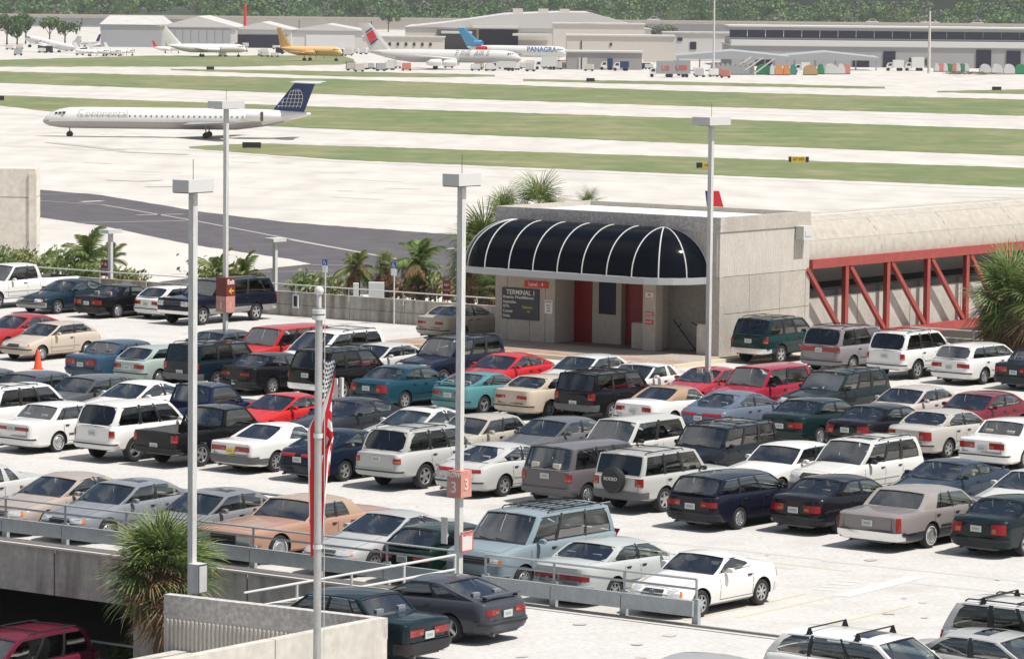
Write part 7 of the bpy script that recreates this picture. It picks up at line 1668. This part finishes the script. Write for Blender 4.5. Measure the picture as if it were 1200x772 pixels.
# --- third band, tails towards us
car('suv', 10, 450.5, A, WH, 'white SUV cut by the left edge beside the white square sedan', 'SUV', group=G3)
car('sedan_bar', 82, 470, A, WH, 'white boxy sedan with full width red lamps at lower left', group=G3)
car('suv_b', 149, 470, A, WH, 'white SUV with plain roof and dark rear glass next to the white boxy sedan', 'SUV', group=G3, drop=('roof_rack',))
car('pickup', 254, 475, A, (.010, .012, .014), 'black pickup truck with open bed behind the near left light pole', 'pickup truck', group=G3)
car('convertible_square', 325, 496, A, WH, 'white convertible with white soft top, black bumper and yellow plate', group=G3)
car('sedan_oval', 403, 502.5, A, (.012, .022, .045), 'dark navy sedan partly covered by the flag', group=G3)
car('suv_d', 486, 499, A, (.46, .46, .44), 'silver SUV with large red lamps and roof rails left of the row 3 pole', 'SUV', group=G3)
car('sedan_oval', 588, 518.5, A, (.50, .50, .49), 'silver white sedan with oval rear window behind the ROW 3 sign', group=G3)
car('minivan_box', 680, 518, A, (.13, .115, .125), 'mauve grey boxy minivan in the middle of the row', 'minivan', group=G3)
car('suv_box', 766, 526, A, (.48, .48, .46), 'silver SUV with a covered spare wheel on its tailgate', 'SUV', group=G3)
car('wagon', 850, 553, A, (.012, .014, .03), 'black station wagon right of the SUV with spare wheel', 'station wagon', group=G3)
car('sedan', 985, 556.5, A, (.016, .014, .02), 'black sedan with wide orange red lamps left of the long grey sedan', group=G3)
car('limo', 1080, 569.5, A, (.24, .215, .21), 'long grey luxury sedan with chrome bumper and padded roof', group=G3, roof=(.34, .31, .29))
car('sedan_b', 1192, 581, A, (.010, .022, .028), 'dark green black sedan at the right end of the near row', group=G3)
# --- front row at the guard rail
car('coupe_square', -30, 545, T, (.55, .55, .54), 'silver car cut by the left edge in the front row', group=G4)
car('sedan_oval', 60, 557.5, T, (.40, .33, .29), 'pinkish tan sedan at the left of the guard rail', group=G4)
car('sedan', 139, 565, T, (.22, .235, .26), 'silver blue sedan with sunroof behind the left guard rail', group=G4)
car('sedan', 244, 576, T, (.20, .20, .21), 'grey sedan with rear spoiler behind the big palm', group=G4)
car('seventies', 344, 584.5, T, (.44, .26, .19), 'long orange pink 1970s sedan with tan vinyl roof behind the flagpole', group=G4, roof=(.47, .34, .25))
car('wedge', 425, 606, T, (.42, .42, .42), 'silver coupe nose to the guard rail, right of the flagpole', group=G4)
car('hatch', 506, 617, A, (.008, .03, .022), 'dark green small car with white script on its side by the row 3 pole', group=G4)
car('van_box', 640, 592.5, T, (.24, .305, .34), 'pale blue van with ribbed roof rack in the front row', 'van', group=G4)
car('sedan_e', 712, 632, A, (.46, .48, .47), 'silver sedan with full width red lamp bar, tail to the guard rail', group=G4)
car('roadster', 829, 647, T, (.74, .73, .71), 'white hardtop roadster with star emblem grille at the end of the guard rail', group=G4)
# --- lane and lower level
car('sedan_d', 414, 691, H_L, (.010, .028, .038), 'dark green compact sedan behind the corner of the pale parapet', group=G5, z=-.004)
car('liftback', 521, 674.5, H_L, (.055, .06, .075), 'grey liftback with rear spoiler on the lane below the row 3 pole', group=G5, z=-.004)
car('minivan', 34, 736, T + .06, (.13, .014, .034), 'maroon minivan on the lower level at the bottom left corner', 'minivan', group=G5, z=-3.3)
car('wagon', 1012, 735, H_R, WH, 'white station wagon with roof bars at the bottom edge', 'station wagon', group=G5, z=-.004)
car('sedan', 1140, 744.5, H_R, (.40, .40, .39), 'silver sedan with sunroof at the bottom edge, right of the wagon', group=G5, z=-.004)
car('suv', 1196, 704, H_R, (.66, .65, .63), 'white SUV with black roof bars at the lower right edge', 'SUV', group=G5, z=-.004)
car('sedan', 825, 769.5, H_R, (.36, .36, .35), 'grey car roof just showing at the bottom edge', group=G5, z=-.004)
def find(lb): return [c for c in CARS if lb in c[0]][0][5]
def addp(root, nm, mb, m, **k): o = obj(nm, mb, m, root, **k); return o
# spare wheel, sunroofs, bars, emblems
r = find('covered spare wheel'); b = MB(); b.lathe([(.001, 0), (.30, 0), (.36, .05), (.36, .2), (.001, .2)], (-4.35 / 2 - .26, .02, .93), 24, 'X'); addp(r, 'spare_wheel_cover', b, M_TRIM, smooth=True)
text_mesh('RODEO', .13, M_WHITE, Vector((-4.35 / 2 - .27, .02, .97)), Vector((0, -1, 0)), EZ, r, 'lettering')
def sunroof(r, st, dx=.0, w_=.42):
    P = STY[st]; gA, gT, gR, gB = P['g']; x = P['L'] / 2 - (gT + .35); b = MB(); z = P['H'] - P['roofarch'] * .35
    b.grid([[(x + dx - .36 * q, y * w_, P['H'] - P['rcrown'] - P['roofarch'] * ((P['L'] / 2 - (x + dx - .36 * q) - (gT * .45 + gR * .55)) / max(.5, (gR - gT) / 2)) ** 2 * .55 + P['rcrown'] * (1 - (y * w_ / (P['W'] / 2 * P['tumble'])) ** 2) + .008) for y in (-1, -.5, 0, .5, 1)] for q in (0, .5, 1)])
    addp(r, 'sunroof', b, M_DGLASS)
sunroof(find('white sedan with sunroof'), 'sedan_oval'); sunroof(find('silver blue sedan with sunroof'), 'sedan'); sunroof(find('grey sedan with rear spoiler behind'), 'sedan'); sunroof(find('silver sedan with sunroof at'), 'sedan'); sunroof(find('white tall wagon'), 'suv'); sunroof(find('white station wagon with roof bars'), 'wagon')
def bars(r, st, m=M_TRIM):
    P = STY[st]; gA, gT, gR, gB = P['g']; L_ = P['L']; yy = P['W'] / 2 * P['tumble']
    for d in (gT + .45, gT + (gR - gT) * .72):
        b = MB(); z = P['H'] - .04; b.tube([(L_ / 2 - d, -yy, z + .12), (L_ / 2 - d, yy, z + .12)], .016, 6)
        for s in (-1, 1): b.grid([[(L_ / 2 - d + .07, s * yy, z - .03), (L_ / 2 - d - .07, s * yy, z - .03)], [(L_ / 2 - d + .03, s * (yy - .04), z + .13), (L_ / 2 - d - .03, s * (yy - .04), z + .13)], [(L_ / 2 - d + .06, s * (yy - .09), z - .02), (L_ / 2 - d - .06, s * (yy - .09), z - .02)]])
        addp(r, 'roof_bar', b, m, weld=False)
bars(find('white station wagon with roof bars'), 'wagon'); bars(find('white SUV with black roof bars'), 'suv')
def spoiler(r, st, z=.99, col=(.2, .2, .2)):
    P = STY[st]; b = MB(); x = -P['L'] / 2 + .22; b.box((x, 0, z + .13), (.2, P['W'] * .78, .03))
    for s in (-1, 1): b.box((x + .01, s * P['W'] * .32, z + .05), (.14, .03, .14))
    addp(r, 'spoiler', b, M_PAINT, color=col, weld=False)
spoiler(find('dark blue grey coupe'), 'wedge', .96, (.028, .045, .07)); spoiler(find('grey sedan with rear spoiler behind'), 'sedan', .97)
r = find('yellow plate')
for ch in r.children:
    if ch.name.startswith('licence_plate'): me = ch.data.copy(); me.materials[0] = M_PLATEY; ch.data = me
r = find('white script'); P = STY['hatch']; text_mesh('Pitkin', .42, M_WHITE, Vector((.15, -.845, .66)), Vector((1, 0, 0)), EZ, r, 'lettering', bold=.012, shear=.25)
r = find('door emblem'); b = MB(); b.lathe([(.001, .0), (.17, .0), (.17, .01), (.001, .01)], (.15, STY['sedan_square']['W'] / 2 + .005, .66), 16, 'Y'); addp(r, 'door_emblem', b, mat('emblem_blue', (.12, .20, .38), .5))
for lb, st in (('wide red lamps between', 'minivan'),):
    r = find(lb); P = STY[st]; b = MB(); k, a_, b_, z0, z1 = P['tail']; a_ = min(.8, max(a_, .2) + .25); xx = -P['L'] / 2 + P['rlean'] * max(0, ((z0 + z1) / 2 - .52) / .4) - .004
    for s in (-1, 1): b.lbox((xx - .012, s * P['W'] / 2 * (.16 if 'wide red lamps' in lb else .0), z0 + .01), Vector((.03, 0, 0)), Vector((0, s * P['W'] / 2 * a_ * .8, 0)), EZ * ((z1 - z0) * .8))
    addp(r, 'lamp_bar', b, M_RED, weld=False)
for ch in find('dark teal sedan with silver lower bumper').children:
    if ch.name.startswith('front_bumper'): ch.color = (.30, .30, .29, 1)
for key in ('silver sun shade in its windscreen', 'silver sun shade left'):
    r = find(key); src = [c for c in r.children if c.name.startswith('windshield')][0]; me = src.data.copy(); me.transform(Matrix.Translation((-.10, 0, -.05)) @ Matrix.Scale(.90, 4, (0, 1, 0)))
    me.materials.clear(); me.materials.append(mat('foil_shade', (.62, .63, .62), .45, .2)); link('sun_shade', me, r)
# wheel stops glimpsed under the parked cars
for k, (a, b_) in enumerate([(8.0 + 2.68 * q, 21.8) for q in range(12)]):
    pass
# nudge neighbours apart where two footprints touch
for it in range(40):
    for i in range(len(CARS)):
        for j in range(i):
            p, q = CARS[i], CARS[j]
            if abs(p[1].z - q[1].z) > 1: continue
            al = abs(math.cos(p[2] - H_R)) > .7
            if al != (abs(math.cos(q[2] - H_R)) > .7): continue
            d = p[1] - q[1]; u1, u2 = (E1, E2) if not al else (E2, E1)
            a, b_ = d.dot(u1), d.dot(u2); pa, pb = (p[4] + q[4]) / 2 + .22 - abs(a), (p[3] + q[3]) / 2 + .15 - abs(b_)
            if pa > 0 and pb > 0:
                if pb < pa or abs(b_) > 3: m = u2 * (.5 * pb * (1 if b_ > 0 else -1))
                else: m = u1 * (.5 * pa * (1 if a > 0 else -1))
                p[1] += m; q[1] -= m
for c in CARS:
    d = (c[1] - C0).dot(E2)
    if c[1].z > -1 and abs(math.cos(c[2] - H_R)) < .7 and d < 8 and d - c[3] / 2 < .42: c[1] += E2 * (.42 + c[3] / 2 - d)
    c[5].location = c[1]
# check overlaps and bay coordinates
if __import__('os').environ.get('CARDBG'):
    for lb, loc, h, L_, W_, root in sorted(CARS, key=lambda c: ((c[1] - C0).dot(E2) // 5, c[1].x)):
        d = loc - C0; print('%6.1f %6.1f %s' % (d.dot(E1), d.dot(E2), ('A ' if abs(h - A) < .01 else 'T ' if abs(h - T) < .1 else 'X ') + lb[:60]))
    for i in range(len(CARS)):
        for j in range(i):
            p, q = CARS[i], CARS[j]; d = p[1] - q[1]; a, b_ = abs(d.dot(E1)), abs(d.dot(E2))
            if abs(p[1].z - q[1].z) < 1 and a < (p[4] + q[4]) / 2 + .05 and b_ < (p[3] + q[3]) / 2 + .05: print('OVERLAP %.2f %.2f' % ((p[4] + q[4]) / 2 - a, (p[3] + q[3]) / 2 - b_), p[0][:45], '|', q[0][:45])
# ---- thin sea air over the whole place
b = MB(); b.box((0, 1525, 6.5), (2600, 3250, 37)); hz = obj('haze', b, mat('haze_air')); hz['kind'] = 'stuff'; hz['label'] = 'pale thin haze over the airfield and the wood'
m = hz.data.materials[0]; n = m.node_tree; n.nodes.remove(n.nodes['Principled BSDF']); pv = n.nodes.new('ShaderNodeVolumePrincipled')
pv.inputs['Color'].default_value = (.92, .94, .97, 1); pv.inputs['Density'].default_value = .00008; pv.inputs['Anisotropy'].default_value = .3
n.links.new(pv.outputs[0], n.nodes['Material Output'].inputs['Volume'])
